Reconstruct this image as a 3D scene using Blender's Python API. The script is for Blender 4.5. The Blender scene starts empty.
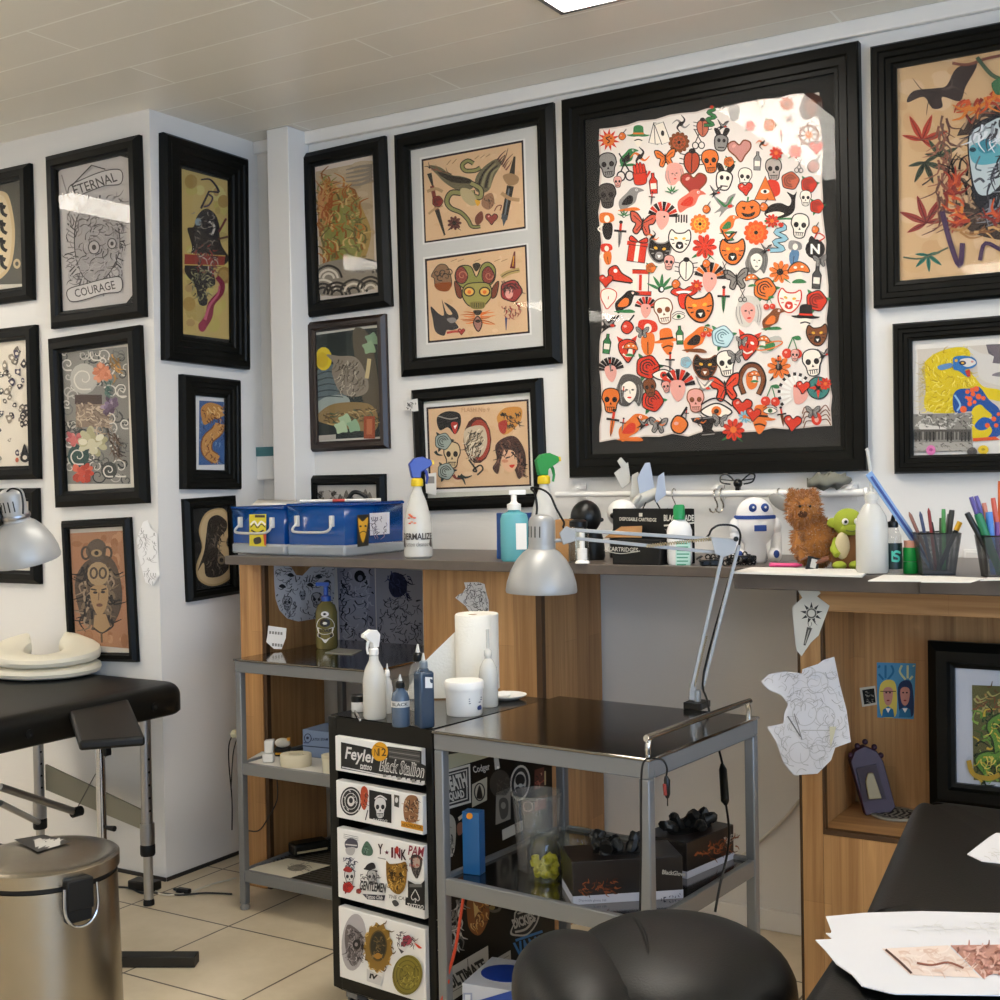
import bpy, bmesh, math, random
from mathutils import Vector, Matrix, Euler
from mathutils.geometry import tessellate_polygon
random.seed(7)
PI = math.pi
SC = bpy.context.scene
COL = SC.collection
# ------------------------------------------------------------------ camera geometry (measured from the photograph)
FPX, YAW, PITCH, ROLL = 1266.04, math.radians(-31.306), math.radians(-.9675), math.radians(1.028)
CAM = Vector((0, 0, 1.3))
_fw = Vector((math.sin(YAW) * math.cos(PITCH), math.cos(YAW) * math.cos(PITCH), math.sin(PITCH)))
_rt = Vector((math.cos(YAW), -math.sin(YAW), 0))
_dn = _fw.cross(_rt)
_r2 = math.cos(ROLL) * _rt + math.sin(ROLL) * _dn
_d2 = -math.sin(ROLL) * _rt + math.cos(ROLL) * _dn
def ray(x, y): return _r2 * ((x - 500) / FPX) + _d2 * ((y - 500) / FPX) + _fw
def onZ(x, y, z): d = ray(x, y); return CAM + d * ((z - CAM.z) / d.z)
def onX(x, y, v): d = ray(x, y); return CAM + d * (v / d.x)
def onY(x, y, v): d = ray(x, y); return CAM + d * (v / d.y)
def onP(x, y, p, n): d = ray(x, y); return CAM + d * ((p - CAM).dot(n) / d.dot(n))
def mpp(P): return (Vector(P) - CAM).dot(_fw) / FPX          # metres per photo pixel at a point
VH = Vector((math.sin(YAW), math.cos(YAW), 0))                  # level viewing direction
def facing(P): P = Vector(P); return lambda x, y, d=0: onP(x, y, P - VH * d, VH)   # upright plane through P, square to the room view
FACE = -YAW                                                    # turn that faces the viewpoint side of the room
# ------------------------------------------------------------------ materials
def lin(h):
    h = h.lstrip('#')
    if len(h) == 3: h = ''.join(c * 2 for c in h)
    o = []
    for i in (0, 2, 4):
        c = int(h[i:i + 2], 16) / 255
        o.append(c / 12.92 if c <= .04045 else ((c + .055) / 1.055) ** 2.4)
    return (*o, 1)
MATS = {}
def mat(name, col='#888888', rough=.5, metal=0, spec=.5, bump=0, bscale=60, var=0, vscale=8, coat=0, trans=0, emit=0, alpha=1, sheen=0, aniso=0):
    if name in MATS: return MATS[name]
    m = bpy.data.materials.new(name); m.use_nodes = True
    nt = m.node_tree; b = nt.nodes['Principled BSDF']
    c = lin(col) if isinstance(col, str) else (*col, 1)
    b.inputs['Base Color'].default_value = c
    b.inputs['Roughness'].default_value = rough
    b.inputs['Metallic'].default_value = metal
    b.inputs['Specular IOR Level'].default_value = spec
    b.inputs['Coat Weight'].default_value = coat
    b.inputs['Transmission Weight'].default_value = trans
    b.inputs['Alpha'].default_value = alpha
    b.inputs['Sheen Weight'].default_value = sheen
    b.inputs['Anisotropic'].default_value = aniso
    if emit:
        b.inputs['Emission Color'].default_value = c; b.inputs['Emission Strength'].default_value = emit
    if bump or var:
        tc = nt.nodes.new('ShaderNodeTexCoord')
    if bump:
        n = nt.nodes.new('ShaderNodeTexNoise'); n.inputs['Scale'].default_value = bscale; n.inputs['Detail'].default_value = 4
        bp = nt.nodes.new('ShaderNodeBump'); bp.inputs['Strength'].default_value = bump; bp.inputs['Distance'].default_value = .004
        nt.links.new(tc.outputs['Object'], n.inputs['Vector']); nt.links.new(n.outputs['Fac'], bp.inputs['Height']); nt.links.new(bp.outputs['Normal'], b.inputs['Normal'])
    if var:
        n = nt.nodes.new('ShaderNodeTexNoise'); n.inputs['Scale'].default_value = vscale; n.inputs['Detail'].default_value = 6
        mx = nt.nodes.new('ShaderNodeMixRGB'); mx.inputs[1].default_value = tuple(v * (1 - var) for v in c[:3]) + (1,); mx.inputs[2].default_value = tuple(min(1, v * (1 + var)) for v in c[:3]) + (1,)
        nt.links.new(tc.outputs['Object'], n.inputs['Vector']); nt.links.new(n.outputs['Fac'], mx.inputs[0]); nt.links.new(mx.outputs[0], b.inputs['Base Color'])
    MATS[name] = m
    return m
def clear(name, col='#ffffff', rough=.03, refl=.04, tint=0):
    """thin clear sheet: transparent, with Schlick reflection; tint = share of a coloured translucent body"""
    if name in MATS: return MATS[name]
    m = bpy.data.materials.new(name); m.use_nodes = True; nt = m.node_tree; N = nt.nodes; L = nt.links
    N.remove(N['Principled BSDF']); out = N['Material Output']
    tr = N.new('ShaderNodeBsdfTransparent'); tr.inputs[0].default_value = lin(col)
    gl = N.new('ShaderNodeBsdfGlossy'); gl.inputs['Roughness'].default_value = rough
    lw = N.new('ShaderNodeLayerWeight'); lw.inputs['Blend'].default_value = .5
    pw = N.new('ShaderNodeMath'); pw.operation = 'POWER'; pw.inputs[1].default_value = 5
    ma = N.new('ShaderNodeMath'); ma.operation = 'MULTIPLY_ADD'; ma.inputs[1].default_value = 1 - refl; ma.inputs[2].default_value = refl
    L.new(lw.outputs['Facing'], pw.inputs[0]); L.new(pw.outputs[0], ma.inputs[0])
    mx = N.new('ShaderNodeMixShader'); L.new(ma.outputs[0], mx.inputs[0]); L.new(mx.inputs[1].node and tr.outputs[0], mx.inputs[1]); L.new(gl.outputs[0], mx.inputs[2])
    last = mx
    if tint:
        df = N.new('ShaderNodeBsdfPrincipled'); df.inputs['Base Color'].default_value = lin(col); df.inputs['Roughness'].default_value = .25
        m2 = N.new('ShaderNodeMixShader'); m2.inputs[0].default_value = tint
        L.new(mx.outputs[0], m2.inputs[1]); L.new(df.outputs[0], m2.inputs[2]); last = m2
    L.new(last.outputs[0], out.inputs[0]); MATS[name] = m
    return m
def node_mat(name, build, rough=.5, spec=.5):
    if name in MATS: return MATS[name]
    m = bpy.data.materials.new(name); m.use_nodes = True; b = m.node_tree.nodes['Principled BSDF']
    b.inputs['Roughness'].default_value = rough; b.inputs['Specular IOR Level'].default_value = spec
    build(m.node_tree, b); MATS[name] = m
    return m
# ------------------------------------------------------------------ mesh building
def origin_of(p):
    while p is not None:
        if p.get('_org'): return Vector(p['_org'])
        p = p.parent
    return Vector((0, 0, 0))
class G:
    """collects shapes into one mesh"""
    def __init__(s): s.v = []; s.f = []
    def add(s, vs, fs, M=None):
        o = len(s.v)
        s.v += [(M @ Vector(p)) if M is not None else Vector(p) for p in vs]
        s.f += [tuple(i + o for i in f) for f in fs]
        return s
    def box(s, x0, x1, y0, y1, z0, z1, M=None):
        return s.add([(x0, y0, z0), (x1, y0, z0), (x1, y1, z0), (x0, y1, z0), (x0, y0, z1), (x1, y0, z1), (x1, y1, z1), (x0, y1, z1)],
                     [(0, 3, 2, 1), (4, 5, 6, 7), (0, 1, 5, 4), (1, 2, 6, 5), (2, 3, 7, 6), (3, 0, 4, 7)], M)
    def cbox(s, c, d, M=None): return s.box(c[0] - d[0] / 2, c[0] + d[0] / 2, c[1] - d[1] / 2, c[1] + d[1] / 2, c[2] - d[2] / 2, c[2] + d[2] / 2, M)
    def lathe(s, prof, n=28, c=(0, 0, 0), M=None, sx=1, sy=1):
        vs, fs = [], []
        for r, z in prof:
            for k in range(n):
                a = 2 * PI * k / n; vs.append((c[0] + r * math.cos(a) * sx, c[1] + r * math.sin(a) * sy, c[2] + z))
        for i in range(len(prof) - 1):
            for k in range(n): fs.append((i * n + k, i * n + (k + 1) % n, (i + 1) * n + (k + 1) % n, (i + 1) * n + k))
        if prof[0][0] > 1e-5: fs.append(tuple(reversed(range(n))))
        if prof[-1][0] > 1e-5: fs.append(tuple((len(prof) - 1) * n + k for k in range(n)))
        return s.add(vs, fs, M)
    def tube(s, pts, r, n=10, closed=False, cap=True):
        pts = [Vector(p) for p in pts]; m = len(pts); vs, fs = [], []
        rr = r if isinstance(r, (list, tuple)) else [r] * m
        up = None
        for i, p in enumerate(pts):
            a = pts[(i - 1) % m] if (closed or i > 0) else p; b = pts[(i + 1) % m] if (closed or i < m - 1) else p
            t = (b - a).normalized()
            if up is None: up = t.cross(Vector((0, 0, 1)));  up = up if up.length > 1e-3 else t.cross(Vector((1, 0, 0)))
            up = (up - t * up.dot(t)).normalized(); w = t.cross(up)
            for k in range(n):
                q = 2 * PI * k / n; vs.append(p + (up * math.cos(q) + w * math.sin(q)) * rr[i])
        for i in range(m if closed else m - 1):
            j = (i + 1) % m
            for k in range(n): fs.append((i * n + k, i * n + (k + 1) % n, j * n + (k + 1) % n, j * n + k))
        if not closed and cap: fs += [tuple(reversed(range(n))), tuple((m - 1) * n + k for k in range(n))]
        return s.add(vs, fs)
    def bar(s, p0, p1, w, h):
        """square bar between two points"""
        p0, p1 = Vector(p0), Vector(p1); t = (p1 - p0).normalized()
        u = t.cross(Vector((0, 0, 1))); u = u.normalized() if u.length > 1e-3 else Vector((1, 0, 0)); v = u.cross(t)
        vs = [p + u * a * w / 2 + v * b * h / 2 for p in (p0, p1) for a, b in ((-1, -1), (1, -1), (1, 1), (-1, 1))]
        return s.add(vs, [(3, 2, 1, 0), (4, 5, 6, 7), (0, 1, 5, 4), (1, 2, 6, 5), (2, 3, 7, 6), (3, 0, 4, 7)])
    def prism(s, poly, h, M=None, base=0):
        n = len(poly); vs = [(x, y, base) for x, y in poly] + [(x, y, base + h) for x, y in poly]
        return s.add(vs, [tuple(reversed(range(n))), tuple(range(n, 2 * n))] + [(i, (i + 1) % n, n + (i + 1) % n, n + i) for i in range(n)], M)
    def ball(s, c, r, n=20, m=12, M=None):
        rx, ry, rz = r if isinstance(r, (tuple, list)) else (r, r, r)
        prof = [(math.sin(PI * i / m), -math.cos(PI * i / m)) for i in range(m + 1)]
        T = Matrix.Translation(c) @ Matrix.Diagonal((rx, ry, rz, 1))
        return s.lathe([(max(a, 0), b) for a, b in prof], n, M=(M @ T if M is not None else T))
    def make(s, name, m, parent=None, smooth=True, bevel=0, ang=40, sub=0, solid=0, segs=2):
        me = bpy.data.meshes.new(name)
        o0 = origin_of(parent); vs = [p - o0 for p in s.v]
        me.from_pydata([tuple(p) for p in vs], [], s.f)
        bm = bmesh.new(); bm.from_mesh(me); bmesh.ops.remove_doubles(bm, verts=bm.verts, dist=1e-6); bmesh.ops.recalc_face_normals(bm, faces=bm.faces); bm.to_mesh(me); bm.free()
        if smooth:
            for p in me.polygons: p.use_smooth = True
            me.set_sharp_from_angle(angle=math.radians(ang))
        me.materials.append(m)
        o = bpy.data.objects.new(name, me); COL.objects.link(o)
        if parent is not None: o.parent = parent
        if solid:
            d = o.modifiers.new('s', 'SOLIDIFY'); d.thickness = solid; d.offset = 0
        if bevel:
            d = o.modifiers.new('b', 'BEVEL'); d.width = bevel; d.segments = segs; d.limit_method = 'ANGLE'; d.angle_limit = math.radians(40); d.harden_normals = False
        if sub:
            d = o.modifiers.new('u', 'SUBSURF'); d.levels = sub; d.render_levels = sub
        return o
def tag(o, label, cat, group=None, kind=None):
    o['label'] = label; o['category'] = cat
    if group: o['group'] = group
    if kind: o['kind'] = kind
    return o
def thing(name, label, cat, loc=(0, 0, 0), rz=0, group=None, world=False):
    """an Empty at the base of a thing; world=True: its parts are given in world coordinates"""
    o = bpy.data.objects.new(name, None); COL.objects.link(o); o.location = loc; o.rotation_euler = (0, 0, rz); o.empty_display_size = .05
    if world: o['_org'] = tuple(loc)
    return tag(o, label, cat, group)
def struct(name, g, m, **k):
    o = g.make(name, m, **k); o['kind'] = 'structure'; return o
def dup(root, loc, rz, label, group=None):
    r = root.copy(); COL.objects.link(r); r.location = loc; r.rotation_euler = (0, 0, rz); r['label'] = label
    if group: r['group'] = group
    for ch in list(root.children):
        c = ch.copy(); COL.objects.link(c); c.parent = r
        for g in list(ch.children):
            d = g.copy(); COL.objects.link(d); d.parent = c
    return r
def catmull(pts, closed=False, k=6):
    n = len(pts); out = []; V = [Vector(p) for p in pts]
    for i in range(n if closed else n - 1):
        p0 = V[(i - 1) % n] if (closed or i) else V[0]; p1 = V[i]; p2 = V[(i + 1) % n]; p3 = V[(i + 2) % n] if (closed or i + 2 < n) else V[-1]
        for j in range(k):
            t = j / k
            out.append(.5 * ((2 * p1) + (p2 - p0) * t + (2 * p0 - 5 * p1 + 4 * p2 - p3) * t * t + (3 * p1 - p0 - 3 * p2 + p3) * t ** 3))
    if not closed: out.append(V[-1])
    return out
# ------------------------------------------------------------------ printed artwork: flat ink shapes on a sheet
def ink_material(name, rough, spec):
    def b(nt, p):
        a = nt.nodes.new('ShaderNodeAttribute'); a.attribute_name = 'ink'; nt.links.new(a.outputs['Color'], p.inputs['Base Color'])
    return node_mat(name, b, rough, spec)
INK = ink_material('printed_ink', .6, .2)
GLOSSINK = ink_material('sticker_ink', .35, .4)
_tx = {}
def text_tris(s, bold=0):
    k = (s, bold)
    if k not in _tx:
        cu = bpy.data.curves.new('t', 'FONT'); cu.body = s; cu.offset = bold; cu.resolution_u = 2
        ob = bpy.data.objects.new('t', cu); COL.objects.link(ob)
        dg = bpy.context.evaluated_depsgraph_get(); ev = ob.evaluated_get(dg); me = ev.to_mesh()
        T = [[(me.vertices[i].co.x, me.vertices[i].co.y) for i in p.vertices] for p in me.polygons]
        ev.to_mesh_clear(); bpy.data.objects.remove(ob); bpy.data.curves.remove(cu)
        xs = [q[0] for t in T for q in t] or [0, 1]; ys = [q[1] for t in T for q in t] or [0, 1]
        w = max(xs) - min(xs); h = max(ys) - min(ys)
        _tx[k] = [[((q[0] - min(xs)) / w * 2 - 1, (q[1] - min(ys)) / h * 2 - 1) for q in t] for t in T]
    return _tx[k]
def within(q, poly):
    x, y = q; c = False
    for i in range(len(poly)):
        (x1, y1), (x2, y2) = poly[i], poly[i - 1]
        if (y1 > y) != (y2 > y) and x < (x2 - x1) * (y - y1) / (y2 - y1) + x1: c = not c
    return c
class Art:
    """pt(px,py) -> 3D point on the sheet; nrm = the sheet's facing; crop = (x0,y0,scale) of the coordinates used"""
    def __init__(s, pt, nrm, crop=(0, 0, 1)):
        s.pt = pt; s.n = Vector(nrm).normalized(); s.crop = crop; s.vs = []; s.fs = []; s.cs = []; s.ks = []; s.k = 0; s.clip = None; s.lift = .0002; s.T(0, 0, 1, flip=False)
    def T(s, x, y, sc, rot=0, sx=1, sy=1, flip=True):
        s.tx, s.ty, s.sx, s.sy, s.rot, s.fl = x, y, sc * sx, sc * sy, rot, (-1 if flip else 1)
        return s
    def at(s, x, y, sc, rot=0, sx=1, sy=1): s.T(x, y, sc, rot, sx, sy); return s
    def px(s): s.T(0, 0, 1, flip=False); return s
    def _m(s, x, y):
        x *= s.sx; y *= s.sy * s.fl
        c, n = math.cos(s.rot), math.sin(s.rot) * s.fl
        X = s.tx + x * c - y * n; Y = s.ty + x * n + y * c
        return (X, Y)
    def _put(s, pts, faces, col):
        if col is None: return
        o = len(s.vs); Q = [s._m(*p) for p in pts]
        if s.clip:
            ok = [within(q, s.clip) for q in Q]; faces = [f for f in faces if all(ok[i] for i in f)]
        s.vs += [s.pt(s.crop[0] + X * s.crop[2], s.crop[1] + Y * s.crop[2]) for X, Y in Q]; s.ks += [s.k] * len(Q)
        for f in faces: s.fs.append(tuple(i + o for i in f)); s.cs.append(lin(col))
        s.k += 1; s.lift += 4e-6
    def poly(s, pts, col):
        if len(pts) <= 4: return s._put(pts, [tuple(range(len(pts)))], col) if len(pts) == 3 else s._put(pts, [tuple(t) for t in tessellate_polygon([[Vector((p[0], p[1], 0)) for p in pts]])], col)
        return s._put(pts, [tuple(t) for t in tessellate_polygon([[Vector((p[0], p[1], 0)) for p in pts]])], col)
    def rect(s, x0, y0, x1, y1, col): s.poly([(x0, y0), (x1, y0), (x1, y1), (x0, y1)], col)
    def ell(s, cx, cy, rx, ry, col, rot=0, n=14):
        c, d = math.cos(rot), math.sin(rot)
        P = [(rx * math.cos(2 * PI * k / n), ry * math.sin(2 * PI * k / n)) for k in range(n)]
        s._put([(cx + x * c - y * d, cy + x * d + y * c) for x, y in P], [tuple(range(n))], col)
    def blob(s, pts, col, k=4): s.poly([(p[0], p[1]) for p in catmull([(x, y, 0) for x, y in pts], True, k)], col)
    def line(s, pts, w, col, closed=False):
        n = len(pts)
        if n < 2: return
        ws = [w[0] + (w[1] - w[0]) * i / (n - 1) for i in range(n)] if isinstance(w, tuple) else [w] * n
        L = []
        for i in range(n):
            a = pts[(i - 1) % n] if (closed or i) else pts[i]; b = pts[(i + 1) % n] if (closed or i < n - 1) else pts[i]
            dx, dy = b[0] - a[0], b[1] - a[1]; l = math.hypot(dx, dy) or 1; nx, ny = -dy / l * ws[i] / 2, dx / l * ws[i] / 2
            L += [(pts[i][0] + nx, pts[i][1] + ny), (pts[i][0] - nx, pts[i][1] - ny)]
        F = [(2 * i, 2 * i + 1, 2 * ((i + 1) % n) + 1, 2 * ((i + 1) % n)) for i in range(n if closed else n - 1)]
        s._put(L, F, col)
    def curve(s, pts, w, col, closed=False, k=4): s.line([(p[0], p[1]) for p in catmull([(x, y, 0) for x, y in pts], closed, k)], w, col, closed)
    def out(s, pts, col, w, edge, k=4): s.blob(pts, col, k); s.curve(pts, w, edge, True, k)
    def text(s, t, cx, cy, hw, hh, col, bold=0, rot=0, arc=0):
        c, d = math.cos(rot), math.sin(rot); o = s.lift
        pts, F = [], []
        for tr in text_tris(t, bold):
            b = len(pts)
            for x, y in tr:
                X, Y = x * hw, y * hh - arc * hh * x * x
                if s.fl > 0: Y = -Y
                pts.append((cx + X * c - Y * d, cy + X * d + Y * c))
            F.append(tuple(range(b, len(pts))))
        if F: s._put(pts, F, col)
    def make(s, name, parent=None, m=None, thick=0):
        me = bpy.data.meshes.new(name); o0 = origin_of(parent)
        st = min(1.6e-5, .0042 / max(s.k, 1)); me.from_pydata([tuple(p + s.n * (.0002 + k * st) - o0) for p, k in zip(s.vs, s.ks)], [], s.fs)
        ca = me.color_attributes.new('ink', 'FLOAT_COLOR', 'CORNER'); i = 0
        buf = []
        for f, c in zip(me.polygons, s.cs): buf += list(c) * len(f.vertices)
        ca.data.foreach_set('color', buf)
        me.materials.append(m or INK)
        o = bpy.data.objects.new(name, me); COL.objects.link(o)
        if parent is not None: o.parent = parent
        if thick:
            d = o.modifiers.new('s', 'SOLIDIFY'); d.thickness = thick; d.offset = -1 if True else 0
        return o
# ================================================================== the room
YB, YA, XC, ZC = 3.46, 2.948, -3.099, 2.52
def board_ceiling(nt, b):
    N, L = nt.nodes, nt.links; tc = N.new('ShaderNodeTexCoord'); mp = N.new('ShaderNodeMapping'); mp.inputs['Location'].default_value = (.3, -.105, 0)
    br = N.new('ShaderNodeTexBrick'); br.inputs['Scale'].default_value = 1; br.inputs['Brick Width'].default_value = 1.85; br.inputs['Row Height'].default_value = .18; br.inputs['Mortar Size'].default_value = .0038; br.inputs['Mortar Smooth'].default_value = .3
    br.offset = .37; br.offset_frequency = 2
    br.inputs['Color1'].default_value = lin('#e8e3d7'); br.inputs['Color2'].default_value = lin('#ece7db'); br.inputs['Mortar'].default_value = lin('#fffdf4')
    L.new(tc.outputs['Object'], mp.inputs[0]); L.new(mp.outputs[0], br.inputs[0]); L.new(br.outputs['Color'], b.inputs['Base Color'])
    bp = N.new('ShaderNodeBump'); bp.inputs['Strength'].default_value = .35; bp.inputs['Distance'].default_value = .004; L.new(br.outputs['Fac'], bp.inputs['Height']); L.new(bp.outputs[0], b.inputs['Normal'])
def tile_floor(nt, b):
    N, L = nt.nodes, nt.links; tc = N.new('ShaderNodeTexCoord'); mp = N.new('ShaderNodeMapping'); mp.inputs['Location'].default_value = (2.621 + .405 * 20, -2.733 + .4 * 20, 0)
    br = N.new('ShaderNodeTexBrick'); br.offset = 0; br.inputs['Scale'].default_value = 1; br.inputs['Brick Width'].default_value = .405; br.inputs['Row Height'].default_value = .4; br.inputs['Mortar Size'].default_value = .0032; br.inputs['Mortar Smooth'].default_value = .1
    ns = N.new('ShaderNodeTexNoise'); ns.inputs['Scale'].default_value = 5; ns.inputs['Detail'].default_value = 8; ns.inputs['Roughness'].default_value = .65
    cr = N.new('ShaderNodeValToRGB'); cr.color_ramp.elements[0].position = .3; cr.color_ramp.elements[0].color = lin('#cdbd9f'); cr.color_ramp.elements[1].position = .7; cr.color_ramp.elements[1].color = lin('#decfb4')
    L.new(tc.outputs['Object'], mp.inputs[0]); L.new(mp.outputs[0], br.inputs[0]); L.new(tc.outputs['Object'], ns.inputs[0]); L.new(ns.outputs['Fac'], cr.inputs[0])
    mx = N.new('ShaderNodeMixRGB'); L.new(br.outputs['Fac'], mx.inputs[0]); L.new(cr.outputs[0], mx.inputs[1]); mx.inputs[2].default_value = lin('#5c4f3f'); L.new(mx.outputs[0], b.inputs['Base Color'])
    bp = N.new('ShaderNodeBump'); bp.invert = True; bp.inputs['Strength'].default_value = .5; bp.inputs['Distance'].default_value = .003; L.new(br.outputs['Fac'], bp.inputs['Height']); L.new(bp.outputs[0], b.inputs['Normal'])
def linen_wall(nt, b):
    N, L = nt.nodes, nt.links; tc = N.new('ShaderNodeTexCoord'); mp = N.new('ShaderNodeMapping'); mp.inputs['Scale'].default_value = (30, 30, 160)
    ns = N.new('ShaderNodeTexNoise'); ns.inputs['Scale'].default_value = 1; ns.inputs['Detail'].default_value = 3
    L.new(tc.outputs['Object'], mp.inputs[0]); L.new(mp.outputs[0], ns.inputs[0])
    b.inputs['Base Color'].default_value = lin('#e4e1dc')
    bp = N.new('ShaderNodeBump'); bp.inputs['Strength'].default_value = .12; bp.inputs['Distance'].default_value = .003; L.new(ns.outputs['Fac'], bp.inputs['Height']); L.new(bp.outputs[0], b.inputs['Normal'])
def oak(name, vert=True, dark=1.0, seed=0):
    def f(nt, b):
        N, L = nt.nodes, nt.links; tc = N.new('ShaderNodeTexCoord')
        mp = N.new('ShaderNodeMapping'); mp.inputs['Location'].default_value = (seed, seed * .7, seed * 1.3)
        mp.inputs['Scale'].default_value = (42, 42, 1.6) if vert else (1.6, 42, 42)
        ns = N.new('ShaderNodeTexNoise'); ns.inputs['Scale'].default_value = 1; ns.inputs['Detail'].default_value = 7; ns.inputs['Roughness'].default_value = .6; ns.inputs['Distortion'].default_value = .6
        L.new(tc.outputs['Object'], mp.inputs[0]); L.new(mp.outputs[0], ns.inputs[0])
        cr = N.new('ShaderNodeValToRGB'); e = cr.color_ramp.elements
        e[0].position = .28; e[0].color = lin('#9a6a3c'); e[1].position = .72; e[1].color = lin('#cf9f68')
        L.new(ns.outputs['Fac'], cr.inputs[0])
        # glued staves of slightly different tone
        sx = N.new('ShaderNodeSeparateXYZ'); L.new(tc.outputs['Object'], sx.inputs[0]); ad = N.new('ShaderNodeMath'); ad.operation = 'ADD'; L.new(sx.outputs['X'], ad.inputs[0]); L.new(sx.outputs['Y'], ad.inputs[1])
        cb = N.new('ShaderNodeCombineXYZ'); L.new(sx.outputs['Z'] if vert else ad.outputs[0], cb.inputs[0]); L.new(ad.outputs[0] if vert else sx.outputs['Z'], cb.inputs[1])
        br = N.new('ShaderNodeTexBrick'); br.inputs['Scale'].default_value = 1; br.inputs['Brick Width'].default_value = .55; br.inputs['Row Height'].default_value = .075; br.inputs['Mortar Size'].default_value = .0005
        br.inputs['Color1'].default_value = (.82, .82, .82, 1); br.inputs['Color2'].default_value = (1, 1, 1, 1); br.inputs['Mortar'].default_value = (.7, .68, .65, 1); L.new(cb.outputs[0], br.inputs[0])
        mx = N.new('ShaderNodeMixRGB'); mx.blend_type = 'MULTIPLY'; mx.inputs[0].default_value = 1; L.new(cr.outputs[0], mx.inputs[1]); L.new(br.outputs['Color'], mx.inputs[2]); L.new(mx.outputs[0], b.inputs['Base Color'])
    return node_mat(name, f, .42, .4)
M_WALL = node_mat('white_linen_wallpaper', linen_wall, .85, .2)
M_FLOOR = node_mat('beige_floor_tiles', tile_floor, .38, .45)
M_CEIL = node_mat('ceiling_boards', board_ceiling, .34, .6)
M_OAK = oak('oak_laminate'); M_OAKH = oak('oak_laminate_lengthwise', False, seed=3)
M_EDGE = mat('dark_oak_edge', '#4a3016', .5)
M_WHITE = mat('white_paint', '#ece9e4', .5)
M_TOP = mat('dark_grey_worktop', '#5a5048', .38, var=.15, vscale=30)
XL, XR, YF = -5.2, 2.4, -3.2
struct('floor', G().box(XL, XR, YF, YB + .1, -.1, 0), M_FLOOR)
struct('ceiling', G().box(XL, XR, YF, YB + .1, ZC, ZC + .1), M_CEIL)
struct('wall_back', G().box(XC - .1, XR, YB, YB + .1, 0, ZC), M_WALL)
struct('wall_left', G().box(XL, XC, YA, YA + .1, 0, ZC), M_WALL)
struct('wall_return', G().box(XC - .1, XC, YA + .1, YB, 0, ZC), M_WALL)
struct('wall_side', G().box(XL - .1, XL, YF, YA + .1, 0, ZC), M_WALL)
struct('wall_front', G().box(XL, XR, YF - .1, YF, 0, ZC), M_WALL)
WY0, WY1, WZ0, WZ1 = -3.0, 1.5, .55, 2.32
struct('wall_right', G().box(XR, XR + .1, YF, WY0, 0, ZC).box(XR, XR + .1, WY1, YB + .1, 0, ZC).box(XR, XR + .1, WY0, WY1, 0, WZ0).box(XR, XR + .1, WY0, WY1, WZ1, ZC), M_WALL)
w = G()
for y in (WY0, -1.5, 0, WY1 - .06): w.box(XR + .01, XR + .07, y, y + .06, WZ0, WZ1)
w.box(XR + .01, XR + .07, WY0, WY1, WZ0, WZ0 + .06).box(XR + .01, XR + .07, WY0, WY1, WZ1 - .06, WZ1)
win = struct('window_1', w, M_WHITE)
pg = G().box(XR + .035, XR + .041, WY0, WY1, WZ0, WZ1).make('window_glass', clear('window_glass'), win)
struct('trim_1', G().box(XC, XR, YB - .022, YB, ZC - .045, ZC), M_WHITE, bevel=.004)
a, c = onY(266.5, 137, YB - .11).x, onY(286, 130, YB - .11).x
struct('trim_2', G().box(a, c + .008, YB - .11, YB, 0, ZC - .001), M_WHITE, bevel=.003)
struct('trim_3', G().box(onY(252, 455, YB).x, a, YB - .035, YB, 1.31, 1.43), M_WHITE, bevel=.006)
G().box(onY(252, 455, YB).x + .002, a - .002, YB - .039, YB - .0351, 1.395, 1.428).make('corner_panel', mat('teal_panel', '#3d7176', .5), bpy.data.objects['trim_3'])
struct('baseboard_back', G().box(-1.72, -.97, YB - .014, YB, 0, .06), M_WHITE, bevel=.003)
struct('baseboard_left', G().box(XC + .0005, XC + .006, YA, YB, 0, .012).box(XL, XC, YA - .006, YA - .0005, 0, .012), mat('dark_seal', '#2b2520', .7))
# ceiling light panels
M_LAMP = mat('lit_diffuser', (1.0, .93, .82), .5, emit=20)
M_ALU = mat('aluminium', '#9a9a9c', .32, 1)
def ceiling_light(x0, y1, w, d, label, m=None):
    t = thing('ceiling_light', label, 'ceiling light', ((x0 + w / 2), y1 - d / 2, ZC), world=True, group='recessed ceiling light panels')
    f = .014
    G().box(x0 - f, x0, y1 - d - f, y1 + f, ZC - .012, ZC - .0005).box(x0 + w, x0 + w + f, y1 - d - f, y1 + f, ZC - .012, ZC - .0005).box(x0, x0 + w, y1, y1 + f, ZC - .012, ZC - .0005).box(x0, x0 + w, y1 - d - f, y1 - d, ZC - .012, ZC - .0005).make('frame', M_ALU, t)
    G().box(x0, x0 + w, y1 - d, y1, ZC - .008, ZC - .0005).make('diffuser', m or M_LAMP, t)
ceiling_light(-1.56, 2.926, .3, 1.25, 'long lit ceiling panel at the top edge above the wall of frames')
ceiling_light(1.2, 2.944, .3, 1.25, 'long lit ceiling panel near the shop window and back wall')  # out-of-view panel, added to light the window end of the room
ceiling_light(-4.5, 2.3, .3, 1.25, 'long lit ceiling panel over the massage table corner')
ceiling_light(-1.574, -.95, .3, 1.25, 'long lit ceiling panel in the middle of the room')  # unseen panel put in for general light, set clear of glass reflections
ceiling_light(1.2, -.95, .3, 1.25, 'long lit ceiling panel near the shop window in the middle')  # another added panel outside the view, there for its light
ceiling_light(-4.5, -.7, .3, 1.25, 'long lit ceiling panel by the far side wall')  # added out of view to lighten the far side
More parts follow.
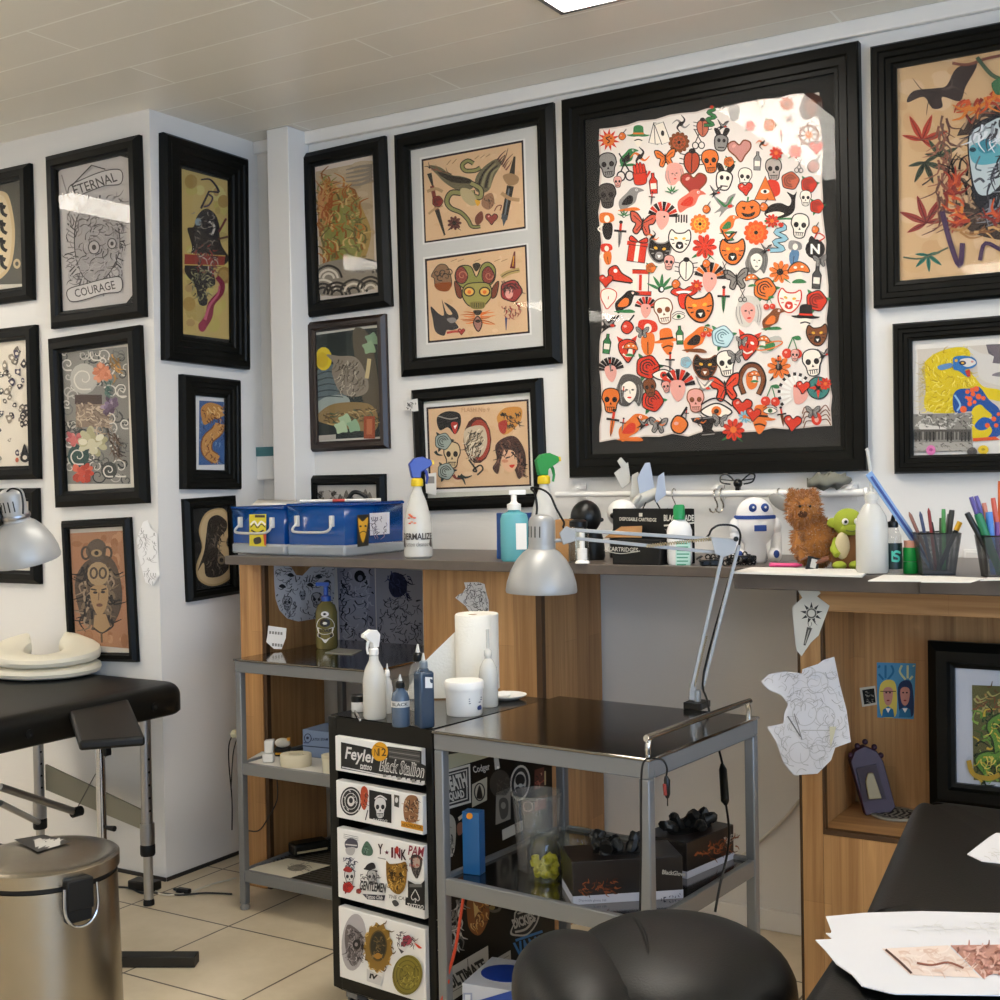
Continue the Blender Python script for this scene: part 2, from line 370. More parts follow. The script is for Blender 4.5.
# daylight through the shop window: the sky outside and a portal in the opening
wd = bpy.data.worlds.new('sky'); SC.world = wd; wd.use_nodes = True
bg = wd.node_tree.nodes['Background']; bg.inputs[0].default_value = (.46, .67, 1, 1); bg.inputs[1].default_value = 6.5
la = bpy.data.lights.new('window_portal', 'AREA'); la.shape = 'RECTANGLE'; la.size = WY1 - WY0; la.size_y = WZ1 - WZ0; la.cycles.is_portal = True
lo = bpy.data.objects.new('window_portal', la); COL.objects.link(lo); lo.location = (XR + .12, (WY0 + WY1) / 2, (WZ0 + WZ1) / 2); lo.rotation_euler = (PI / 2, 0, PI / 2)
# camera
cd = bpy.data.cameras.new('camera'); cam = bpy.data.objects.new('camera', cd); COL.objects.link(cam); SC.camera = cam
cd.sensor_fit = 'HORIZONTAL'; cd.sensor_width = 36; cd.lens = FPX * 36 / 1000; cd.clip_start = .02
Mx = Matrix((( _r2.x, -_d2.x, -_fw.x), (_r2.y, -_d2.y, -_fw.y), (_r2.z, -_d2.z, -_fw.z))).to_4x4(); cam.matrix_world = Matrix.Translation(CAM) @ Mx
SC.view_settings.view_transform = 'Standard'; SC.view_settings.look = 'None'; SC.view_settings.gamma = 1; SC.view_settings.use_curve_mapping = False; SC.view_settings.exposure = 0
# ================================================================== reception counter: worktops and oak carcasses
def slab(name, label, cat, g, m, bevel=.002, group=None):
    o = g.make(name, m, bevel=bevel); tag(o, label, cat, group); return o
CZ0, CZ = 1.045, 1.072; WA = onY(734, 580, 2.8).x; WB = onY(920, 588, 2.8).x                                             # underside and top of the counter
cl0 = onY(228, 556, 2.97).x
slab('counter_worktop', 'long dark grey laminate worktop carrying the blue storage boxes and lamp', 'worktop', G().box(cl0, WA - .0005, 2.955, YB - .002, CZ0, CZ), M_TOP)
slab('counter_worktop', 'dark grey worktop piece under the plush toys, deeper than its neighbour', 'worktop', G().box(WA, WB - .0005, 2.80, YB - .002, 1.034, CZ), M_TOP)
slab('counter_worktop', 'dark grey worktop piece under the mesh pen cups on the oak shelf unit', 'worktop', G().box(WB, .35, 2.79, YB - .002, 1.036, CZ + .001), M_TOP)
# end panel on the corner side
fl = 3.045
x0, x1, x2 = onY(241, 650, fl).x, onY(262, 650, fl).x, -2.742
t = thing('oak_end_panel', 'narrow oak end panel holding up the counter beside the wall corner', 'panel', ((x0 + x1) / 2, 3.2, 0), world=True)
G().box(x0, x1, fl, fl + .02, 0, CZ0 - .001).make('front_board', M_OAK, t, bevel=.001)
G().box(x1, x1 + .014, fl + .004, fl + .022, 0, CZ0 - .001).make('edge_band', M_EDGE, t)
G().box(x0 + .004, x2, fl + .0215, YB - .12, 0, CZ0 - .001).make('side_board', M_OAK, t)
# pedestal box
fp = 3.075
x0, x1 = onY(425, 700, fp).x, -1.741
t = thing('oak_pedestal', 'wide oak pedestal under the counter behind the paper towel rolls', 'pedestal', ((x0 + x1) / 2, 3.26, 0), world=True)
G().box(x0, x1 - .018, fp, fp + .019, 0, CZ0 - .001).make('front_board', M_OAK, t, bevel=.001)
G().box(x1 - .018, x1, fp - .001, fp + .02, 0, CZ0 - .001).make('edge_band', M_EDGE, t)
G().box(x0 + .002, x1 - .001, fp + .0205, YB - .016, 0, CZ0 - .001).make('carcass', oak('oak_laminate_side', seed=7), t)
# shelf unit with an open niche
fu = 2.955; zs, zt = .452, .972; NB = 3.25; X0 = onY(799, 760, fu).x; X1 = onY(822, 760, fu).x; XE = .34; ZT = 1.03
t = thing('oak_shelf_unit', 'oak shelf unit with an open niche holding a framed dragon print', 'shelf unit', ((X0 + XE) / 2, 3.2, 0), world=True)
G().box(X0 + .006, X1, fu, fu + .02, 0, ZT).make('side_stile', M_OAK, t, bevel=.001)
G().box(X0, X0 + .0055, fu - .001, fu + .02, 0, ZT).make('edge_band', M_EDGE, t)
G().box(X1 + .0005, XE, fu, fu + .02, zt, ZT).make('top_rail', M_OAKH, t, bevel=.001)
G().box(X1 + .0005, XE, fu, fu + .02, 0, zs - .012).make('front_board', oak('oak_laminate_front', seed=11), t, bevel=.001)
G().box(X1 + .0005, XE, fu - .001, fu + .02, zs - .0115, zs).box(X1 + .0005, X1 + .006, fu - .001, fu + .02, zs, zt - .0005).make('niche_edge', M_EDGE, t)
G().box(X0 + .001, X1 - .004, fu + .021, YB - .03, 0, ZT).make('side_board', M_OAK, t)
G().box(X1 - .0035, XE, fu + .021, NB - .001, zs - .02, zs).make('shelf', M_OAKH, t)
G().box(X1 - .0035, XE, NB, NB + .016, 0, ZT).make('back_board', oak('oak_laminate_back', seed=5), t)
G().box(XE - .02, XE, fu + .021, NB - .001, zs + .001, ZT).make('end_board', M_OAK, t)
# ================================================================== steel trolleys
M_STEEL = mat('stainless_sheet', '#8d8880', .13, 1, var=.1, vscale=4)
M_GREY = mat('grey_steel_tube', '#7e7f80', .42, .35)
M_RUBBER = mat('black_rubber', '#0d0d0c', .55, spec=.3)
def trolley(name, label, W, D, H, loc, rz, shelves, grid=None, rail=False):
    t = thing(name, label, 'trolley', loc, rz)
    s = .023; hx, hy = W / 2, D / 2
    top = G().box(-hx - .004, hx + .004, -hy - .004, hy + .004, H - .006, H)
    top.make('top_shelf', M_STEEL, t, bevel=.003)
    G().box(-hx, hx, -hy, -hy + s, H - .04, H - .0065).box(-hx, hx, hy - s, hy, H - .04, H - .0065).box(-hx, -hx + s, -hy + s, hy - s, H - .04, H - .0065).box(hx - s, hx, -hy + s, hy - s, H - .04, H - .0065).make('top_frame', M_GREY, t, bevel=.002)
    for z in shelves:
        g = G().box(-hx + s, hx - s, -hy + .001, -hy + .016, z - .036, z).box(-hx + s, hx - s, hy - .016, hy - .001, z - .036, z)
        g.box(-hx + .002, -hx + .016, -hy + s, hy - s, z - .036, z).box(hx - .016, hx - .002, -hy + s, hy - s, z - .036, z)
        f = g.make('shelf_frame', M_GREY, t, bevel=.002)
        if grid == z:
            q = G()
            for i in range(26): y = -hy + .03 + i * (D - .06) / 25; q.box(-hx + .017, hx - .017, y - .003, y + .003, z - .012, z - .006)
            for x in (-.12, .12): q.box(x - .004, x + .004, -hy + .02, hy - .02, z - .018, z - .0125)
            q.make('wire_grid', mat('dark_wire', '#57544f', .4, .8), t)
        else: G().box(-hx + .017, hx - .017, -hy + .017, hy - .017, z - .014, z - .008).make('shelf_plate', M_STEEL, t)
    for a in (-1, 1):
        for b in (-1, 1):
            l = G().box(min(a * hx, a * (hx - s)), max(a * hx, a * (hx - s)), min(b * hy, b * (hy - s)), max(b * hy, b * (hy - s)), .018, H - .0405).make('leg', M_GREY, t, bevel=.003)
            G().lathe([(.005, 0), (.014, .002), (.016, .008), (.013, .018)], 14, (a * (hx - s / 2), b * (hy - s / 2), 0)).make('foot', mat('grey_foot', '#8a8782', .5), l)
    if rail:
        x = hx - .012; P = [(x, -hy + .02, H), (x, -hy + .02, H + .02), (x, -hy + .028, H + .032), (x, -hy + .045, H + .036), (x, hy - .045, H + .036), (x, hy - .028, H + .032), (x, hy - .02, H + .02), (x, hy - .02, H)]
        G().tube(catmull(P, k=4), .006, 10).make('guard_rail', mat('polished_steel', '#c8c4bc', .2, 1), t)
    return t
RC = trolley('steel_trolley', 'steel trolley with wire bottom rack standing half under the counter', .53, .50, .767, (-2.421, 3.10, 0), math.radians(-1.2), [.452, .124], .124)
FC = trolley('steel_trolley', 'steel trolley with mirror-like top and guard rail holding the desk lamp', .52, .49, .767, (-1.244, 2.438, 0), math.radians(-4.5), [.455, .12], None, True)
# ================================================================== drawer unit on casters
M_BLK = mat('black_lacquer', '#0b0a06', .38, spec=.3)
DUO = Vector((-1.911, 2.340, 0)); DUR = math.radians(-6.5); DW, DD, DH, DB = .325, .455, .745, .1
def du(x, y, z): c, s = math.cos(DUR), math.sin(DUR); return DUO + Vector((x * c - y * s, x * s + y * c, z))
DMX = Matrix.Translation(DUO) @ Matrix.Rotation(DUR, 4, 'Z')
DU = thing('drawer_cabinet', 'black drawer cabinet on casters with white drawers covered in stickers', 'drawer cabinet', DUO, world=True)
f = .028
G().box(0, f, 0, DD, DB, DH, DMX).box(DW - .018, DW, 0, DD, DB, DH, DMX).box(f, DW - .018, 0, DD, DH - .042, DH, DMX).box(f, DW - .018, 0, DD, DB, DB + .03, DMX).box(f, DW - .018, DD - .012, DD, DB + .03, DH - .042, DMX).make('carcass', M_BLK, DU, bevel=.002)
G().box(.004, DW - .004, .004, DD - .004, DH + .0003, DH + .003, DMX).make('top_mat', mat('dark_glossy_top', '#211e18', .2), DU)
def du_px(px, py):                                             # front plane of the cabinet
    n = Matrix.Rotation(DUR, 3, 'Z') @ Vector((0, -1, 0)); return onP(px, py, DUO, n), n
DRAW = []
for i, (ya, yb) in enumerate(((735, 769.5), (779, 816), (826, 895), (904, 974))):
    za, zb = du_px(340, ya)[0].z, du_px(340, yb)[0].z
    xa, xb = f + .006, DW - .021
    d = G().box(xa, xb, -.012, .01, zb, za, DMX).make('drawer', M_WHITE, DU, bevel=.002)
    G().box(xa + .004, xb - .004, .0105, .3, zb + .004, za - .02, DMX).make('drawer_box', mat('drawer_box_grey', '#4a4d4c', .5), d)
    DRAW.append((za, zb))
for x in (.04, DW - .04):
    for y in (.04, DD - .04):
        c = G(); R = DMX @ Matrix.Translation((x, y, .036)) @ Matrix.Rotation(PI / 2, 4, 'Y')
        c.lathe([(.006, -.016), (.031, -.015), (.035, -.009), (.035, .009), (.031, .015), (.006, .016)], 20, M=R)
        w = c.make('caster', M_RUBBER, DU); G().box(x - .018, x + .018, y - .02, y + .02, .074, DB - .001, DMX).box(x - .02, x - .016, y - .012, y + .012, .034, .074, DMX).box(x + .016, x + .02, y - .012, y + .012, .034, .074, DMX).make('fork', M_GREY, w)
# ================================================================== massage table
M_VINYL = mat('black_vinyl', '#0e0d09', .46, spec=.3, bump=.12, bscale=260)
def cushion(x0, x1, y0, y1, z0, z1, r, rc=.09, n=8):
    """padded slab with round corners in plan and a soft upper edge"""
    def ring(inset, z):
        q = []
        R = max(rc - inset, .01)
        for cx, cy, a0 in ((x1 - rc, y1 - rc, 0), (x0 + rc, y1 - rc, 90), (x0 + rc, y0 + rc, 180), (x1 - rc, y0 + rc, 270)):
            for k in range(n + 1): a = math.radians(a0 + 90 * k / n); q.append((cx + R * math.cos(a), cy + R * math.sin(a), z))
        return q
    rings = [ring(.01, z0), ring(0, z0 + .008)] + [ring(r * (1 - math.cos(a)), z1 - r + r * math.sin(a)) for a in [PI / 2 * i / 8 for i in range(9)]] + [ring(r + .03, z1 + .0015)]
    m = len(rings[0]); vs = [p for q in rings for p in q]; fs = []
    for i in range(len(rings) - 1):
        for k in range(m): fs.append((i * m + k, i * m + (k + 1) % m, (i + 1) * m + (k + 1) % m, (i + 1) * m + k))
    fs += [tuple(reversed(range(m))), tuple(range((len(rings) - 1) * m, len(rings) * m))]
    return G().add(vs, fs)
TX0, TX1, TY0, TY1, TZ = -3.62, -2.94, 1.45, 2.925, .672
MT = thing('massage_table', 'folding massage table with black vinyl top carrying the cream face cushion', 'massage table', (-3.27, 2.2, 0), world=True)
cushion(TX0, TX1, TY0, TY1, TZ - .095, TZ, .04).make('top_cushion', M_VINYL, MT, ang=60)
for y in (2.76, 2.30):
    M = Matrix.Translation((TX1 - .004, y, TZ - .055)) @ Matrix.Rotation(PI / 2, 4, 'Y')
    G().lathe([(.004, .004), (.004, .008), (.013, .009), (.013, .012), (.006, .013), (.0, .009)], 18, M=M).make('socket_ring', M_RUBBER, MT)
LEGP = [onZ(149, 905, 0), Vector((-3.53, 2.80, 0)), Vector((-2.98, 1.6, 0)), Vector((-3.53, 1.6, 0))]
for p in LEGP:
    l = G().tube([(p.x, p.y, .16), (p.x, p.y, TZ - .096)], .0175, 14).make('leg', M_ALU, MT)
    G().tube([(p.x, p.y, .006), (p.x, p.y, .2)], .0145, 14).make('leg_extension', mat('worn_aluminium', '#b5b1a8', .4, .8), l)
    G().lathe([(.021, .155), (.023, .16), (.023, .185), (.021, .19)], 16, (p.x, p.y, 0)).make('collar', M_RUBBER, l)
    G().lathe([(.012, .0), (.017, .001), (.017, .012), (.0145, .02)], 14, (p.x, p.y, 0)).make('foot', M_RUBBER, l)
    G().lathe([(.022, .19), (.0225, .22), (.022, .255)], 16, (p.x, p.y, 0)).box(p.x - .022, p.x + .022, p.y - .004, p.y + .004, .2, .245).make('clamp', M_ALU, l)
    for z in (.455, .415, .375, .335, .295): G().tube([(p.x + .0172, p.y - .004, z), (p.x + .0182, p.y - .004, z)], .004, 8).make('adjustment_hole', M_RUBBER, l)
a, b = LEGP[0], LEGP[1]
G().add([(a.x - .02, a.y + .01, .225), (b.x + .02, b.y + .01, .285), (b.x + .02, b.y + .01, .37), (a.x - .02, a.y + .01, .285), (a.x - .02, a.y + .018, .225), (b.x + .02, b.y + .018, .285), (b.x + .02, b.y + .018, .37), (a.x - .02, a.y + .018, .285)], [(0, 1, 2, 3), (7, 6, 5, 4), (0, 4, 5, 1), (1, 5, 6, 2), (2, 6, 7, 3), (3, 7, 4, 0)]).make('cross_board', mat('olive_board', '#8d8876', .55), MT)
m = onY(76, 812, 2.72)
G().tube([(m.x, m.y, m.z), onY(0, 787, 2.45)], .012, 10).tube([onY(38, 822, 2.78), onY(0, 803, 2.5)], .010, 10).make('brace', M_ALU, MT)
G().tube([(m.x, m.y - .014, m.z), (m.x, m.y + .02, m.z)], .016, 12).make('hinge', M_RUBBER, MT)
G().tube(catmull([onY(75, 812, 2.74), onY(95, 775, 2.76), onY(112, 746, 2.78)]), .0016, 6).make('cable', mat('steel_cable', '#6d675e', .4, .7), MT)
# face cushion, a horseshoe ring in cream vinyl
M_CREAM = mat('cream_vinyl', '#e2dac4', .45, bump=.08, bscale=200)
P = onZ(63, 672, TZ)
hc = Vector((P.x, P.y - .075, TZ + .003))
HC = thing('face_cushion', 'cream horseshoe face cushion lying on the black massage table', 'cushion', hc, math.radians(4))
def horseshoe(z0, z1, l0, l1, R=.114, r=.058):
    vs, fs = [], []; n, m = 44, 14
    for i in range(n + 1):
        a = math.radians(-148 + 296 * i / n) - PI / 2 + math.radians(38)
        e = 1 - .55 * max(0, abs(i / n - .5) * 2 - .93) / .07
        for k in range(m):
            q = 2 * PI * k / m; rr = R + r * e * math.cos(q) * (abs(math.cos(q)) ** -.25 if abs(math.cos(q)) > 1e-3 else 1)
            zz = (z0 + z1) / 2 + (z1 - z0) / 2 * math.copysign(abs(math.sin(q)) ** .75, math.sin(q))
            q2 = (abs(i / n - .5) * 2) ** 1.6; w = (zz - z0) / (z1 - z0); vs.append((rr * math.cos(a) * 1.12, rr * math.sin(a), zz + q2 * (l0 + (l1 - l0) * w)))
    for i in range(n):
        for k in range(m): fs.append((i * m + k, i * m + (k + 1) % m, (i + 1) * m + (k + 1) % m, (i + 1) * m + k))
    fs += [tuple(range(m)), tuple(n * m + k for k in reversed(range(m)))]
    return G().add(vs, fs)
horseshoe(.036, .078, .016, .05).make('upper_pad', M_CREAM, HC); horseshoe(0, .04, 0, .018).make('lower_pad', M_CREAM, HC)
# ================================================================== arm rest on a pole
AP = onZ(105, 962, 0); AX, AY = AP.x, AP.y
AR = thing('arm_rest_stand', 'square black padded arm rest on a chrome pole before the massage table', 'arm rest', (AX, AY, 0), world=True)
zt = .655
pc = [onZ(x, y, zt) for x, y in ((65.5, 699), (127, 695.5), (145, 736), (79, 741))]
cen = sum(pc, Vector()) / 4
G().add([tuple(p + Vector((0, 0, -.026))) for p in pc] + [tuple(p) for p in pc], [(3, 2, 1, 0), (4, 5, 6, 7), (0, 1, 5, 4), (1, 2, 6, 5), (2, 3, 7, 6), (3, 0, 4, 7)]).make('arm_pad', M_VINYL, AR, bevel=.008, segs=3)
G().tube([(AX, AY, .27), (AX, AY, zt - .028)], .013, 14).make('pole', mat('chrome', '#b9bcc4', .12, 1), AR)
G().lathe([(.012, .0), (.019, .0), (.019, .27), (.0165, .274), (.0165, .28), (.0131, .28)], 16, (AX, AY, .012)).make('pole_socket', M_RUBBER, AR)
G().lathe([(.0134, .275), (.022, .276), (.022, .284), (.0134, .285)], 16, (AX, AY, .012)).make('collar_ring', M_WHITE, AR)
k = onY(116, 829, AY); G().tube([(AX + .018, AY - .002, k.z), (AX + .05, AY, k.z)], [.005, .008], 10).make('clamp_knob', M_RUBBER, AR)
k = onY(114, 748, AY); G().tube([(AX + .01, AY - .005, k.z + .008), (AX + .028, AY - .005, k.z + .008)], .006, 10).box(AX + .026, AX + .04, AY - .016, AY + .006, k.z - .022, k.z + .01).make('tilt_knob', M_RUBBER, AR, bevel=.003)
e0, e1 = onZ(100, 965, 0), onZ(197, 965, 0)
d = (e1 - e0).normalized()
G().bar(e0 - d * .02 + Vector((0, 0, .0155)), e1 + Vector((0, 0, .0155)), .045, .029).bar(Vector((AX, AY, .0155)) - Vector((d.y, -d.x, 0)) * -.2, Vector((AX, AY, .0155)) + Vector((d.y, -d.x, 0)) * .03, .045, .028).make('base_bar', mat('black_steel', '#1c1a16', .45), AR, bevel=.002)
# ================================================================== pedal bin
BP = onZ(45, 851, .535)
PB = thing('pedal_bin', 'brushed steel pedal bin with a sticker on its domed lid', 'bin', (BP.x, BP.y, 0), FACE)
M_BIN = mat('brushed_steel_bin', '#a39b8d', .26, 1, aniso=.6, var=.06, vscale=30)
R = .147
G().lathe([(R - .02, .022), (R - .004, .024), (R + .004, .03), (R + .004, .2), (R, .4), (R - .002, .487)], 64).make('body', M_BIN, PB)
G().lathe([(R - .03, 0), (R + .004, 0), (R + .007, .012), (R + .0045, .0235)], 48).make('base_ring', M_RUBBER, PB)
G().lathe([(R - .012, .4875), (R - .003, .4885), (R - .003, .4965), (R - .012, .497)], 48).make('rim', M_RUBBER, PB)
prof = [(R + .001, .4975), (R + .003, .499), (R + .003, .524)] + [((R + .002) * math.cos(a) , .524 + .014 * math.sin(a)) for a in [PI / 2 * i / 10 for i in range(1, 10)]] + [(0, .539)]
lid = G().lathe(prof, 64).make('lid', M_BIN, PB)
h = math.radians(-47)
HM = Matrix.Rotation(h, 4, 'Z')
G().box(R - .004, R + .022, -.028, .028, .45, .512, HM).box(R - .004, R + .016, -.026, .026, .425, .45, HM).make('hinge_cover', M_RUBBER, PB, bevel=.003)
G().tube([HM @ Vector(p) for p in catmull([(R + .022, -.034, .5), (R + .024, -.034, .45), (R + .024, -.02, .425), (R + .024, 0, .418), (R + .024, .02, .425), (R + .024, .034, .45), (R + .022, .034, .5)])], .003, 8).make('handle', mat('chrome', '#b9bcc4', .12, 1), PB)
G().box(-.035, .035, -R - .06, -R + .01, .008, .018).make('pedal', M_RUBBER, PB, bevel=.003)
BINLID = (BP, R)
# ================================================================== black saddle stool and black couch
def saddle(pts_fn): pass
sc = onZ(655, 925, .62)
SS = thing('saddle_stool', 'black leather saddle stool with a rounded seat lobe in front of the steel trolley', 'stool', (sc.x + .069, sc.y - .135, .036), FACE)
def dome(cx, cy, rx, ry, zb, zt, p=2.3, rot=0, n=40, m=16):
    g = G(); vs, fs = [], []
    c, s = math.cos(rot), math.sin(rot)
    for i in range(m + 1):
        a = -PI * .5 + PI * i / m; rr = abs(math.cos(a)) ** (2 / p); zz = math.copysign(abs(math.sin(a)) ** (2 / p), a)
        z = (zb + zt) / 2 + (zt - zb) / 2 * zz
        for k in range(n):
            q = 2 * PI * k / n; x, y = rx * rr * math.cos(q), ry * rr * math.sin(q)
            vs.append((cx + x * c - y * s, cy + x * s + y * c, z))
    for i in range(m):
        for k in range(n): fs.append((i * n + k, i * n + (k + 1) % n, (i + 1) * n + (k + 1) % n, (i + 1) * n + k))
    return g.add(vs, fs)
M_LEATH = mat('black_leather', '#080806', .44, spec=.3, bump=.1, bscale=300)
dome(.024, 0, .163, .2, .47, .627, 2.5).make('seat', M_LEATH, SS)
dome(-.115, -.035, .092, .17, .49, .618, 2.4, .12).make('seat_lobe', M_LEATH, SS)
G().tube(catmull([(-.045, -.17, .55), (-.03, -.12, .604), (-.022, -.03, .624), (-.025, .06, .622), (-.035, .13, .6), (-.05, .17, .55)]), .0035, 8).make('seam_piping', M_LEATH, SS)
G().lathe([(.1, .45), (.13, .455), (.13, .474), (.06, .478)], 24).make('seat_plate', M_RUBBER, SS)
G().lathe([(.026, .07), (.026, .3), (.018, .3), (.018, .45)], 18).make('gas_column', M_RUBBER, SS)
for i in range(5):
    a = 2 * PI * i / 5 + .3; c, s = math.cos(a), math.sin(a)
    l = G().tube([(.02 * c, .02 * s, .085), (.14 * c, .14 * s, .075), (.24 * c, .24 * s, .06)], [.022, .018, .014], 10).make('leg', mat('chrome', '#b9bcc4', .12, 1), SS)
    G().tube([(.24 * c - s * .01, .24 * s + c * .01, .026), (.24 * c + s * .01, .24 * s - c * .01, .026)], .0255, 16).make('caster', M_RUBBER, l)
KZ = .702
KC = thing('treatment_couch', 'black vinyl treatment couch with drawings lying on it', 'couch', (-.2, 1.5, 0), world=True)
def couch_sec(pl, z0, z1, r):
    """padded section with the given plan outline (closed, anticlockwise)"""
    P = [Vector((x, y, 0)) for x, y in pl]; c = sum(P, Vector()) / len(P)
    P = [Vector(p) for p in catmull(P, True, 5)]
    def ring(ins, z): return [tuple(p + (c - p).normalized() * ins + Vector((0, 0, z))) for p in P]
    R_ = [ring(.012, z0), ring(0, z0 + .012)] + [ring(r * (1 - math.cos(a)), z1 - r + r * math.sin(a)) for a in [PI / 2 * i / 8 for i in range(9)]] + [ring(r + .03, z1 + .002)]
    m = len(P); vs = [p for q in R_ for p in q]; fs = []
    for i in range(len(R_) - 1):
        for k in range(m): fs.append((i * m + k, i * m + (k + 1) % m, (i + 1) * m + (k + 1) % m, (i + 1) * m + k))
    fs += [tuple(reversed(range(m))), tuple(range((len(R_) - 1) * m, len(R_) * m))]
    return G().add(vs, fs)
def rpoly(x0, x1, x0b, x1b, y0, y1, rc):
    """four-sided plan with rounded corners; x0b.. are the sides at y0"""
    q = []
    for cx, cy, a0 in ((x1 - rc, y1 - rc, 0), (x0 + rc, y1 - rc, 90), (x0b + rc, y0 + rc, 180), (x1b - rc, y0 + rc, 270)):
        for k in range(4): a = math.radians(a0 + 30 * k); q.append((cx + rc * math.cos(a), cy + rc * math.sin(a)))
    return q
ka = onZ(925, 799, KZ); kb = onZ(862, 912, KZ)
couch_sec(rpoly(ka.x - .02, .16, kb.x - .014, .16, kb.y - .02, ka.y + .02, .07), KZ - .12, KZ, .045).make('back_section', M_LEATH, KC)
couch_sec(rpoly(kb.x - .012, .16, kb.x + .03, .16, .85, kb.y - .026, .05), KZ - .12, KZ - .006, .045).make('seat_section', M_LEATH, KC)
G().box(-.36, .02, .95, 2.25, KZ - .16, KZ - .1205).make('frame', M_RUBBER, KC, bevel=.005)
G().box(-.28, -.06, 1.2, 2.0, .05, KZ - .1605).make('column', mat('white_column', '#cfcac2', .5), KC, bevel=.02)
G().box(-.4, .06, 1.05, 2.15, 0.0, .0495).make('base', mat('grey_base', '#6d6a66', .5), KC, bevel=.012)
# ================================================================== small drawn motifs, in a -1..1 box
K, RD, OR, GN, GY, YL, BL, CR, PK, BR, WH = '#2a2321', '#d23b27', '#e07430', '#3c7a48', '#8e8984', '#e3ab3c', '#8fbcca', '#f1e6d6', '#e2a294', '#7c4728', '#f4efe6'
rnd = random.Random(5)
def ring(n, r, ph=0): return [(r * math.cos(2 * PI * i / n + ph), r * math.sin(2 * PI * i / n + ph)) for i in range(n)]
def star(n, r0, r1, ph=PI / 2): return [((r0 if i % 2 == 0 else r1) * math.cos(PI * i / n + ph), (r0 if i % 2 == 0 else r1) * math.sin(PI * i / n + ph)) for i in range(2 * n)]
def sun(a, c=RD, d=OR): a.poly(star(11, 1, .5), c); a.ell(0, 0, .52, .52, d); a.curve([(.1, .3), (-.2, .1), (.1, -.1), (-.1, -.3)], .1, K); a.ell(-.2, .15, .08, .06, K); a.ell(.2, .15, .08, .06, K)
def skull(a, c=CR, d=K):
    a.out([(-.7, .2), (-.55, .8), (0, 1), (.55, .8), (.7, .2), (.5, -.25), (.38, -.8), (0, -.95), (-.38, -.8), (-.5, -.25)], c, .09, d)
    a.ell(-.3, .1, .2, .22, d); a.ell(.3, .1, .2, .22, d); a.poly([(0, -.08), (-.1, -.3), (.1, -.3)], d)
    for x in (-.24, -.08, .08, .24): a.line([(x, -.5), (x, -.8)], .06, d)
    a.line([(-.35, -.5), (.35, -.5)], .06, d)
def heart(a, c=RD, d=K): a.out([(0, .45), (-.4, .8), (-.9, .6), (-.9, .1), (-.4, -.45), (0, -.95), (.4, -.45), (.9, .1), (.9, .6), (.4, .8)], c, .12, d); a.ell(-.45, .4, .18, .12, PK, .6)
def rose(a, c=RD, g=GN, d=K):
    if g:
        for k in range(3): q = 2.2 + k * 2.1; a.blob([(.6 * math.cos(q - .3), .6 * math.sin(q - .3)), (1.15 * math.cos(q), 1.15 * math.sin(q)), (.6 * math.cos(q + .3), .6 * math.sin(q + .3))], g)
    a.out([(.75 * math.cos(2 * PI * i / 10) * (1 if i % 2 else 1.12), .75 * math.sin(2 * PI * i / 10) * (1 if i % 2 else 1.12)) for i in range(10)], c, .08, d)
    for r in (.55, .35): a.curve([(r * math.cos(q) , r * math.sin(q)) for q in (.3, 1.4, 2.6, 3.8, 4.9)], .09, d)
    a.curve([(.15, .1), (0, .2), (-.12, .05), (0, -.1)], .08, d)
def flower(a, c=RD, d=OR, g=GN):
    for q in (0, 1): a.blob([(-.2, -.3), (-.9 + 1.8 * q, -1), (.2, -.4)], g)
    for k in range(9): q = 2 * PI * k / 9; a.ell(.58 * math.cos(q), .58 * math.sin(q), .36, .2, c, q)
    for k in range(8): q = 2 * PI * k / 8 + .2; a.line([(.2 * math.cos(q), .2 * math.sin(q)), (.75 * math.cos(q), .75 * math.sin(q))], .05, K)
    a.ell(0, 0, .28, .28, d)
def mandala(a, c=RD, d=OR):
    for k in range(12): q = 2 * PI * k / 12; a.ell(.72 * math.cos(q), .72 * math.sin(q), .26, .22, c, q)
    a.ell(0, 0, .62, .62, d)
    for k in range(8): q = 2 * PI * k / 8; a.ell(.38 * math.cos(q), .38 * math.sin(q), .15, .12, c, q)
    a.ell(0, 0, .16, .16, K)
def bfly(a, c=RD, d=K):
    for s in (-1, 1):
        a.out([(0, .15), (s * .5, .75), (s * 1, .8), (s * .85, .15), (s * .5, -.05), (s * .65, -.6), (s * .3, -.8), (0, -.2)], c, .1, d)
        a.line([(s * .1, .1), (s * .75, .55)], .06, d); a.line([(s * .1, -.1), (s * .4, -.55)], .06, d)
    a.ell(0, 0, .08, .5, d)
def swallow(a, c=GY, d=K, e=RD):
    a.blob([(-.9, .9), (-.2, .3), (.1, .2), (.35, .6), (.95, .8), (.55, .1), (.75, -.15), (.45, -.3), (.1, -.4), (-.5, -.95), (-.35, -.5), (-.9, -.6), (-.35, -.15), (-.55, .2)], d)
    a.blob([(-.6, .6), (-.1, .15), (.15, .0), (.5, .45), (.75, .6), (.4, .05), (.0, -.2), (-.3, .1)], c); a.ell(.42, -.15, .2, .13, e)
def dagger(a, c=GY, d=K, e=RD): a.poly([(-.16, .2), (.16, .2), (.1, -.6), (0, -1), (-.1, -.6)], c); a.line([(0, .2), (0, -.9)], .06, d); a.line([(-.45, .25), (.45, .25)], .16, d); a.line([(0, .3), (0, .85)], .18, e); a.ell(0, .9, .14, .12, d)
def anvil(a, c=K): a.poly([(-1, .5), (.7, .5), (1, .35), (.4, .05), (.25, -.3), (.6, -.7), (-.6, -.7), (-.3, -.3), (-.4, .05), (-.9, .25)], c); a.line([(-.8, .42), (.6, .42)], .06, GY); a.line([(-.4, -.6), (.4, -.6)], .06, GY)
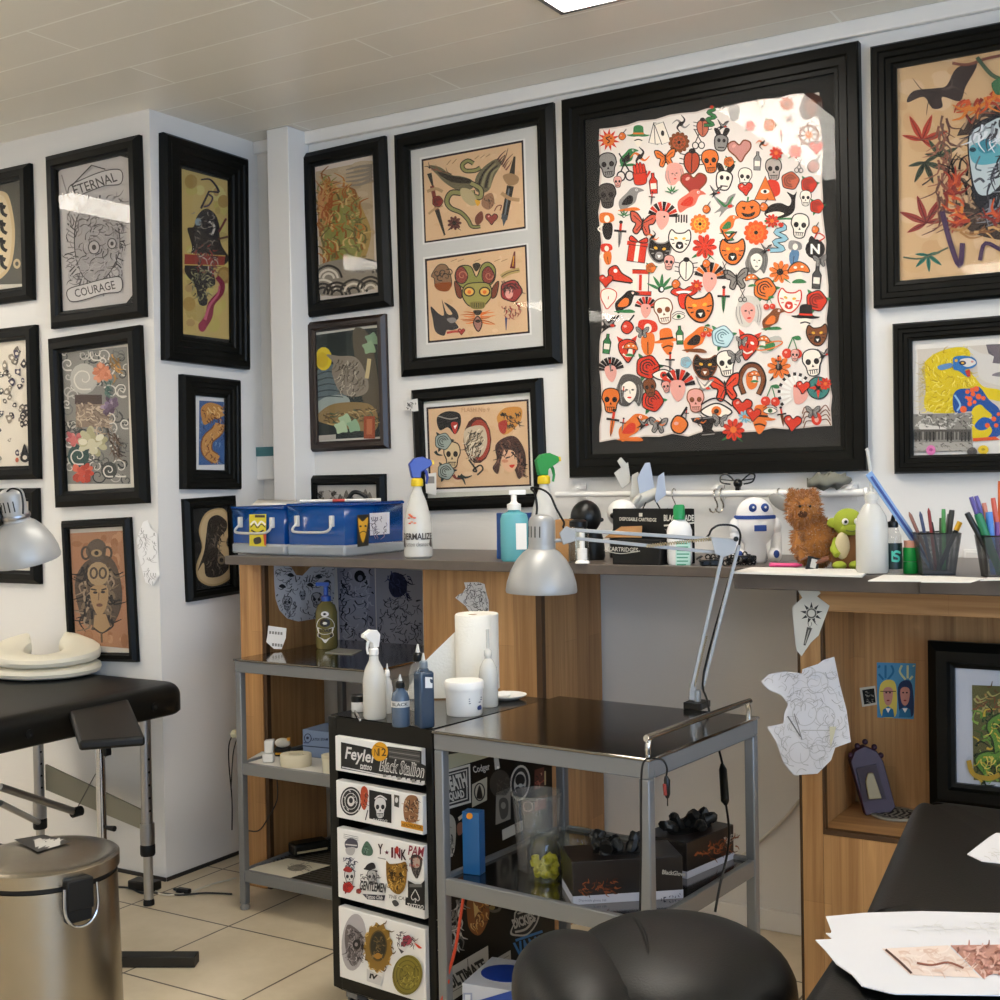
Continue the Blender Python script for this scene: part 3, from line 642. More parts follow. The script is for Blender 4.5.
def spider(a, c=RD, d=BR):
    for s in (-1, 1):
        for k in range(4): y = .5 - k * .33; a.curve([(s * .2, y * .6), (s * .7, y + .25), (s * .95, y - .2)], .07, d)
    a.ell(0, -.15, .36, .45, c); a.ell(0, .4, .22, .2, d); a.ell(0, -.2, .15, .2, PK)
def eye(a, c=RD, d=K): a.out([(-1, 0), (-.5, .4), (0, .55), (.5, .4), (1, 0), (.4, -.35), (-.4, -.35)], CR, .1, d); a.ell(0, .05, .33, .33, c); a.ell(0, .05, .16, .16, d); a.curve([(-1, .45), (-.3, .85), (.4, .8), (1, .4)], .1, d)
def hat(a, c=K, e=RD, f=CR): a.blob([(-1, .1), (-.5, .2), (-.4, .8), (0, .95), (.4, .8), (.5, .2), (1, .1), (.6, -.05), (-.6, -.05)], c); a.line([(-.48, .22), (.48, .22)], .14, e); a.blob([(-.4, -.1), (.4, -.1), (.3, -.6), (0, -.95), (-.3, -.6)], f); a.curve([(-.35, -.4), (0, -.3), (.35, -.4)], .1, K)
def pumpkin(a, c=OR, d=K):
    a.out([(0, .55), (-.5, .65), (-.95, .2), (-.85, -.5), (-.3, -.8), (.3, -.8), (.85, -.5), (.95, .2), (.5, .65)], c, .08, d); a.line([(0, .55), (.1, .95)], .14, GN)
    a.poly([(-.5, .2), (-.15, .2), (-.3, -.1)], d); a.poly([(.5, .2), (.15, .2), (.3, -.1)], d); a.blob([(-.55, -.25), (0, -.4), (.55, -.25), (.3, -.6), (-.3, -.6)], d)
def shroom(a, c=OR, d=K): a.blob([(-.2, .1), (.2, .1), (.3, -.9), (-.3, -.9)], CR); a.out([(-.9, .0), (-.7, .6), (0, .95), (.7, .6), (.9, 0), (0, .12)], c, .1, d); a.ell(-.3, .45, .16, .12, CR); a.ell(.3, .5, .14, .1, CR); a.blob([(-.6, -.9), (-.3, -.6), (.3, -.6), (.6, -.9)], GN)
def lips(a, c=RD, d=K): a.out([(-1, .3), (-.5, .7), (0, .5), (.5, .7), (1, .3), (.4, -.05), (-.4, -.05)], c, .08, d); a.blob([(-.6, .3), (0, .4), (.6, .3), (0, .1)], WH); a.out([(-.4, .1), (.4, .1), (.3, -.7), (0, -1), (-.35, -.7)], c, .07, d)
def whale(a, c=K): a.blob([(-1, -.3), (-.6, .2), (0, .3), (.5, .1), (.65, .5), (.4, .95), (.8, .75), (1, .95), (.9, .5), (.8, -.2), (.3, -.55), (-.6, -.6)], c); a.blob([(-.9, -.35), (-.3, -.2), (.2, -.35), (-.4, -.55)], CR); a.curve([(-1, -.75), (0, -.65), (1, -.7)], .12, GN)
def bunny(a, c=CR, d=K):
    a.blob([(-.35, .4), (-.55, 1), (-.2, .95), (0, .45)], d); a.blob([(.1, .45), (.35, 1), (.7, .85), (.35, .3)], d); a.out([(-.5, .3), (0, .5), (.5, .2), (.4, -.4), (.1, -.8), (-.5, -.6)], c, .09, d); a.ell(-.2, .05, .13, .16, d); a.ell(.2, 0, .12, .15, d); a.line([(-.3, -.5), (.2, -.55)], .08, d)
def cherry(a, c=RD): a.curve([(-.4, -.3), (-.1, .4), (.1, .9)], .09, GN); a.curve([(.45, -.3), (.3, .3), (.1, .9)], .09, GN); a.blob([(.1, .9), (.6, 1), (.8, .7), (.4, .65)], GN); a.ell(-.4, -.45, .42, .42, c); a.ell(.45, -.5, .4, .4, c); a.ell(-.5, -.35, .12, .1, PK); a.ell(.35, -.4, .12, .1, PK)
def leaf(a, c=GN):
    for q in (-1.2, -.6, 0, .6, 1.2):
        s, k = math.sin(q), math.cos(q); a.blob([(0, -.4), (.5 * s - .13 * k, -.4 + .6 * k + .1 * s), (1.15 * s, -.4 + 1.2 * k), (.5 * s + .13 * k, -.4 + .6 * k - .1 * s)], c)
    a.ell(0, -.35, .24, .24, K); a.ell(.04, -.32, .12, .16, WH)
def imp(a, c=RD, d=K): a.poly([(-.6, .5), (-.75, 1), (-.3, .75)], c); a.poly([(.6, .5), (.75, 1), (.3, .75)], c); a.out([(-.6, .5), (0, .75), (.6, .5), (.6, -.1), (.3, -.6), (0, -.95), (-.3, -.6), (-.6, -.1)], c, .08, d); a.ell(-.25, .2, .14, .09, CR, .4); a.ell(.25, .2, .14, .09, CR, -.4); a.curve([(-.35, -.3), (0, -.5), (.35, -.3)], .1, CR); a.line([(0, .1), (0, -.15)], .07, d)
def wheel(a, c=RD, d=K, e=None): 
    for k in range(8): q = 2 * PI * k / 8; a.line([(0, 0), (math.cos(q), math.sin(q))], .13, d)
    a.curve(ring(12, .72), .2, c, True); a.ell(0, 0, .3, .3, e or c)
def compass(a): a.ell(0, 0, 1, 1, '#3c7c74'); a.curve(ring(14, .95), .1, K, True); a.poly(star(4, .95, .25), RD); a.poly(star(4, .6, .15, PI / 4), K); a.ell(0, 0, .14, .14, K)
def cards(a): 
    for q in (-.3, 0, .3): c, s = math.cos(q), math.sin(q); P = [(-.4, -.9), (.4, -.9), (.4, .9), (-.4, .9)]; P = [(x * c - y * s + q, x * s + y * c) for x, y in P]; a.poly(P, CR); a.line(P, .07, K, True)
    a.ell(.3, 0, .15, .25, K)
def scissors(a, c=K): a.line([(-.35, 1), (.3, -.3)], .1, c); a.line([(.35, 1), (-.3, -.3)], .1, c); a.curve([(.3 + .28 * x, -.6 + .32 * y) for x, y in ring(8, 1)], .1, c, True); a.curve([(-.3 + .28 * x, -.6 + .32 * y) for x, y in ring(8, 1)], .1, c, True)
def hand(a, c=RD, d=K):
    a.out([(-.5, -.9), (.4, -.9), (.55, -.1), (.5, .2), (-.5, .2), (-.6, -.2)], c, .07, d)
    for i, x in enumerate((-.4, -.13, .14, .4)): a.out([(x - .12, .1), (x - .1, .75 + .15 * (i in (1, 2))), (x + .1, .75 + .15 * (i in (1, 2))), (x + .12, .1)], c, .05, d)
    a.line([(.5, -.4), (.9, .1)], .2, c)
def face(a, c=CR, h=K, e=RD):
    a.blob([(-.7, .4), (-.4, .95), (.2, 1), (.7, .7), (.85, 0), (.6, -.9), (.3, -.6), (-.1, -.9), (-.6, -.8), (-.85, -.2)], h); a.blob([(-.45, .3), (0, .6), (.4, .3), (.35, -.3), (0, -.7), (-.35, -.3)], c)
    a.ell(-.17, .08, .09, .05, K); a.ell(.2, .08, .09, .05, K); a.ell(0, -.38, .13, .06, e); a.line([(.02, .05), (.05, -.15)], .04, K)
    for s in (-.7, -.5, .55, .7): a.curve([(s, .4), (s * 1.1, -.1), (s * .9, -.7)], .05, GY)
def beast(a, c=OR, d=K):
    a.out([(-.9, .3), (-.7, .85), (-.3, .6), (.3, .65), (.7, .9), (.85, .35), (.7, -.3), (.25, -.85), (-.3, -.8), (-.75, -.3)], c, .1, d); a.ell(-.32, .2, .15, .1, YL, -.3); a.ell(.32, .2, .15, .1, YL, .3); a.blob([(-.2, -.1), (.2, -.1), (.3, -.5), (0, -.65), (-.3, -.5)], d); a.poly([(-.15, -.3), (0, -.55), (.15, -.3)], WH)
    for s in (-1, 1): a.line([(s * .75, .1), (s * .45, .05)], .08, d); a.line([(s * .6, -.25), (s * .4, -.2)], .08, d)
def bird(a, c=OR, d=K, e=GN): a.blob([(-.9, -.2), (-.3, .4), (.1, .75), (.55, .75), (1, .5), (.55, .35), (.3, -.3), (-.2, -.6), (-.7, -.95)], c); a.blob([(-.7, -.4), (-.2, .2), (.15, .1), (0, -.4)], d); a.ell(.45, .58, .09, .09, WH); a.ell(.46, .58, .05, .05, d); a.blob([(-1, -.8), (-.4, -.9), (.6, -.9), (.2, -.65)], e)
def bug(a, c=RD, d=K): 
    for s in (-1, 1):
        for y in (.35, 0, -.35): a.line([(0, y), (s * .9, y + .15)], .07, d)
    a.out([(0, .7), (-.5, .4), (-.5, -.4), (0, -.95), (.5, -.4), (.5, .4)], c, .09, d); a.line([(0, .5), (0, -.8)], .07, d); a.ell(0, .72, .25, .2, d)
def snake(a, c=BL, d=K): P = [(-.5, -.9), (.4, -.7), (-.3, -.3), (.5, .05), (-.3, .4), (.3, .75), (.0, 1)]; a.curve(P, .36, d); a.curve(P, .24, c); a.ell(0, .95, .2, .16, RD)
def bottle(a, c=RD, d=K): a.poly([(-.3, -.9), (.3, -.9), (.35, .2), (.12, .55), (.12, .9), (-.12, .9), (-.12, .55), (-.35, .2)], c); a.line([(-.3, -.9), (.3, -.9), (.35, .2), (.12, .55), (.12, .9), (-.12, .9), (-.12, .55), (-.35, .2)], .08, d, True); a.rect(-.25, -.5, .25, 0, CR)
def whirl(a, c=GY, d=K):
    for k in range(4): q = k * PI / 2 + .4; a.curve([(.15 * math.cos(q), .15 * math.sin(q)), (.6 * math.cos(q + .5), .6 * math.sin(q + .5)), (.95 * math.cos(q + 1.2), .95 * math.sin(q + 1.2))], (.3, .06), c if k % 2 else d)
    a.ell(0, 0, .25, .25, d)
def pillar(a, c=RD, d=K): a.rect(-.8, -.95, .8, -.65, c); a.rect(-.6, .6, .6, .9, c); a.rect(-.55, -.65, -.25, .6, CR); a.rect(.2, -.65, .5, .6, CR); a.line([(-.6, .9), (.6, .9), (.6, -.65), (.8, -.65), (.8, -.95), (-.8, -.95)], .07, d); a.rect(-.1, -.6, .1, .55, c)
def bars(a): 
    for i in range(5): a.line([(-.7 + i * .35, -.5 + (i % 2) * .1), (-.7 + i * .35, .6)], .2, K)
def pyramid(a, c=OR): a.blob([(.1, .6), (.9, .5), (1, -.4), (.3, -.6)], RD); a.poly([(-.9, -.8), (.7, -.9), (-.05, .95)], c); a.line([(-.9, -.8), (.7, -.9), (-.05, .95)], .08, K, True); a.ell(-.1, -.2, .34, .18, CR); a.ell(-.1, -.2, .13, .13, K)
def badge(a): a.ell(0, -.2, .75, .75, K); a.text('N', 0, -.2, .35, .38, WH, .03); a.curve([(-.1, .5), (.2, 1), (.7, .7), (.3, .4)], .1, RD); a.blob([(-.5, .4), (-.3, .8), (0, .45)], K)
def gift(a, c=RD): a.rect(-.6, -.9, .7, .3, c); a.rect(-.75, .25, .85, .55, c); a.rect(-.1, -.9, .2, .55, CR); a.out([(.05, .55), (-.5, .95), (-.6, .6)], c, .08, K); a.out([(.05, .55), (.6, .95), (.7, .6)], c, .08, K); a.line([(-.6, -.9), (.7, -.9), (.7, .3), (-.6, .3)], .07, K, True)
def crest(a, c=RD, d=K):
    for k in range(9): q = .2 + k * .34; a.line([(.2 * math.cos(q), .2 * math.sin(q)), (1. * math.cos(q), 1. * math.sin(q))], (.1, .26), c if k % 2 else d)
    a.blob([(-.4, .3), (.3, .3), (.4, -.3), (.0, -.9), (-.4, -.4)], PK); a.ell(.1, .0, .07, .07, d)
def chief(a):
    for k in range(10): q = .6 + k * .36; a.line([(.35 * math.cos(q) + .2, .45 * math.sin(q)), (.85 * math.cos(q) + .1, 1. * math.sin(q))], (.1, .2), WH); a.line([(.75 * math.cos(q) + .1, .88 * math.sin(q)), (.9 * math.cos(q) + .1, 1.05 * math.sin(q))], .16, K)
    a.blob([(0, .4), (.5, .3), (.75, -.1), (.5, -.5), (.1, -.5)], PK); a.line([(0, .35), (.55, .25)], .12, RD); a.ell(.45, 0, .07, .05, K)
def shoe(a, c=RD): a.out([(-.9, .2), (-.4, .5), (.1, .0), (.8, -.3), (.95, -.6), (-.6, -.6), (-.9, -.2)], c, .09, K); a.line([(-.8, -.65), (.9, -.65)], .12, K); a.ell(-.4, .1, .15, .15, WH)
def saturn(a): a.ell(.1, .1, .95, .5, '#b9b7ae', .7); a.ell(0, 0, .45, .4, GN); a.curve([(x * .95, y * .25 + x * .35) for x, y in ring(12, 1)], .1, OR, True)
def horseshoe_(a, c=BR): a.curve([(-.45, -.9), (-.75, 0), (-.45, .75), (0, .95), (.45, .75), (.75, 0), (.45, -.9)], .36, K); a.curve([(-.45, -.85), (-.72, 0), (-.42, .72), (0, .9), (.42, .72), (.72, 0), (.45, -.85)], .22, c); a.blob([(-.3, .4), (.3, .5), (.35, -.3), (0, -.6), (-.3, -.3)], OR)
def bomb(a, c=RD): a.out([(-.6, -.2), (-.2, .3), (.3, .1), (.5, -.4), (0, -.9), (-.5, -.7)], c, .1, K); a.line([(.1, .2), (.6, .8)], .14, K); a.ell(-.25, -.2, .16, .12, PK)
def pinup(a, c=OR, h=RD): a.blob([(-.25, .2), (.3, .2), (.4, -.3), (.2, -1), (-.2, -1), (-.4, -.4)], c); a.blob([(-.5, .9), (0, 1), (.5, .8), (.5, .3), (-.45, .25)], h); a.ell(.02, .5, .22, .27, CR); a.curve([(-.3, .1), (-.7, -.2), (-.4, -.5)], .12, CR); a.line([(0, -.3), (0, -1)], .06, K)
MOT = dict(sun=sun, skull=skull, heart=heart, rose=rose, flower=flower, mandala=mandala, bfly=bfly, swallow=swallow, dagger=dagger, anvil=anvil, spider=spider, eye=eye, hat=hat, pumpkin=pumpkin, shroom=shroom, lips=lips, whale=whale, bunny=bunny, cherry=cherry, leaf=leaf, imp=imp, wheel=wheel, compass=compass, cards=cards, scissors=scissors, hand=hand, face=face, beast=beast, bird=bird, bug=bug, snake=snake, bottle=bottle, whirl=whirl, pillar=pillar, bars=bars, pyramid=pyramid, badge=badge, gift=gift, crest=crest, chief=chief, shoe=shoe, saturn=saturn, horse=horseshoe_, bomb=bomb, pinup=pinup)
def stamp(a, rows, s0):
    for r in rows:
        k, x, y = r[:3]; s = r[3] if len(r) > 3 else 1; args = r[4:]
        a.at(x, y, s0 * s, rnd.uniform(-.15, .15)); MOT[k](a, *args)
# hair, waves and scales: bundles of tapering strokes inside a region
def strokes(a, pts, L, ang, w, cols, jit=.3, curl=.4, taper=True):
    for x, y in pts:
        q = (ang(x, y) if callable(ang) else ang) + rnd.uniform(-jit, jit); l = L * rnd.uniform(.6, 1.2); k = rnd.choice((-1, 1)) * curl
        P = [(x, y), (x + l * .5 * math.cos(q), y + l * .5 * math.sin(q)), (x + l * math.cos(q + k), y + l * math.sin(q + k))]
        a.curve(P, (w, w * .25) if taper else w, rnd.choice(cols), k=3)
def inside(poly, n, r=None):
    r = r or rnd; xs = [p[0] for p in poly]; ys = [p[1] for p in poly]; out = []
    while len(out) < n:
        x, y = r.uniform(min(xs), max(xs)), r.uniform(min(ys), max(ys)); c = False
        for i in range(len(poly)):
            (x1, y1), (x2, y2) = poly[i], poly[i - 1]
            if (y1 > y) != (y2 > y) and x < (x2 - x1) * (y - y1) / (y2 - y1) + x1: c = not c
        if c: out.append((x, y))
    return out
def scroll(a, x, y, s, w, col, rot=0, turns=1.4, flip=1):
    a.curve([(x + s * (1 - t) * math.cos(rot + flip * 2 * PI * turns * t), y + s * (1 - t) * math.sin(rot + flip * 2 * PI * turns * t)) for t in [i / 9 for i in range(9)]], (w, w * .5), col, k=3)
# ================================================================== framed pictures on the walls
M_FRAME = mat('black_frame', '#090906', .4, spec=.16)
M_FRAMEB = mat('dark_brown_frame', '#24150d', .35)
M_GLASS = clear('picture_glass', refl=.011)
M_BACK = mat('backing', '#2a2824', .7)
WALLS = {'B': (Vector((0, YB, 0)), Vector((1, 0, 0)), Vector((0, -1, 0))), 'A': (Vector((0, YA, 0)), Vector((1, 0, 0)), Vector((0, -1, 0))), 'C': (Vector((XC, 0, 0)), Vector((0, 1, 0)), Vector((1, 0, 0)))}
def wpt(w, n):
    o, u, nn = WALLS[w]; p = o + nn * n
    return lambda x, y: onP(x, y, p, nn)
def frame_geo(C, U, V, N, W, H, prof):
    vs, fs = [], []
    for ins, n in prof:
        for a, b in ((-1, -1), (1, -1), (1, 1), (-1, 1)): vs.append(C + U * a * (W / 2 - ins) + V * b * (H / 2 - ins) + N * n)
    for i in range(len(prof) - 1):
        for k in range(4): fs.append((i * 4 + k, i * 4 + (k + 1) % 4, (i + 1) * 4 + (k + 1) % 4, (i + 1) * 4 + k))
    return G().add(vs, fs)
def pic(label, w, tl, tr, bl, br, fw, d=.028, m=None, mat_col=None, group='framed pictures on the walls', W=None, style=0, name='picture_frame', plane=None):
    """corners are photo points on the frame's outer face; a missing side is set by the width W"""
    o, u, nn = plane or WALLS[w]; fl_ = .85 * d; nl, nr = (0, fl_) if w == 'C' else (fl_, 0)
    P = lambda q, n=nl: onP(q[0], q[1], o + nn * n, nn)
    if tr is None: a, c = P(tl), P(bl); b, e = a + u * W, c + u * W
    elif tl is None: b, e = P(tr, nr), P(br, nr); a, c = b - u * W, e - u * W
    else: a, b, c, e = P(tl), P(tr, nr), P(bl), P(br, nr)
    a, b, c, e = [q - nn * (q - o).dot(nn) for q in (a, b, c, e)]
    U = ((b - a) + (e - c)).normalized(); V = nn.cross(U).normalized()
    Wd = ((b - a).length + (e - c).length) / 2; H = ((a - c).length + (b - e).length) / 2
    C = (a + b + c + e) / 4; C = C - nn * (C - o).dot(nn)
    t = thing(name, label, 'framed picture', C - V * H / 2, world=True, group=group)
    prof = [[(0, .001), (0, d * .8), (.004, d), (fw * .42, d), (fw * .5, d * .82), (fw * .78, d * .78), (fw * .84, d * .62), (fw, d * .58), (fw, .003)],
            [(0, .001), (0, d * .7), (fw * .1, d), (fw * .3, d), (fw * .36, d * .86), (fw * .55, d * .86), (fw * .6, d * .7), (fw * .8, d * .7), (fw * .86, d * .55), (fw, d * .5), (fw, .003)],
            [(0, .001), (0, d * .55), (fw * .35, d), (fw * .75, d), (fw * .85, d * .7), (fw, d * .6), (fw, .003)]][style]
    frame_geo(C, U, V, nn, Wd, H, prof).make('frame', m or M_FRAME, t, smooth=False)
    def slabq(ins, n0, n1): return frame_geo(C, U, V, nn, Wd, H, [(ins, n0), (ins, n1)]).add([C + U * x * (Wd / 2 - ins) + V * y * (H / 2 - ins) + nn * n for n in (n0, n1) for x, y in ((-1, -1), (1, -1), (1, 1), (-1, 1))], [(3, 2, 1, 0), (4, 5, 6, 7)])
    slabq(fw - .004, .0005, .0025).make('backing_board', M_BACK, t)
    if mat_col: slabq(fw - .002, .0028, .0055).make('mat_board', mat('mat_' + mat_col, mat_col, .8), t)
    slabq(fw - .001, .0135, .0150).make('glass', M_GLASS, t)
    t['_w'] = w or 'B'
    return t
def print_on(t, crop, w=None, n=.0065): a = Art(wpt(w or t['_w'], n), WALLS[w or t['_w']][2], crop); a.px(); return a
def speckle(a, poly, n, cols, r0=2, r1=6):
    for x, y in inside(poly, n): a.ell(x, y, rnd.uniform(r0, r1), rnd.uniform(r0, r1), rnd.choice(cols), n=7)
# ---- the large flash sheet
t = pic('huge black frame holding a torn-edged sheet crowded with small red tattoo motifs', 'B', (560.6, 100.8), (860, 42.6), (569.6, 477), (869.8, 471.8), .07, .034, mat_col='#191713', style=0)
a = print_on(t, (560, 40, .32)); E = []
cor = [(122, 275), (812, 158), (850, 1202), (128, 1252)]
for i in range(4):
    (x0, y0), (x1, y1) = cor[i], cor[(i + 1) % 4]; m = 16 if i % 2 == 0 else 22
    for k in range(m):
        q = k / m; E.append((x0 + (x1 - x0) * q + rnd.uniform(-5, 5), y0 + (y1 - y0) * q + rnd.uniform(-6, 6)))
a.px(); a.poly(E, '#d6c6ba')
ctr = (480, 715); a.poly([(ctr[0] + (x - ctr[0]) * .985, ctr[1] + (y - ctr[1]) * .99) for x, y in E], '#e9dfd5')
rows = [('sun', 152, 312), ('hat', 245, 300, 1, GN, OR), ('bird', 215, 365, .9, GN), ('cards', 310, 292), ('whirl', 378, 262, .8), ('mandala', 372, 320, .95, BR, '#b5532f'), ('scissors', 432, 310, .9), ('bug', 446, 272, .9, '#c2694f'), ('snake', 470, 240, .9, GN), ('skull', 545, 228, .7, GY), ('cards', 625, 208, .7), ('flower', 708, 200, .7, '#c66b3f', BR, None), ('face', 785, 210, 1.2, BR, '#4a2a20', BR), ('wheel', 778, 297, 1.1, BR, '#4f2f22', OR),
 ('bunny', 505, 315, 1.1, GY), ('heart', 562, 345, 1.05, '#c98a80', BR), ('bottle', 617, 378, .9, GY), ('skull', 668, 405, 1, '#b5a79c'), ('whirl', 250, 365, .9, OR), ('bfly', 330, 370, .9, OR), ('bug', 412, 378, 1.2, '#b5482d'), ('skull', 470, 380, 1.05, OR), ('skull', 150, 392, 1.1, GY), ('scissors', 203, 398, 1.25), ('hand', 250, 418, 1), ('face', 358, 420, 1, PK, PK), ('heart', 418, 450, 1.15, '#a83a30', BR), ('bunny', 515, 432, 1.3), ('skull', 578, 430, .85), ('heart', 580, 465, .65), ('rose', 720, 440, .95, '#c9664a', None), ('bomb', 795, 385, .9, '#9c5a48'),
 ('skull', 148, 488, 1.1, '#4d4743'), ('bird', 222, 495, 1.2, GY, K, OR), ('bottle', 292, 448, 1), ('bird', 410, 500, 1.25, '#d8705c', RD, None), ('swallow', 515, 515, 1.1, GN, GY), ('pyramid', 645, 465, 1.15), ('rose', 778, 452, .85), ('skull', 768, 495, .7), ('rose', 803, 520, .75), ('pumpkin', 588, 528, 1.1), ('whale', 690, 525, 1.45), ('pinup', 148, 580, 1.15, K, OR), ('bfly', 258, 575, 1.15, '#cc5b45'), ('crest', 322, 552, 1.3), ('bars', 380, 560, .65), ('mandala', 438, 575, .9, OR, YL), ('skull', 750, 582, 1.1), ('ell', 0, 0), ('bird', 530, 575, .95, OR, GN, GN), ('mandala', 613, 602, 1.1, '#e05a26', OR), ('snake', 685, 620, 1.25), ('badge', 798, 645, 1.15),
 ('dagger', 188, 608, 1.2), ('gift', 240, 655, 1.2), ('beast', 312, 660, 1.15, K, GY), ('beast', 375, 628, 1.1, CR), ('flower', 452, 645, 1.15, RD, RD), ('pinup', 733, 665, 1.05, '#5b7fa0', GY), ('swallow', 525, 618, .8, OR, K, GN), ('beast', 540, 662, 1.25), ('face', 615, 692, 1.15, CR, '#6b6661', GY), ('flower', 688, 725, 1.05, OR, K), ('shroom', 747, 727, 1), ('bottle', 803, 742, 1.1, '#55504c'), ('pinup', 148, 668, .9), ('shoe', 190, 728, 1.15, RD), ('pillar', 252, 757, 1.2), ('leaf', 318, 765, 1.2), ('bug', 395, 715, 1.1, CR), ('crest', 470, 745, 1.4, OR), ('bfly', 553, 748, 1.05, '#8b847c'), ('rose', 640, 778, 1.2, OR), ('beast', 718, 815, 1.15, CR, RD), ('rose', 802, 815, 1.1), ('imp', 152, 805, 1.05, CR, RD), ('bird', 210, 815, 1.15, K, OR), ('crest', 270, 838, 1), ('lips', 388, 800, 1.15), ('skull', 325, 848, 1.15, CR, BR), ('beast', 438, 838, 1.4), ('dagger', 512, 812, 1.2, GN), ('face', 590, 850, 1.4, PK, '#cfc8bd'), ('bird', 668, 870, 1.1, BR, OR), ('hat', 768, 868, 1.25)]
rows0 = [r for r in rows if r[0] != 'ell']; a.crop = (560, 40, .32); stamp(a, rows0, 36)
rows = [('swallow', 150, 198, 1), ('bomb', 213, 200, .95), ('pinup', 275, 240, 1.5), ('hat', 335, 255, 1.25, OR, K, OR), ('eye', 372, 178, .55, GN), ('bottle', 375, 235, .9, GN), ('bird', 432, 245, 1.35, OR, K, BR), ('rose', 508, 240, 1.15, '#bcd7da', GN, '#5d7d86'), ('imp', 588, 268, 1.35), ('saturn', 655, 268, 1.15), ('cherry', 725, 275, 1.05), ('beast', 805, 235, 1.05, BR), ('bottle', 148, 262, .95, GN), ('imp', 212, 280, 1.2), ('crest', 160, 345, 1.15, K), ('rose', 275, 335, 1.25), ('dagger', 345, 320, .9), ('eye', 325, 362, 1), ('beast', 455, 335, 1.2, K, BR), ('skull', 520, 325, 1.15), ('horse', 600, 375, 1.4), ('flower', 685, 335, 1.1, OR, K, K), ('skull', 790, 322, 1.2, CR), ('crest', 370, 395, 1.5, RD), ('rose', 395, 320, .6, BL, None, GY), ('bfly', 518, 400, 1.35, '#d8452a'), ('face', 218, 410, 1.45, CR, '#55504c'), ('skull', 160, 440, 1.1, OR), ('rose', 290, 440, 1.15), ('skull', 282, 400, .8, BR), ('cherry', 658, 425, 1), ('chief', 730, 415, 1.7), ('compass', 808, 400, 1), ('swallow', 450, 395, .9, CR, GY), ('skull', 425, 440, 1.05, PK, BR), ('eye', 490, 475, 1.35, OR), ('heart', 570, 460, .9), ('flower', 578, 490, .6, BL, OR), ('spider', 802, 490, 1.25), ('dagger', 165, 510, 1.25, OR), ('bird', 230, 520, 1.4, OR, RD, OR), ('bfly', 308, 517, .8, GY), ('bomb', 375, 500, 1.3, OR), ('anvil', 462, 515, 1.4), ('flower', 543, 530, 1.05), ('hat', 627, 498, 1.35, OR, K, OR), ('heart', 728, 510, .8), ('dagger', 695, 490, .9, BR)]
ALL = [(r[1], r[2]) for r in rows0] + [(r[1], r[2] + 625) for r in rows]
a.crop = (560, 260, .32); stamp(a, rows, 36)
a.crop = (560, 40, .32); FK = [('heart',), ('dagger',), ('cherry',), ('swallow', GY), ('bfly', GY), ('eye', GN), ('leaf',), ('bomb', OR), ('rose', OR), ('whirl', OR), ('flower', RD), ('skull', PK), ('scissors',), ('shroom',), ('star',)]; n_ = 0
for x, y in inside([(140, 290), (800, 180), (835, 1170), (150, 1215)], 5000):
    if min((x - p) ** 2 + (y - q) ** 2 for p, q in ALL) > 47 ** 2 and n_ < 120: ALL.append((x, y)); n_ += 1; k = rnd.choice(FK[:-1]); stamp(a, [(k[0], x, y, rnd.uniform(.5, .68)) + k[1:]], 36)
a.make('print', t)
# ---- double flash frame
t = pic('large black frame with two tan flash sheets, an eagle above a winged skull', 'B', (392.2, 135.8), (555.4, 102.2), (400, 375.8), (563, 364.6), .058, .03, mat_col='#c9c7c2', style=2)
TAN, TAN2 = '#d9b48c', '#c99e74'
def flash(t, crop, outer, inner, n=.0068):
    a = print_on(t, crop, n=n); a.poly([(x + dx * 10, y + dy * 10) for (x, y), (dx, dy) in zip(outer, ((-1.4, -1.2), (1.4, -1.2), (1.4, 1.2), (-1.4, 1.2)))], '#dedcd6'); a.poly(outer, '#2a1c1d'); a.poly(inner, TAN); a.clip = inner
    for x, y in inside(inner, 26): a.ell(x, y, rnd.uniform(10, 40), rnd.uniform(8, 25), rnd.choice(('#dcb991', '#d5ae85', '#dfbd97')), n=10)
    return a
a = flash(t, (405, 130, .14), [(118, 210), (845, 72), (863, 703), (140, 808)], [(132, 222), (832, 90), (852, 690), (150, 795)])
D1, D2 = '#3b342c', '#6e664f'
a.blob([(170, 255), (250, 265), (330, 320), (400, 330), (480, 360), (480, 420), (380, 430), (290, 380), (230, 320)], D2); a.blob([(230, 300), (330, 325), (460, 350), (470, 380), (330, 370)], D1)
strokes(a, [(180 + i * 22, 275 + i * 6) for i in range(8)], 60, 3.6, 9, [D1, '#8c5a46'], .2)
a.blob([(500, 420), (510, 330), (580, 250), (660, 205), (690, 240), (640, 330), (600, 430), (540, 450)], D2)
for k in range(4): a.curve([(520 + k * 28, 420 - k * 3), (560 + k * 22, 310), (640 + k * 12, 225 + k * 14)], (20, 8), D1 if k % 2 == 0 else '#8f8866')
strokes(a, [(660 + i * 10, 215 + i * 12) for i in range(7)], 110, -1.0, 12, ['#7c4c42', '#5c3a34', D1], .15, .1)
SN = [(540, 270), (500, 290), (430, 290), (410, 250), (450, 220), (490, 240)]; a.curve(SN, 34, D1); a.curve(SN, 20, '#8d8a58')
SN = [(470, 380), (540, 420), (540, 480), (490, 470), (480, 430)]; a.curve(SN, 40, D1); a.curve(SN, 26, '#9a9462')
SN = [(400, 450), (330, 450), (300, 510), (330, 560), (400, 590), (450, 640), (480, 690), (540, 690)]; a.curve(SN, (46, 26), D1); a.curve(SN, (30, 14), '#8d8a58')
a.blob([(400, 420), (470, 430), (520, 520), (470, 540), (410, 490)], '#b9a880'); a.blob([(500, 500), (540, 510), (520, 545)], YL)
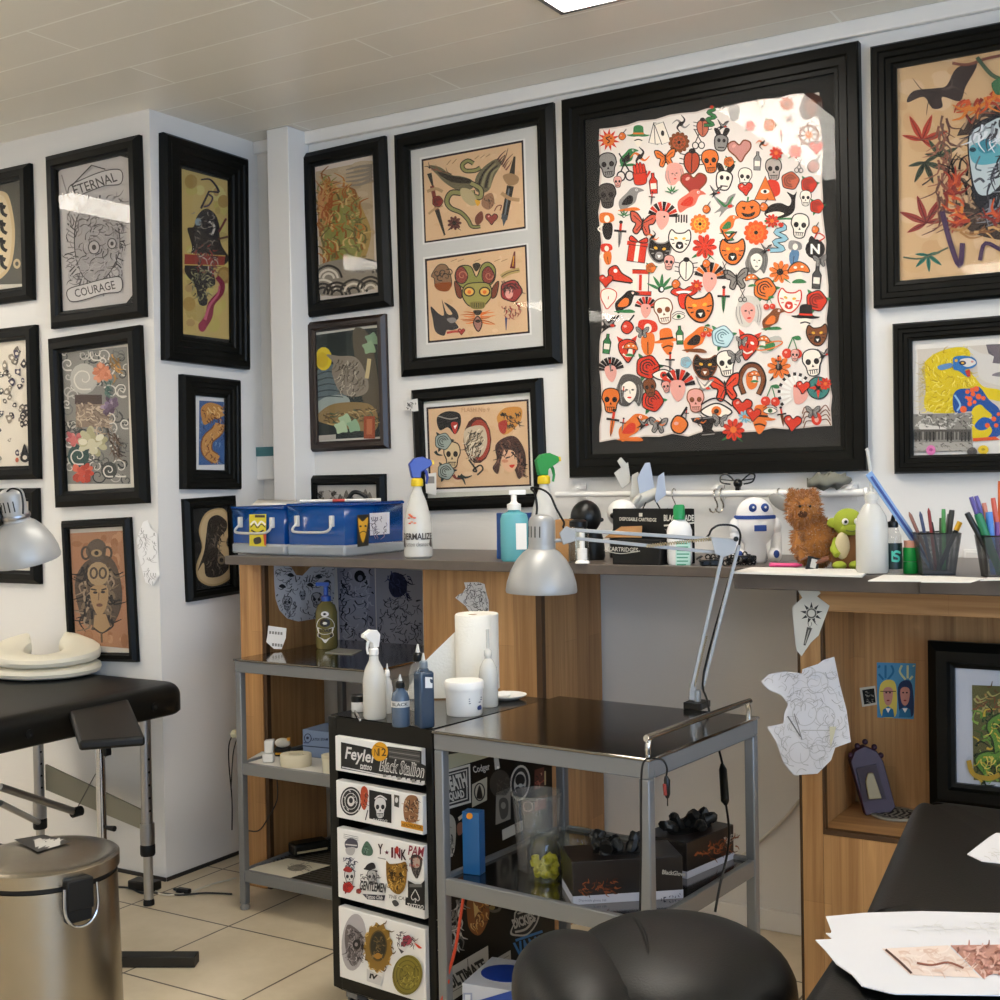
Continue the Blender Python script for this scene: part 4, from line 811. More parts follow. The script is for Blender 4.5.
a.blob([(510, 610), (550, 580), (560, 640), (520, 680), (500, 650)], '#7b4a3c'); a.blob([(560, 480), (620, 450), (640, 520), (600, 570), (550, 540)], '#9c7358'); strokes(a, inside([(560, 480), (620, 460), (640, 520), (600, 560)], 12), 30, 1.2, 5, [D1])
a.at(620, 635, 45); heart(a, '#94463c'); a.px(); a.curve([(640, 580), (660, 545), (690, 540), (680, 575)], 8, '#7b4a3c')
for P, c in (([(175, 310), (200, 400)], D1), ([(195, 400), (230, 570)], '#7a3f34'), ([(230, 570), (285, 750)], D1), ([(285, 750), (286, 752)], D1)): a.line(P, (30, 26) if c != D1 else (34, 12), c)
a.curve([(160, 440), (220, 420), (270, 440)], 22, '#b08f6a'); a.curve([(170, 600), (220, 560), (270, 540)], 16, '#b08f6a'); a.at(235, 510, 48); rose(a, '#8a3b32', None)
a.px(); a.line([(785, 190), (765, 320)], (14, 40), D1); a.blob([(700, 330), (760, 310), (815, 340), (800, 385), (740, 395)], '#a5835f'); a.line([(755, 400), (710, 640)], (50, 44), D1); a.line([(745, 420), (712, 630)], 12, '#6d7377'); a.poly([(690, 600), (740, 610), (705, 690)], '#4e5458'); a.curve([(690, 450), (750, 490), (820, 500)], 26, '#b38d66')
a.at(355, 665, 55); flower(a, '#6a4038', D1, D1); a.px()
for x in (300, 340, 500, 540, 580): a.curve([(x, 250 - (x - 300) * .2), (x + 30, 215 - (x - 300) * .15)], 5, '#9a7350')
a.make('print', t)
a = flash(t, (405, 235, .14), [(142, 172), (868, 68), (892, 700), (165, 772)], [(157, 186), (856, 84), (878, 688), (176, 757)])
a.out([(510, 300), (470, 225), (390, 225), (358, 290), (380, 350), (430, 385), (510, 420), (590, 375), (640, 320), (645, 240), (600, 195), (550, 215)], '#8f8f4e', 8, D1)
for s, cx in ((-1, 410), (1, 600)): a.out([(cx, 225), (cx - 45, 260), (cx - 40, 330), (cx + 10, 345), (cx + 40, 290)], '#8d453d', 7, D1); scroll(a, cx, 290, 34, 8, '#c07a60', 0, 1.3, s)
a.out([(430, 360), (510, 340), (600, 350), (620, 430), (570, 500), (520, 520), (450, 500), (410, 430)], '#a39a55', 8, D1)
for x in (460, 570): a.ell(x, 405, 42, 36, D1); a.ell(x, 405, 32, 26, '#e7b45c'); a.ell(x, 408, 14, 14, OR)
for s, x in ((-1, 400), (1, 625)): a.out([(x, 380), (x + s * 45, 330), (x + s * 30, 430), (x - s * 5, 450)], '#7c4332', 7, D1)
a.out([(515, 200), (485, 215), (510, 260), (540, 215)], D1, 4, D1)
strokes(a, [(520 + s * 20, 560 + k * 12) for k in range(6) for s in (-1, 1)], 95, lambda x, y: (0 if x > 520 else PI) + (y - 590) * .012 * (1 if x > 520 else -1), 12, [OR, '#c0662f'], .15, .1); a.blob([(490, 540), (550, 540), (535, 570), (505, 570)], D1); a.out([(520, 580), (490, 630), (525, 690), (552, 630)], '#a8786a', 8, D1); a.ell(522, 615, 20, 12, D1)
a.blob([(470, 480), (570, 480), (560, 525), (480, 525)], '#8b7f45'); 
for x in range(480, 565, 16): a.line([(x, 485), (x, 520)], 5, D1)
a.out([(190, 290), (240, 215), (300, 220), (330, 300), (330, 370), (270, 400), (220, 370), (210, 310)], '#8b6a4f', 6, D1); a.blob([(215, 350), (330, 340), (310, 400), (240, 395)], '#8d4a22')
for k in range(5): scroll(a, 230 + k * 22, 270 + (k % 2) * 30, 30, 8, D1, k, 1.1)
a.blob([(185, 510), (240, 560), (280, 570), (265, 460), (300, 560), (340, 560), (280, 480), (360, 530), (385, 590), (360, 620), (385, 660), (340, 680), (300, 680), (280, 720), (220, 690), (200, 600)], '#403b3a'); a.blob([(300, 600), (350, 590), (370, 615), (330, 630)], '#8b8580'); a.curve([(300, 700), (350, 690), (385, 690)], 16, '#b8483a'); a.at(405, 690, 26); heart(a, '#a83e34'); a.px()
a.line([(785, 118), (770, 240)], (10, 40), '#6e2f2d'); a.line([(780, 150), (772, 225)], 6, YL); a.curve([(690, 300), (740, 270), (820, 250)], 34, '#b59a63'); a.curve([(690, 300), (740, 270), (820, 250)], 5, D1)
a.at(760, 400, 95); rose(a, '#9a3d3a', None); a.px(); a.ell(745, 415, 30, 40, PK); strokes(a, inside([(680, 320), (840, 330), (850, 400), (690, 390)], 20), 40, 1, 10, [D1, '#5a3b3b'])
strokes(a, inside([(690, 500), (840, 470), (820, 560), (710, 590)], 26), 40, 1.3, 9, ['#8e2f2c', '#a64a44', D1]); a.line([(725, 590), (725, 680)], (16, 4), '#3f4a72')
for x in (330, 380, 500, 640, 690): a.line([(x, 190), (x + 45, 172)], 4, '#9a7350')
a.make('print', t)
# ---- parchment with flames over waves
t = pic('black frame with a tall parchment print of flames above striped waves', 'B', (300.4, 154), (388.6, 135.8), (304.6, 317), (393, 307.2), .052, .03, style=2)
a = print_on(t, (290, 100, .28)); a.poly([(78, 240), (305, 196), (318, 688), (100, 716)], '#d3c5b8'); a.poly([(92, 256), (292, 216), (305, 675), (112, 700)], '#b8a283')
for x, y in inside([(95, 260), (290, 220), (300, 500), (105, 520)], 30): a.ell(x, y, rnd.uniform(15, 40), rnd.uniform(8, 16), rnd.choice(('#b39b7a', '#c0ab8d', '#a99476')), n=9)
for k in range(5): a.curve([(200, 250 + k * 14), (250, 238 + k * 16), (295, 235 + k * 12)], (4, 14), '#8f8272')
a.blob([(120, 275), (160, 310), (230, 320), (260, 390), (290, 470), (270, 560), (230, 600), (150, 600), (110, 500), (100, 400)], '#a98a4e'); a.blob([(120, 440), (160, 380), (230, 380), (260, 450), (250, 560), (150, 580)], '#8b8a4a')
strokes(a, inside([(110, 280), (230, 320), (290, 480), (250, 590), (120, 590), (100, 400)], 130), 55, -1.7, 9, ['#8c5a2c', '#b5793c', '#6d6238', '#c9a86b', '#a0612e', '#86854a'], .5, .6)
strokes(a, inside([(100, 300), (160, 320), (140, 460), (105, 450)], 30), 60, -1.4, 8, ['#a05a2e', '#c18b55'], .3, .5)
a.blob([(105, 590), (300, 570), (304, 672), (112, 696)], '#8f8474')
for cx, cy in ((120, 690), (170, 700), (230, 690), (290, 680), (140, 640), (280, 620)):
    for r in (20, 34, 48): a.curve([(cx + r * math.cos(q), cy - r * abs(math.sin(q))) for q in (0.1, .8, 1.6, 2.4, 3.0)], 8, rnd.choice(('#2c2823', '#3a342d', '#d7ccb9')))
a.make('print', t)
# ---- hawk in front of the moon
t = pic('brown framed print of a grey hawk before a yellow moon', 'B', (305.4, 322.4), (387.4, 314), (309, 452), (391.4, 448.4), .034, .026, m=M_FRAMEB, style=2)
a = print_on(t, (290, 300, .28)); a.poly([(80, 118), (315, 88), (328, 495), (95, 512)], '#c8c4b8'); a.poly([(88, 126), (240, 105), (320, 98), (326, 488), (100, 500)], '#2f3532')
a.blob([(90, 260), (160, 230), (200, 300), (190, 400), (110, 420), (95, 340)], '#5d6a6c'); a.blob([(95, 370), (150, 340), (210, 350), (200, 400), (120, 420)], '#9aa39c')
for k in range(5): a.curve([(92, 270 + k * 20), (140, 255 + k * 22), (190, 275 + k * 18)], (6, 3), '#3c4749')
a.ell(120, 210, 30, 42, '#d9c02f'); a.ell(116, 214, 20, 28, '#c7a91f')
a.blob([(225, 110), (280, 120), (310, 250), (320, 400), (270, 380), (240, 260)], '#5b5344')
a.blob([(130, 195), (175, 200), (235, 205), (270, 260), (280, 320), (240, 345), (180, 330), (150, 260), (155, 225)], '#8a7f70'); strokes(a, inside([(160, 210), (240, 215), (275, 300), (240, 340), (180, 320)], 70), 26, 2.0, 5, ['#4f463c', '#b3a794', '#6e6455'])
a.blob([(100, 410), (160, 370), (280, 370), (315, 420), (290, 470), (120, 440)], '#8d744a'); strokes(a, inside([(110, 410), (280, 380), (300, 440), (120, 440)], 40), 40, .2, 6, ['#5d4a2d', '#b59a68', '#4b5a44'])
for x, y, c in ((200, 430, '#a9c09a'), (230, 450, '#8fae8c'), (185, 455, '#b7cba6'), (295, 140, '#7f9a7c'), (285, 170, '#90a884')): a.blob([(x + 28 * math.cos(q) * (1 if i % 2 else .7), y + 26 * math.sin(q) * (1 if i % 2 else .7)) for i, q in enumerate([2 * PI * k / 9 for k in range(9)])], c)
a.rect(265, 415, 305, 495, '#9a4a2c'); a.rect(275, 425, 295, 480, '#b66a45'); a.curve([(285, 210), (280, 250), (275, 280)], 14, '#c4b184')
a.poly([(97, 485), (165, 480), (165, 498), (99, 502)], '#b9b2a5'); a.make('print', t)
# ---- lower flash frame: panther, tiger, skull and woman
t = pic('black frame with a tan sheet of panther, tiger, skull and woman above the spray bottles', 'B', (410.4, 389.6), (544.8, 378.4), (414.2, 511.8), (547.6, 505.8), .042, .028, mat_col='#cfcdbf', style=2)
a = flash(t, (290, 300, .28), [(487, 384), (852, 354), (862, 664), (497, 678)], [(494, 390), (845, 361), (855, 658), (504, 671)])
a.blob([(525, 420), (560, 398), (605, 405), (610, 445), (590, 480), (565, 455), (535, 465)], '#1e1c1c'); a.blob([(575, 440), (600, 440), (590, 480)], '#b3382c'); a.curve([(530, 415), (570, 425), (600, 420)], 4, GY); a.poly([(585, 450), (597, 445), (590, 462)], WH)
a.blob([(740, 415), (770, 385), (825, 385), (825, 430), (790, 470), (760, 480), (745, 445)], '#c98a3f'); strokes(a, inside([(750, 400), (825, 390), (815, 440), (770, 460)], 30), 22, .9, 5, [D1], .4); a.blob([(745, 440), (775, 430), (770, 475), (752, 472)], '#a3352a'); a.ell(758, 410, 7, 5, K)
a.ell(670, 500, 50, 84, '#4e2a20'); a.ell(676, 500, 40, 74, '#a13c2c'); a.blob([(630, 460), (690, 450), (705, 510), (680, 560), (640, 545), (622, 500)], '#c9b69a')
strokes(a, inside([(632, 460), (690, 455), (700, 510), (680, 560), (640, 540)], 60), 34, 2.2, 5, [D1, '#7d6a52', '#e0d2b8'], .5); a.curve([(640, 570), (668, 610), (655, 608), (680, 590), (690, 605), (670, 625)], 6, D1)
a.at(580, 555, 44, 0, .95, 1.1); skull(a, '#d2b98f', '#2c2018'); a.px()
for x, y in ((548, 505), (558, 612)): a.at(x, y, 36); rose(a, '#9aa49b', '#2d332e', '#3b423d')
a.px(); strokes(a, [(600, 630), (585, 625), (610, 625), (520, 540)], 40, .7, 12, ['#2d332e', '#7d3226'])
a.blob([(735, 520), (770, 490), (810, 490), (840, 540), (842, 600), (820, 640), (800, 600), (760, 560), (745, 620), (725, 600), (740, 570)], '#4c342c'); a.blob([(760, 540), (800, 540), (815, 580), (795, 615), (765, 600)], '#e2b48f'); strokes(a, inside([(735, 510), (800, 495), (840, 560), (835, 630), (810, 560), (760, 540), (740, 600)], 50), 30, 1.3, 6, ['#2a1d1a', '#7a5546'], .8); a.blob([(785, 590), (805, 588), (795, 600)], RD); a.line([(772, 565), (788, 560)], 5, K); a.ell(770, 575, 12, 6, '#cf8a6a')
a.text('FLASH No 9', 665, 392, 50, 8, '#b98d66'); a.make('print', t)
# ---- small drawing frame behind the blue boxes
t = pic('black frame with a grey drawing of winged cherubs, half hidden behind the blue box', 'B', (306.3, 474.8), (386.6, 474.6), (308.5, 545), (388.5, 544.2), .035, .026, style=2)
a = print_on(t, (300, 470, .095)); a.rect(110, 120, 845, 780, '#c4bdb2')
strokes(a, inside([(180, 230), (280, 180), (390, 230), (320, 360), (220, 360)], 60), 60, 1.2, 14, ['#3d3833', '#7f786f', '#a29b91'], .9); a.ell(285, 265, 40, 55, '#b5aea4'); a.blob([(170, 230), (230, 270), (210, 300)], '#2f2b28'); a.blob([(390, 230), (330, 240), (345, 280)], '#3f3a36')
for x, y in ((490, 250), (425, 290), (540, 290), (690, 240), (735, 270)): a.curve([(x, y + 110), (x, y + 20)], 8, '#6a635b'); a.blob([(x - 28, y + 30), (x, y - 40), (x + 28, y + 30), (x, y + 45)], '#6b645c')
strokes(a, inside([(420, 260), (560, 240), (560, 360), (430, 360)], 30), 40, 1.5, 8, ['#4a443e', '#9a938a']); a.make('print', t)
# ---- nest and moth
t = pic('black frame with a face in a twig nest beside a dark moth and red leaves', 'B', (869.5, 46.3), None, (873.3, 308), None, .066, .034, W=.62, style=1)
a = print_on(t, (870, 20, .29)); a.poly([(80, 150), (785, -4), (785, 838), (95, 900)], '#c9a67c'); a.clip = [(80, 150), (785, -4), (785, 838), (95, 900)]
for x, y in inside([(90, 160), (460, 90), (460, 860), (100, 890)], 60): a.ell(x, y, rnd.uniform(15, 50), rnd.uniform(15, 40), rnd.choice(('#cdab82', '#c6a276', '#d0b08a', '#c39d72')), n=10)
a.blob([(128, 285), (150, 245), (230, 235), (265, 225), (300, 165), (370, 150), (330, 230), (310, 280), (250, 265), (250, 300), (215, 305), (185, 265)], '#3c3230'); strokes(a, [(250, 240), (240, 250), (270, 240), (230, 250)], 80, lambda x, y: 2.8 if x < 250 else -.7, 6, ['#574b46', '#2a2322'], .5)
def maple(x, y, s, c, d, rot):
    for k in range(5):
        q = rot + (k - 2) * .85; l = s * (1 if k in (1, 2, 3) else .75); a.blob([(x, y), (x + .45 * l * math.cos(q - .28), y + .45 * l * math.sin(q - .28)), (x + l * math.cos(q), y + l * math.sin(q)), (x + .45 * l * math.cos(q + .28), y + .45 * l * math.sin(q + .28))], c); a.line([(x, y), (x + .9 * l * math.cos(q), y + .9 * l * math.sin(q))], (5, 2), d)
maple(180, 415, 95, '#a8402f', '#6d231d', -1.2); maple(190, 490, 80, '#3d4536', '#23291f', 1.2); maple(240, 470, 70, '#46503c', '#23291f', -1.3); maple(195, 700, 100, '#8d3a34', '#5a1f20', -1.9); maple(200, 810, 60, '#2f7060', '#1d4a40', 1.5)
a.curve([(115, 818), (180, 822), (270, 785)], 6, '#55604a'); a.curve([(200, 500), (215, 540), (180, 570)], 5, '#4a4038')
strokes(a, [(250 + 16 * math.sin(k), 330 + k * 9) for k in range(40)], 90, lambda x, y: 1.3 + .3 * math.sin(y), 9, ['#5b3b33', '#7a4a3c', '#6d5044', '#8a5a48'], .5, .6)
NP = [(300, 400), (360, 330), (470, 290), (700, 290), (800, 450), (760, 680), (600, 760), (400, 750), (310, 690), (280, 560)]
a.blob(NP, '#41352f'); strokes(a, inside(NP, 240), 80, lambda x, y: math.atan2(y - 520, x - 520) + PI / 2, 9, ['#1d1715', '#6d584a', '#8a6f5c', '#3a2c28', '#8c5644', '#a08468'], .5, .5)
a.blob([(340, 400), (400, 340), (520, 330), (600, 450), (560, 620), (440, 690), (370, 640), (345, 520)], '#23242a'); a.blob([(345, 400), (400, 360), (470, 345), (480, 500), (430, 590), (375, 600), (350, 520)], '#b9c4c6'); a.blob([(345, 440), (390, 420), (445, 430), (460, 480), (400, 500), (355, 490)], '#5aa0ad'); a.ell(405, 435, 34, 26, '#3d8494', -.3); a.ell(355, 448, 12, 8, '#27464f'); a.curve([(380, 470), (365, 510), (385, 520)], 6, '#5d6a70'); a.curve([(360, 560), (380, 548), (395, 560)], 9, '#4a4d55'); strokes(a, inside([(350, 360), (460, 330), (470, 400), (360, 400)], 26), 60, 1.9, 9, ['#3c3a40', '#8a8f96', '#d9dde0'], .3)
strokes(a, inside([(430, 480), (480, 440), (520, 640), (380, 700)], 40), 90, 2.0, 9, ['#1f2026', '#7a7d84', '#3a3b42'], .3)
for x, y in ((390, 285), (350, 290), (420, 270), (290, 580), (270, 600), (310, 660), (330, 690), (440, 690)): strokes(a, [(x + rnd.uniform(-20, 20), y + rnd.uniform(-20, 20)) for _ in range(8)], 60, rnd.uniform(0, 6), 14, ['#a23f2c', '#c4552f', '#7d2f2a', '#d07a35'], .9)
strokes(a, [(280 + k * 16, 720 + 14 * math.sin(k * .4)) for k in range(30)], 70, .2, 10, ['#a87b4d', '#7d5636', '#c49a66'], .4); a.curve([(250, 660), (275, 760), (310, 850), (320, 770)], 18, '#4a3550'); a.curve([(380, 830), (400, 770), (470, 800), (520, 780)], 14, '#4a3550'); a.curve([(285, 150), (340, 155), (420, 130), (600, 100)], 10, '#7a4a3c'); a.curve([(370, 130), (420, 190), (470, 210)], 14, '#4a5a44'); a.blob([(420, 220), (460, 200), (480, 240), (440, 260)], '#3f6a4a')
a.make('print', t)
# ---- yellow lion over a grey temple
t = pic('black frame with a yellow maned beast in blue above a grey temple photo', 'B', (891.3, 323.8), None, (894.5, 473.8), None, .048, .032, W=.6, mat_col='#d9d5ce', style=1)
a = print_on(t, (890, 315, .16)); a.poly([(128, 170), (1400, 70), (1400, 870), (145, 885)], '#ddd8d0'); a.poly([(170, 215), (1300, 140), (1300, 620), (180, 620)], '#c9c0b4')
a.blob([(480, 195), (620, 250), (1000, 240), (1000, 460), (600, 420), (540, 300)], '#cfcac2'); a.poly([(600, 185), (1000, 170), (1000, 320), (690, 305), (640, 300), (650, 260), (615, 240)], '#6f666a'); a.blob([(640, 380), (690, 355), (800, 360), (800, 390)], '#7d757a')
a.blob([(200, 340), (240, 270), (330, 220), (440, 200), (500, 230), (490, 330), (540, 400), (590, 450), (690, 470), (700, 540), (560, 520), (480, 600), (230, 600), (225, 440)], '#d8bf1c')
strokes(a, inside([(210, 330), (330, 225), (480, 215), (530, 400), (480, 590), (235, 600)], 190), 48, lambda x, y: math.atan2(y - 380, x - 400) + .7, 7, ['#c6a90f', '#e8d23a', '#b3960c', '#efe06a'], .6)
strokes(a, [(205 + 20 * rnd.random(), 300 + k * 11) for k in range(26)], 55, 2.6, 6, ['#b9a97a', '#d3c69a'], .4)
a.blob([(395, 300), (400, 265), (450, 255), (520, 265), (545, 300), (520, 330), (470, 345), (500, 380), (480, 385), (430, 350), (400, 340)], '#2f6fae'); a.blob([(440, 280), (500, 270), (540, 300), (490, 325), (450, 310)], '#d9d4cc'); a.ell(455, 300, 22, 14, '#1b2a48'); a.ell(455, 300, 10, 7, YL); a.blob([(300, 320), (380, 300), (390, 325), (320, 345)], '#5b87b5'); a.poly([(470, 350), (500, 340), (505, 385), (485, 385)], '#c0392b'); a.ell(515, 292, 9, 7, '#c98a86'); a.ell(415, 285, 10, 10, YL)
a.blob([(395, 510), (430, 465), (500, 460), (560, 450), (620, 530), (690, 600), (690, 750), (560, 760), (640, 640), (520, 600), (410, 610)], '#1d4f96'); a.blob([(510, 610), (560, 560), (600, 590), (640, 630), (600, 660), (640, 720), (600, 770), (520, 780)], '#d8bf1c'); a.blob([(530, 690), (580, 640), (640, 660), (610, 710), (560, 720)], '#1f56a3'); a.curve([(405, 500), (440, 560), (420, 600)], 12, '#8fb8d8')
for x, y, r in ((485, 480, 14), (515, 470, 16), (540, 462, 18), (520, 495, 15), (500, 525, 17), (555, 510, 18), (480, 515, 10), (585, 520, 14), (500, 555, 16), (460, 590, 22), (530, 545, 12), (610, 690, 16), (650, 650, 16), (665, 690, 14), (680, 620, 12)): a.ell(x, y, r, r, '#e4602c', n=10)
a.poly([(520, 770), (660, 760), (690, 780), (520, 790)], '#d3542a')
a.poly([(145, 620), (512, 612), (518, 850), (150, 862)], '#8c877f'); a.blob([(190, 680), (260, 690), (330, 700), (355, 725), (200, 720)], '#d5d0c6'); strokes(a, inside([(150, 620), (510, 615), (512, 700), (150, 700)], 90), 26, .3, 9, ['#4b4843', '#b7b2a9', '#6b6761', '#d0cbc1'], 1.2); a.rect(150, 715, 510, 780, '#55514b')
for x in range(160, 510, 22): a.rect(x, 730, x + 9, 790, rnd.choice(('#2c2a27', '#3d3a36', '#8a857c')))
a.rect(150, 795, 515, 850, '#a8a298'); strokes(a, inside([(150, 795), (510, 795), (510, 848), (150, 850)], 30), 24, .1, 7, ['#7d786f', '#5e5a54']); a.ell(258, 845, 30, 32, '#d977ac'); a.ell(515, 855, 32, 28, '#57534f'); a.ell(585, 842, 34, 28, '#dcbc2a'); a.ell(258, 842, 12, 10, '#b0508a'); a.ell(585, 840, 12, 8, '#a8901e')
a.make('print', t)
# ---- wall A: cropped frames on the very edge
DK = '#211d1a'
t = pic('black frame at the picture edge showing half of a cream board with black letters', 'A', None, (33, 164), None, (37, 300), .05, .03, W=.46, style=2)
a = print_on(t, (0, 100, .25)); a.poly([(-400, 390), (92, 315), (99, 750), (-400, 820)], '#59564d'); a.poly([(-400, 750), (99, 735), (99, 752), (-400, 822)], '#c9c2b3'); a.poly([(-400, 370), (92, 310), (92, 322), (-400, 390)], '#c9c2b3')
a.blob([(-120, 420), (-60, 370), (10, 365), (40, 400), (60, 520), (50, 640), (20, 700), (-40, 730), (-120, 690)], '#cfb68c'); a.blob([(-110, 430), (-50, 385), (5, 380), (30, 420), (48, 520), (38, 640), (10, 690), (-40, 715), (-110, 670)], '#d9c6a2')
for y in (430, 500, 570, 640): a.curve([(-60, y), (-20, y - 14), (22, y)], 16, DK); a.curve([(5, y - 20), (10, y + 20), (28, y + 34)], 14, DK); a.line([(-30, y + 18), (0, y + 14)], 12, DK)
a.ell(68, 655, 15, 20, '#c9b68f'); a.ell(68, 655, 7, 9, '#59564d'); a.make('print', t)
t = pic('black frame at the picture edge with a cream sheet of tiny black motifs', 'A', None, (39, 325), None, (43, 479), .048, .03, W=.5, style=2)
a = print_on(t, (0, 300, .25)); a.poly([(-420, 200), (125, 140), (138, 680), (-420, 720)], '#ddd3c2'); R2 = random.Random(3)
for k in range(120):
    x, y = R2.uniform(-300, 120), R2.uniform(185, 640); s = R2.uniform(10, 20); c = R2.choice(('#3a3436', '#6c6358', '#4b4455', '#8d8272')); a.blob([(x + s * R2.uniform(.4, 1) * math.cos(q), y + 1.2 * s * R2.uniform(.4, 1) * math.sin(q)) for q in (0, .9, 1.8, 2.8, 3.7, 4.8, 5.6)], c); a.ell(x, y, s * .35, s * .35, '#ddd3c2', n=8)
a.blob([(102, 575), (118, 620), (120, 640), (104, 650), (86, 640), (88, 620)], DK); a.ell(103, 630, 9, 9, '#ddd3c2'); a.ell(72, 640, 7, 10, '#c9694a'); a.make('print', t)
t = pic('low black frame with a white drawing behind the silver lamp head', 'A', None, (40, 488), None, (44.5, 584), .046, .028, W=.46, style=2)
a = print_on(t, (0, 480, .25)); a.poly([(-420, 60), (136, 60), (145, 388), (-420, 400)], '#ddd6c9'); strokes(a, inside([(10, 320), (60, 320), (60, 370), (10, 370)], 20), 20, 1, 5, ['#4a443e', '#8b8378'], 1.5); strokes(a, inside([(-200, 100), (0, 100), (0, 350), (-200, 350)], 50), 40, 1, 6, ['#4a443e', '#8b8378'], 1.5); a.make('print', t)
# ---- line drawing with two banners
t = pic('black frame with a pencil drawing between banners reading ETERNAL and COURAGE', 'A', (44.5, 157), (143.8, 134.3), (47.5, 328), (147.5, 318.3), .052, .03, mat_col='#15140f', style=2)
a = print_on(t, (0, 100, .25)); a.poly([(222, 300), (245, 278), (480, 224), (520, 235), (530, 780), (505, 812), (250, 845), (230, 820)], '#c3bdb9')
LN, LG = '#4c4644', '#8d8684'
for q in range(46):
    an = 2 * PI * q / 46; a.line([(378 + 62 * math.cos(an), 590 + 90 * math.sin(an)), (378 + rnd.uniform(105, 128) * math.cos(an), 590 + rnd.uniform(180, 215) * math.sin(an))], (3, 6), rnd.choice((LN, LG)))
a.out([(380, 400), (310, 470), (300, 600), (330, 700), (380, 730), (440, 690), (480, 590), (460, 470)], '#aaa4a1', 4, LN)
strokes(a, inside([(270, 420), (490, 380), (500, 700), (270, 740)], 210), 42, lambda x, y: math.atan2(y - 590, x - 380) + 1.2, 5, [LN, LG, '#6b6563', '#b9b3b0'], .8)
for x, y, s in ((380, 590, 22), (452, 575, 17)): a.ell(x, y, s, s * 1.2, '#b9b3b0'); a.curve([(x + s * c, y + 1.2 * s * d) for c, d in ring(8, 1)], 4, LN, True); a.ell(x, y, s * .4, s * .5, LN)
a.poly([(250, 320), (250, 390), (520, 330), (520, 270)], '#c3bdb9')
a.out([(280, 350), (330, 320), (420, 285), (487, 282), (487, 335), (420, 345), (340, 375), (285, 400)], '#c9c4c0', 4, LN); a.text('ETERNAL', 383, 335, 90, 19, LN, .01, -.32)
a.line([(290, 345), (370, 262), (425, 278)], 5, LN); a.line([(250, 300), (275, 385), (240, 410)], 5, LG)
a.out([(275, 760), (350, 735), (440, 712), (488, 712), (487, 765), (420, 775), (340, 800), (285, 805)], '#c9c4c0', 4, LN); a.text('COURAGE', 383, 757, 82, 17, LN, .01, -.22); a.make('print', t)
# ---- swirls and peonies
t = pic('black frame with grey wave swirls and coral peonies, below the banner drawing', 'A', (46.3, 340.5), (145, 323.3), (52, 506), (150, 505), .054, .034, style=2)
a = print_on(t, (50, 330, .18)); a.poly([(32, 108), (448, 55), (472, 905), (58, 905)], '#d8d1c4'); BX = [(60, 128), (430, 92), (448, 855), (82, 855)]; a.poly(BX, '#85827b'); a.clip = BX
for x, y in inside(BX, 70): a.at(x, y, 1); a.px(); scroll(a, x, y, rnd.uniform(24, 48), rnd.uniform(6, 10), rnd.choice(('#d8d3c8', '#bdb8ae', '#4a4a47', '#6a6a66', '#2f3433')), rnd.uniform(0, 6), 1.3, rnd.choice((-1, 1)))
for x, y, r, c in ((100, 190, 44, '#c9c4ba'), (190, 270, 78, '#b5b1a8'), (260, 130, 50, '#2c3231'), (400, 330, 50, '#cfc9bf'), (390, 760, 70, '#8f8c84'), (110, 620, 40, '#34433f'), (330, 780, 45, '#454642'), (160, 700, 60, '#2f4a45'), (420, 520, 36, '#6f6d67'), (95, 410, 30, '#3a3a38')): a.ell(x, y, r, r * 1.1, c); scroll(a, x, y, r * .9, 9, '#d8d3c8', 1, 1.5)
def peony(x, y, r, cols, sx=1):
    for k in range(26): q = rnd.uniform(0, 6.28); d = r * rnd.uniform(.2, .85); a.ell(x + d * math.cos(q) * sx, y + d * 1.15 * math.sin(q), r * .34, r * .24, rnd.choice(cols), q)
    a.ell(x, y, r * .3, r * .3, cols[0])
a.rect(140, 360, 290, 412, '#4a3a35'); a.rect(145, 412, 330, 540, '#8b7867'); strokes(a, inside([(140, 400), (340, 400), (340, 560), (150, 560)], 60), 50, .8, 10, ['#a8937d', '#6f5d50', '#c2ae96'], 1.2)
peony(293, 240, 52, ['#cf8260', '#d99474', '#c0714f']); peony(338, 425, 50, ['#6d5a6c', '#85708a', '#5a4858', '#a38f9e']); peony(135, 600, 44, ['#c66a66', '#d58782', '#b5565a']); peony(235, 625, 74, ['#cbc6a8', '#b9b38f', '#ddd8c0', '#a8a17c'], 1.2); peony(185, 795, 56, ['#c9523f', '#d76a52', '#b34232'])
strokes(a, inside([(330, 120), (390, 150), (380, 260), (350, 250)], 18), 50, 1.2, 12, ['#b98a4e', '#8b6a3c', '#cf9c5a']); strokes(a, inside([(320, 540), (380, 560), (390, 690), (340, 680)], 30), 60, 1.2, 9, ['#5d4c40', '#7a6757', '#463a33']); strokes(a, inside([(300, 270), (350, 280), (340, 350), (310, 350)], 16), 40, 1, 9, ['#3d5a52', '#5a786c']); a.make('print', t)
# ---- woman with a monkey headdress
t = pic('tilted black frame with a brown print of a woman under a monkey headdress', 'A', (59.8, 521), (132, 517), (67, 661), (141, 661.5), .03, .026, mat_col='#d3cabb', style=2)
a = print_on(t, (0, 480, .25)); TN = [(273, 214), (490, 202), (524, 675), (302, 655)]; a.poly(TN, '#a8795a'); a.clip = TN
for x, y in inside(TN, 60): a.ell(x, y, rnd.uniform(8, 24), rnd.uniform(8, 30), rnd.choice(('#ad805e', '#a17250', '#b88b69', '#986848')), n=9)
a.blob([(340, 330), (300, 420), (330, 560), (370, 580), (370, 600), (450, 580), (490, 480), (470, 350), (420, 300)], '#54463a'); strokes(a, [(390 + s * rnd.uniform(20, 60), 340 + k * 8) for k in range(28) for s in (-1, 1)], 62, lambda x, y: (1.2 if x > 390 else 1.95), 11, ['#2a221d', '#76644f', '#1f1916', '#95806a'], .6, .7)
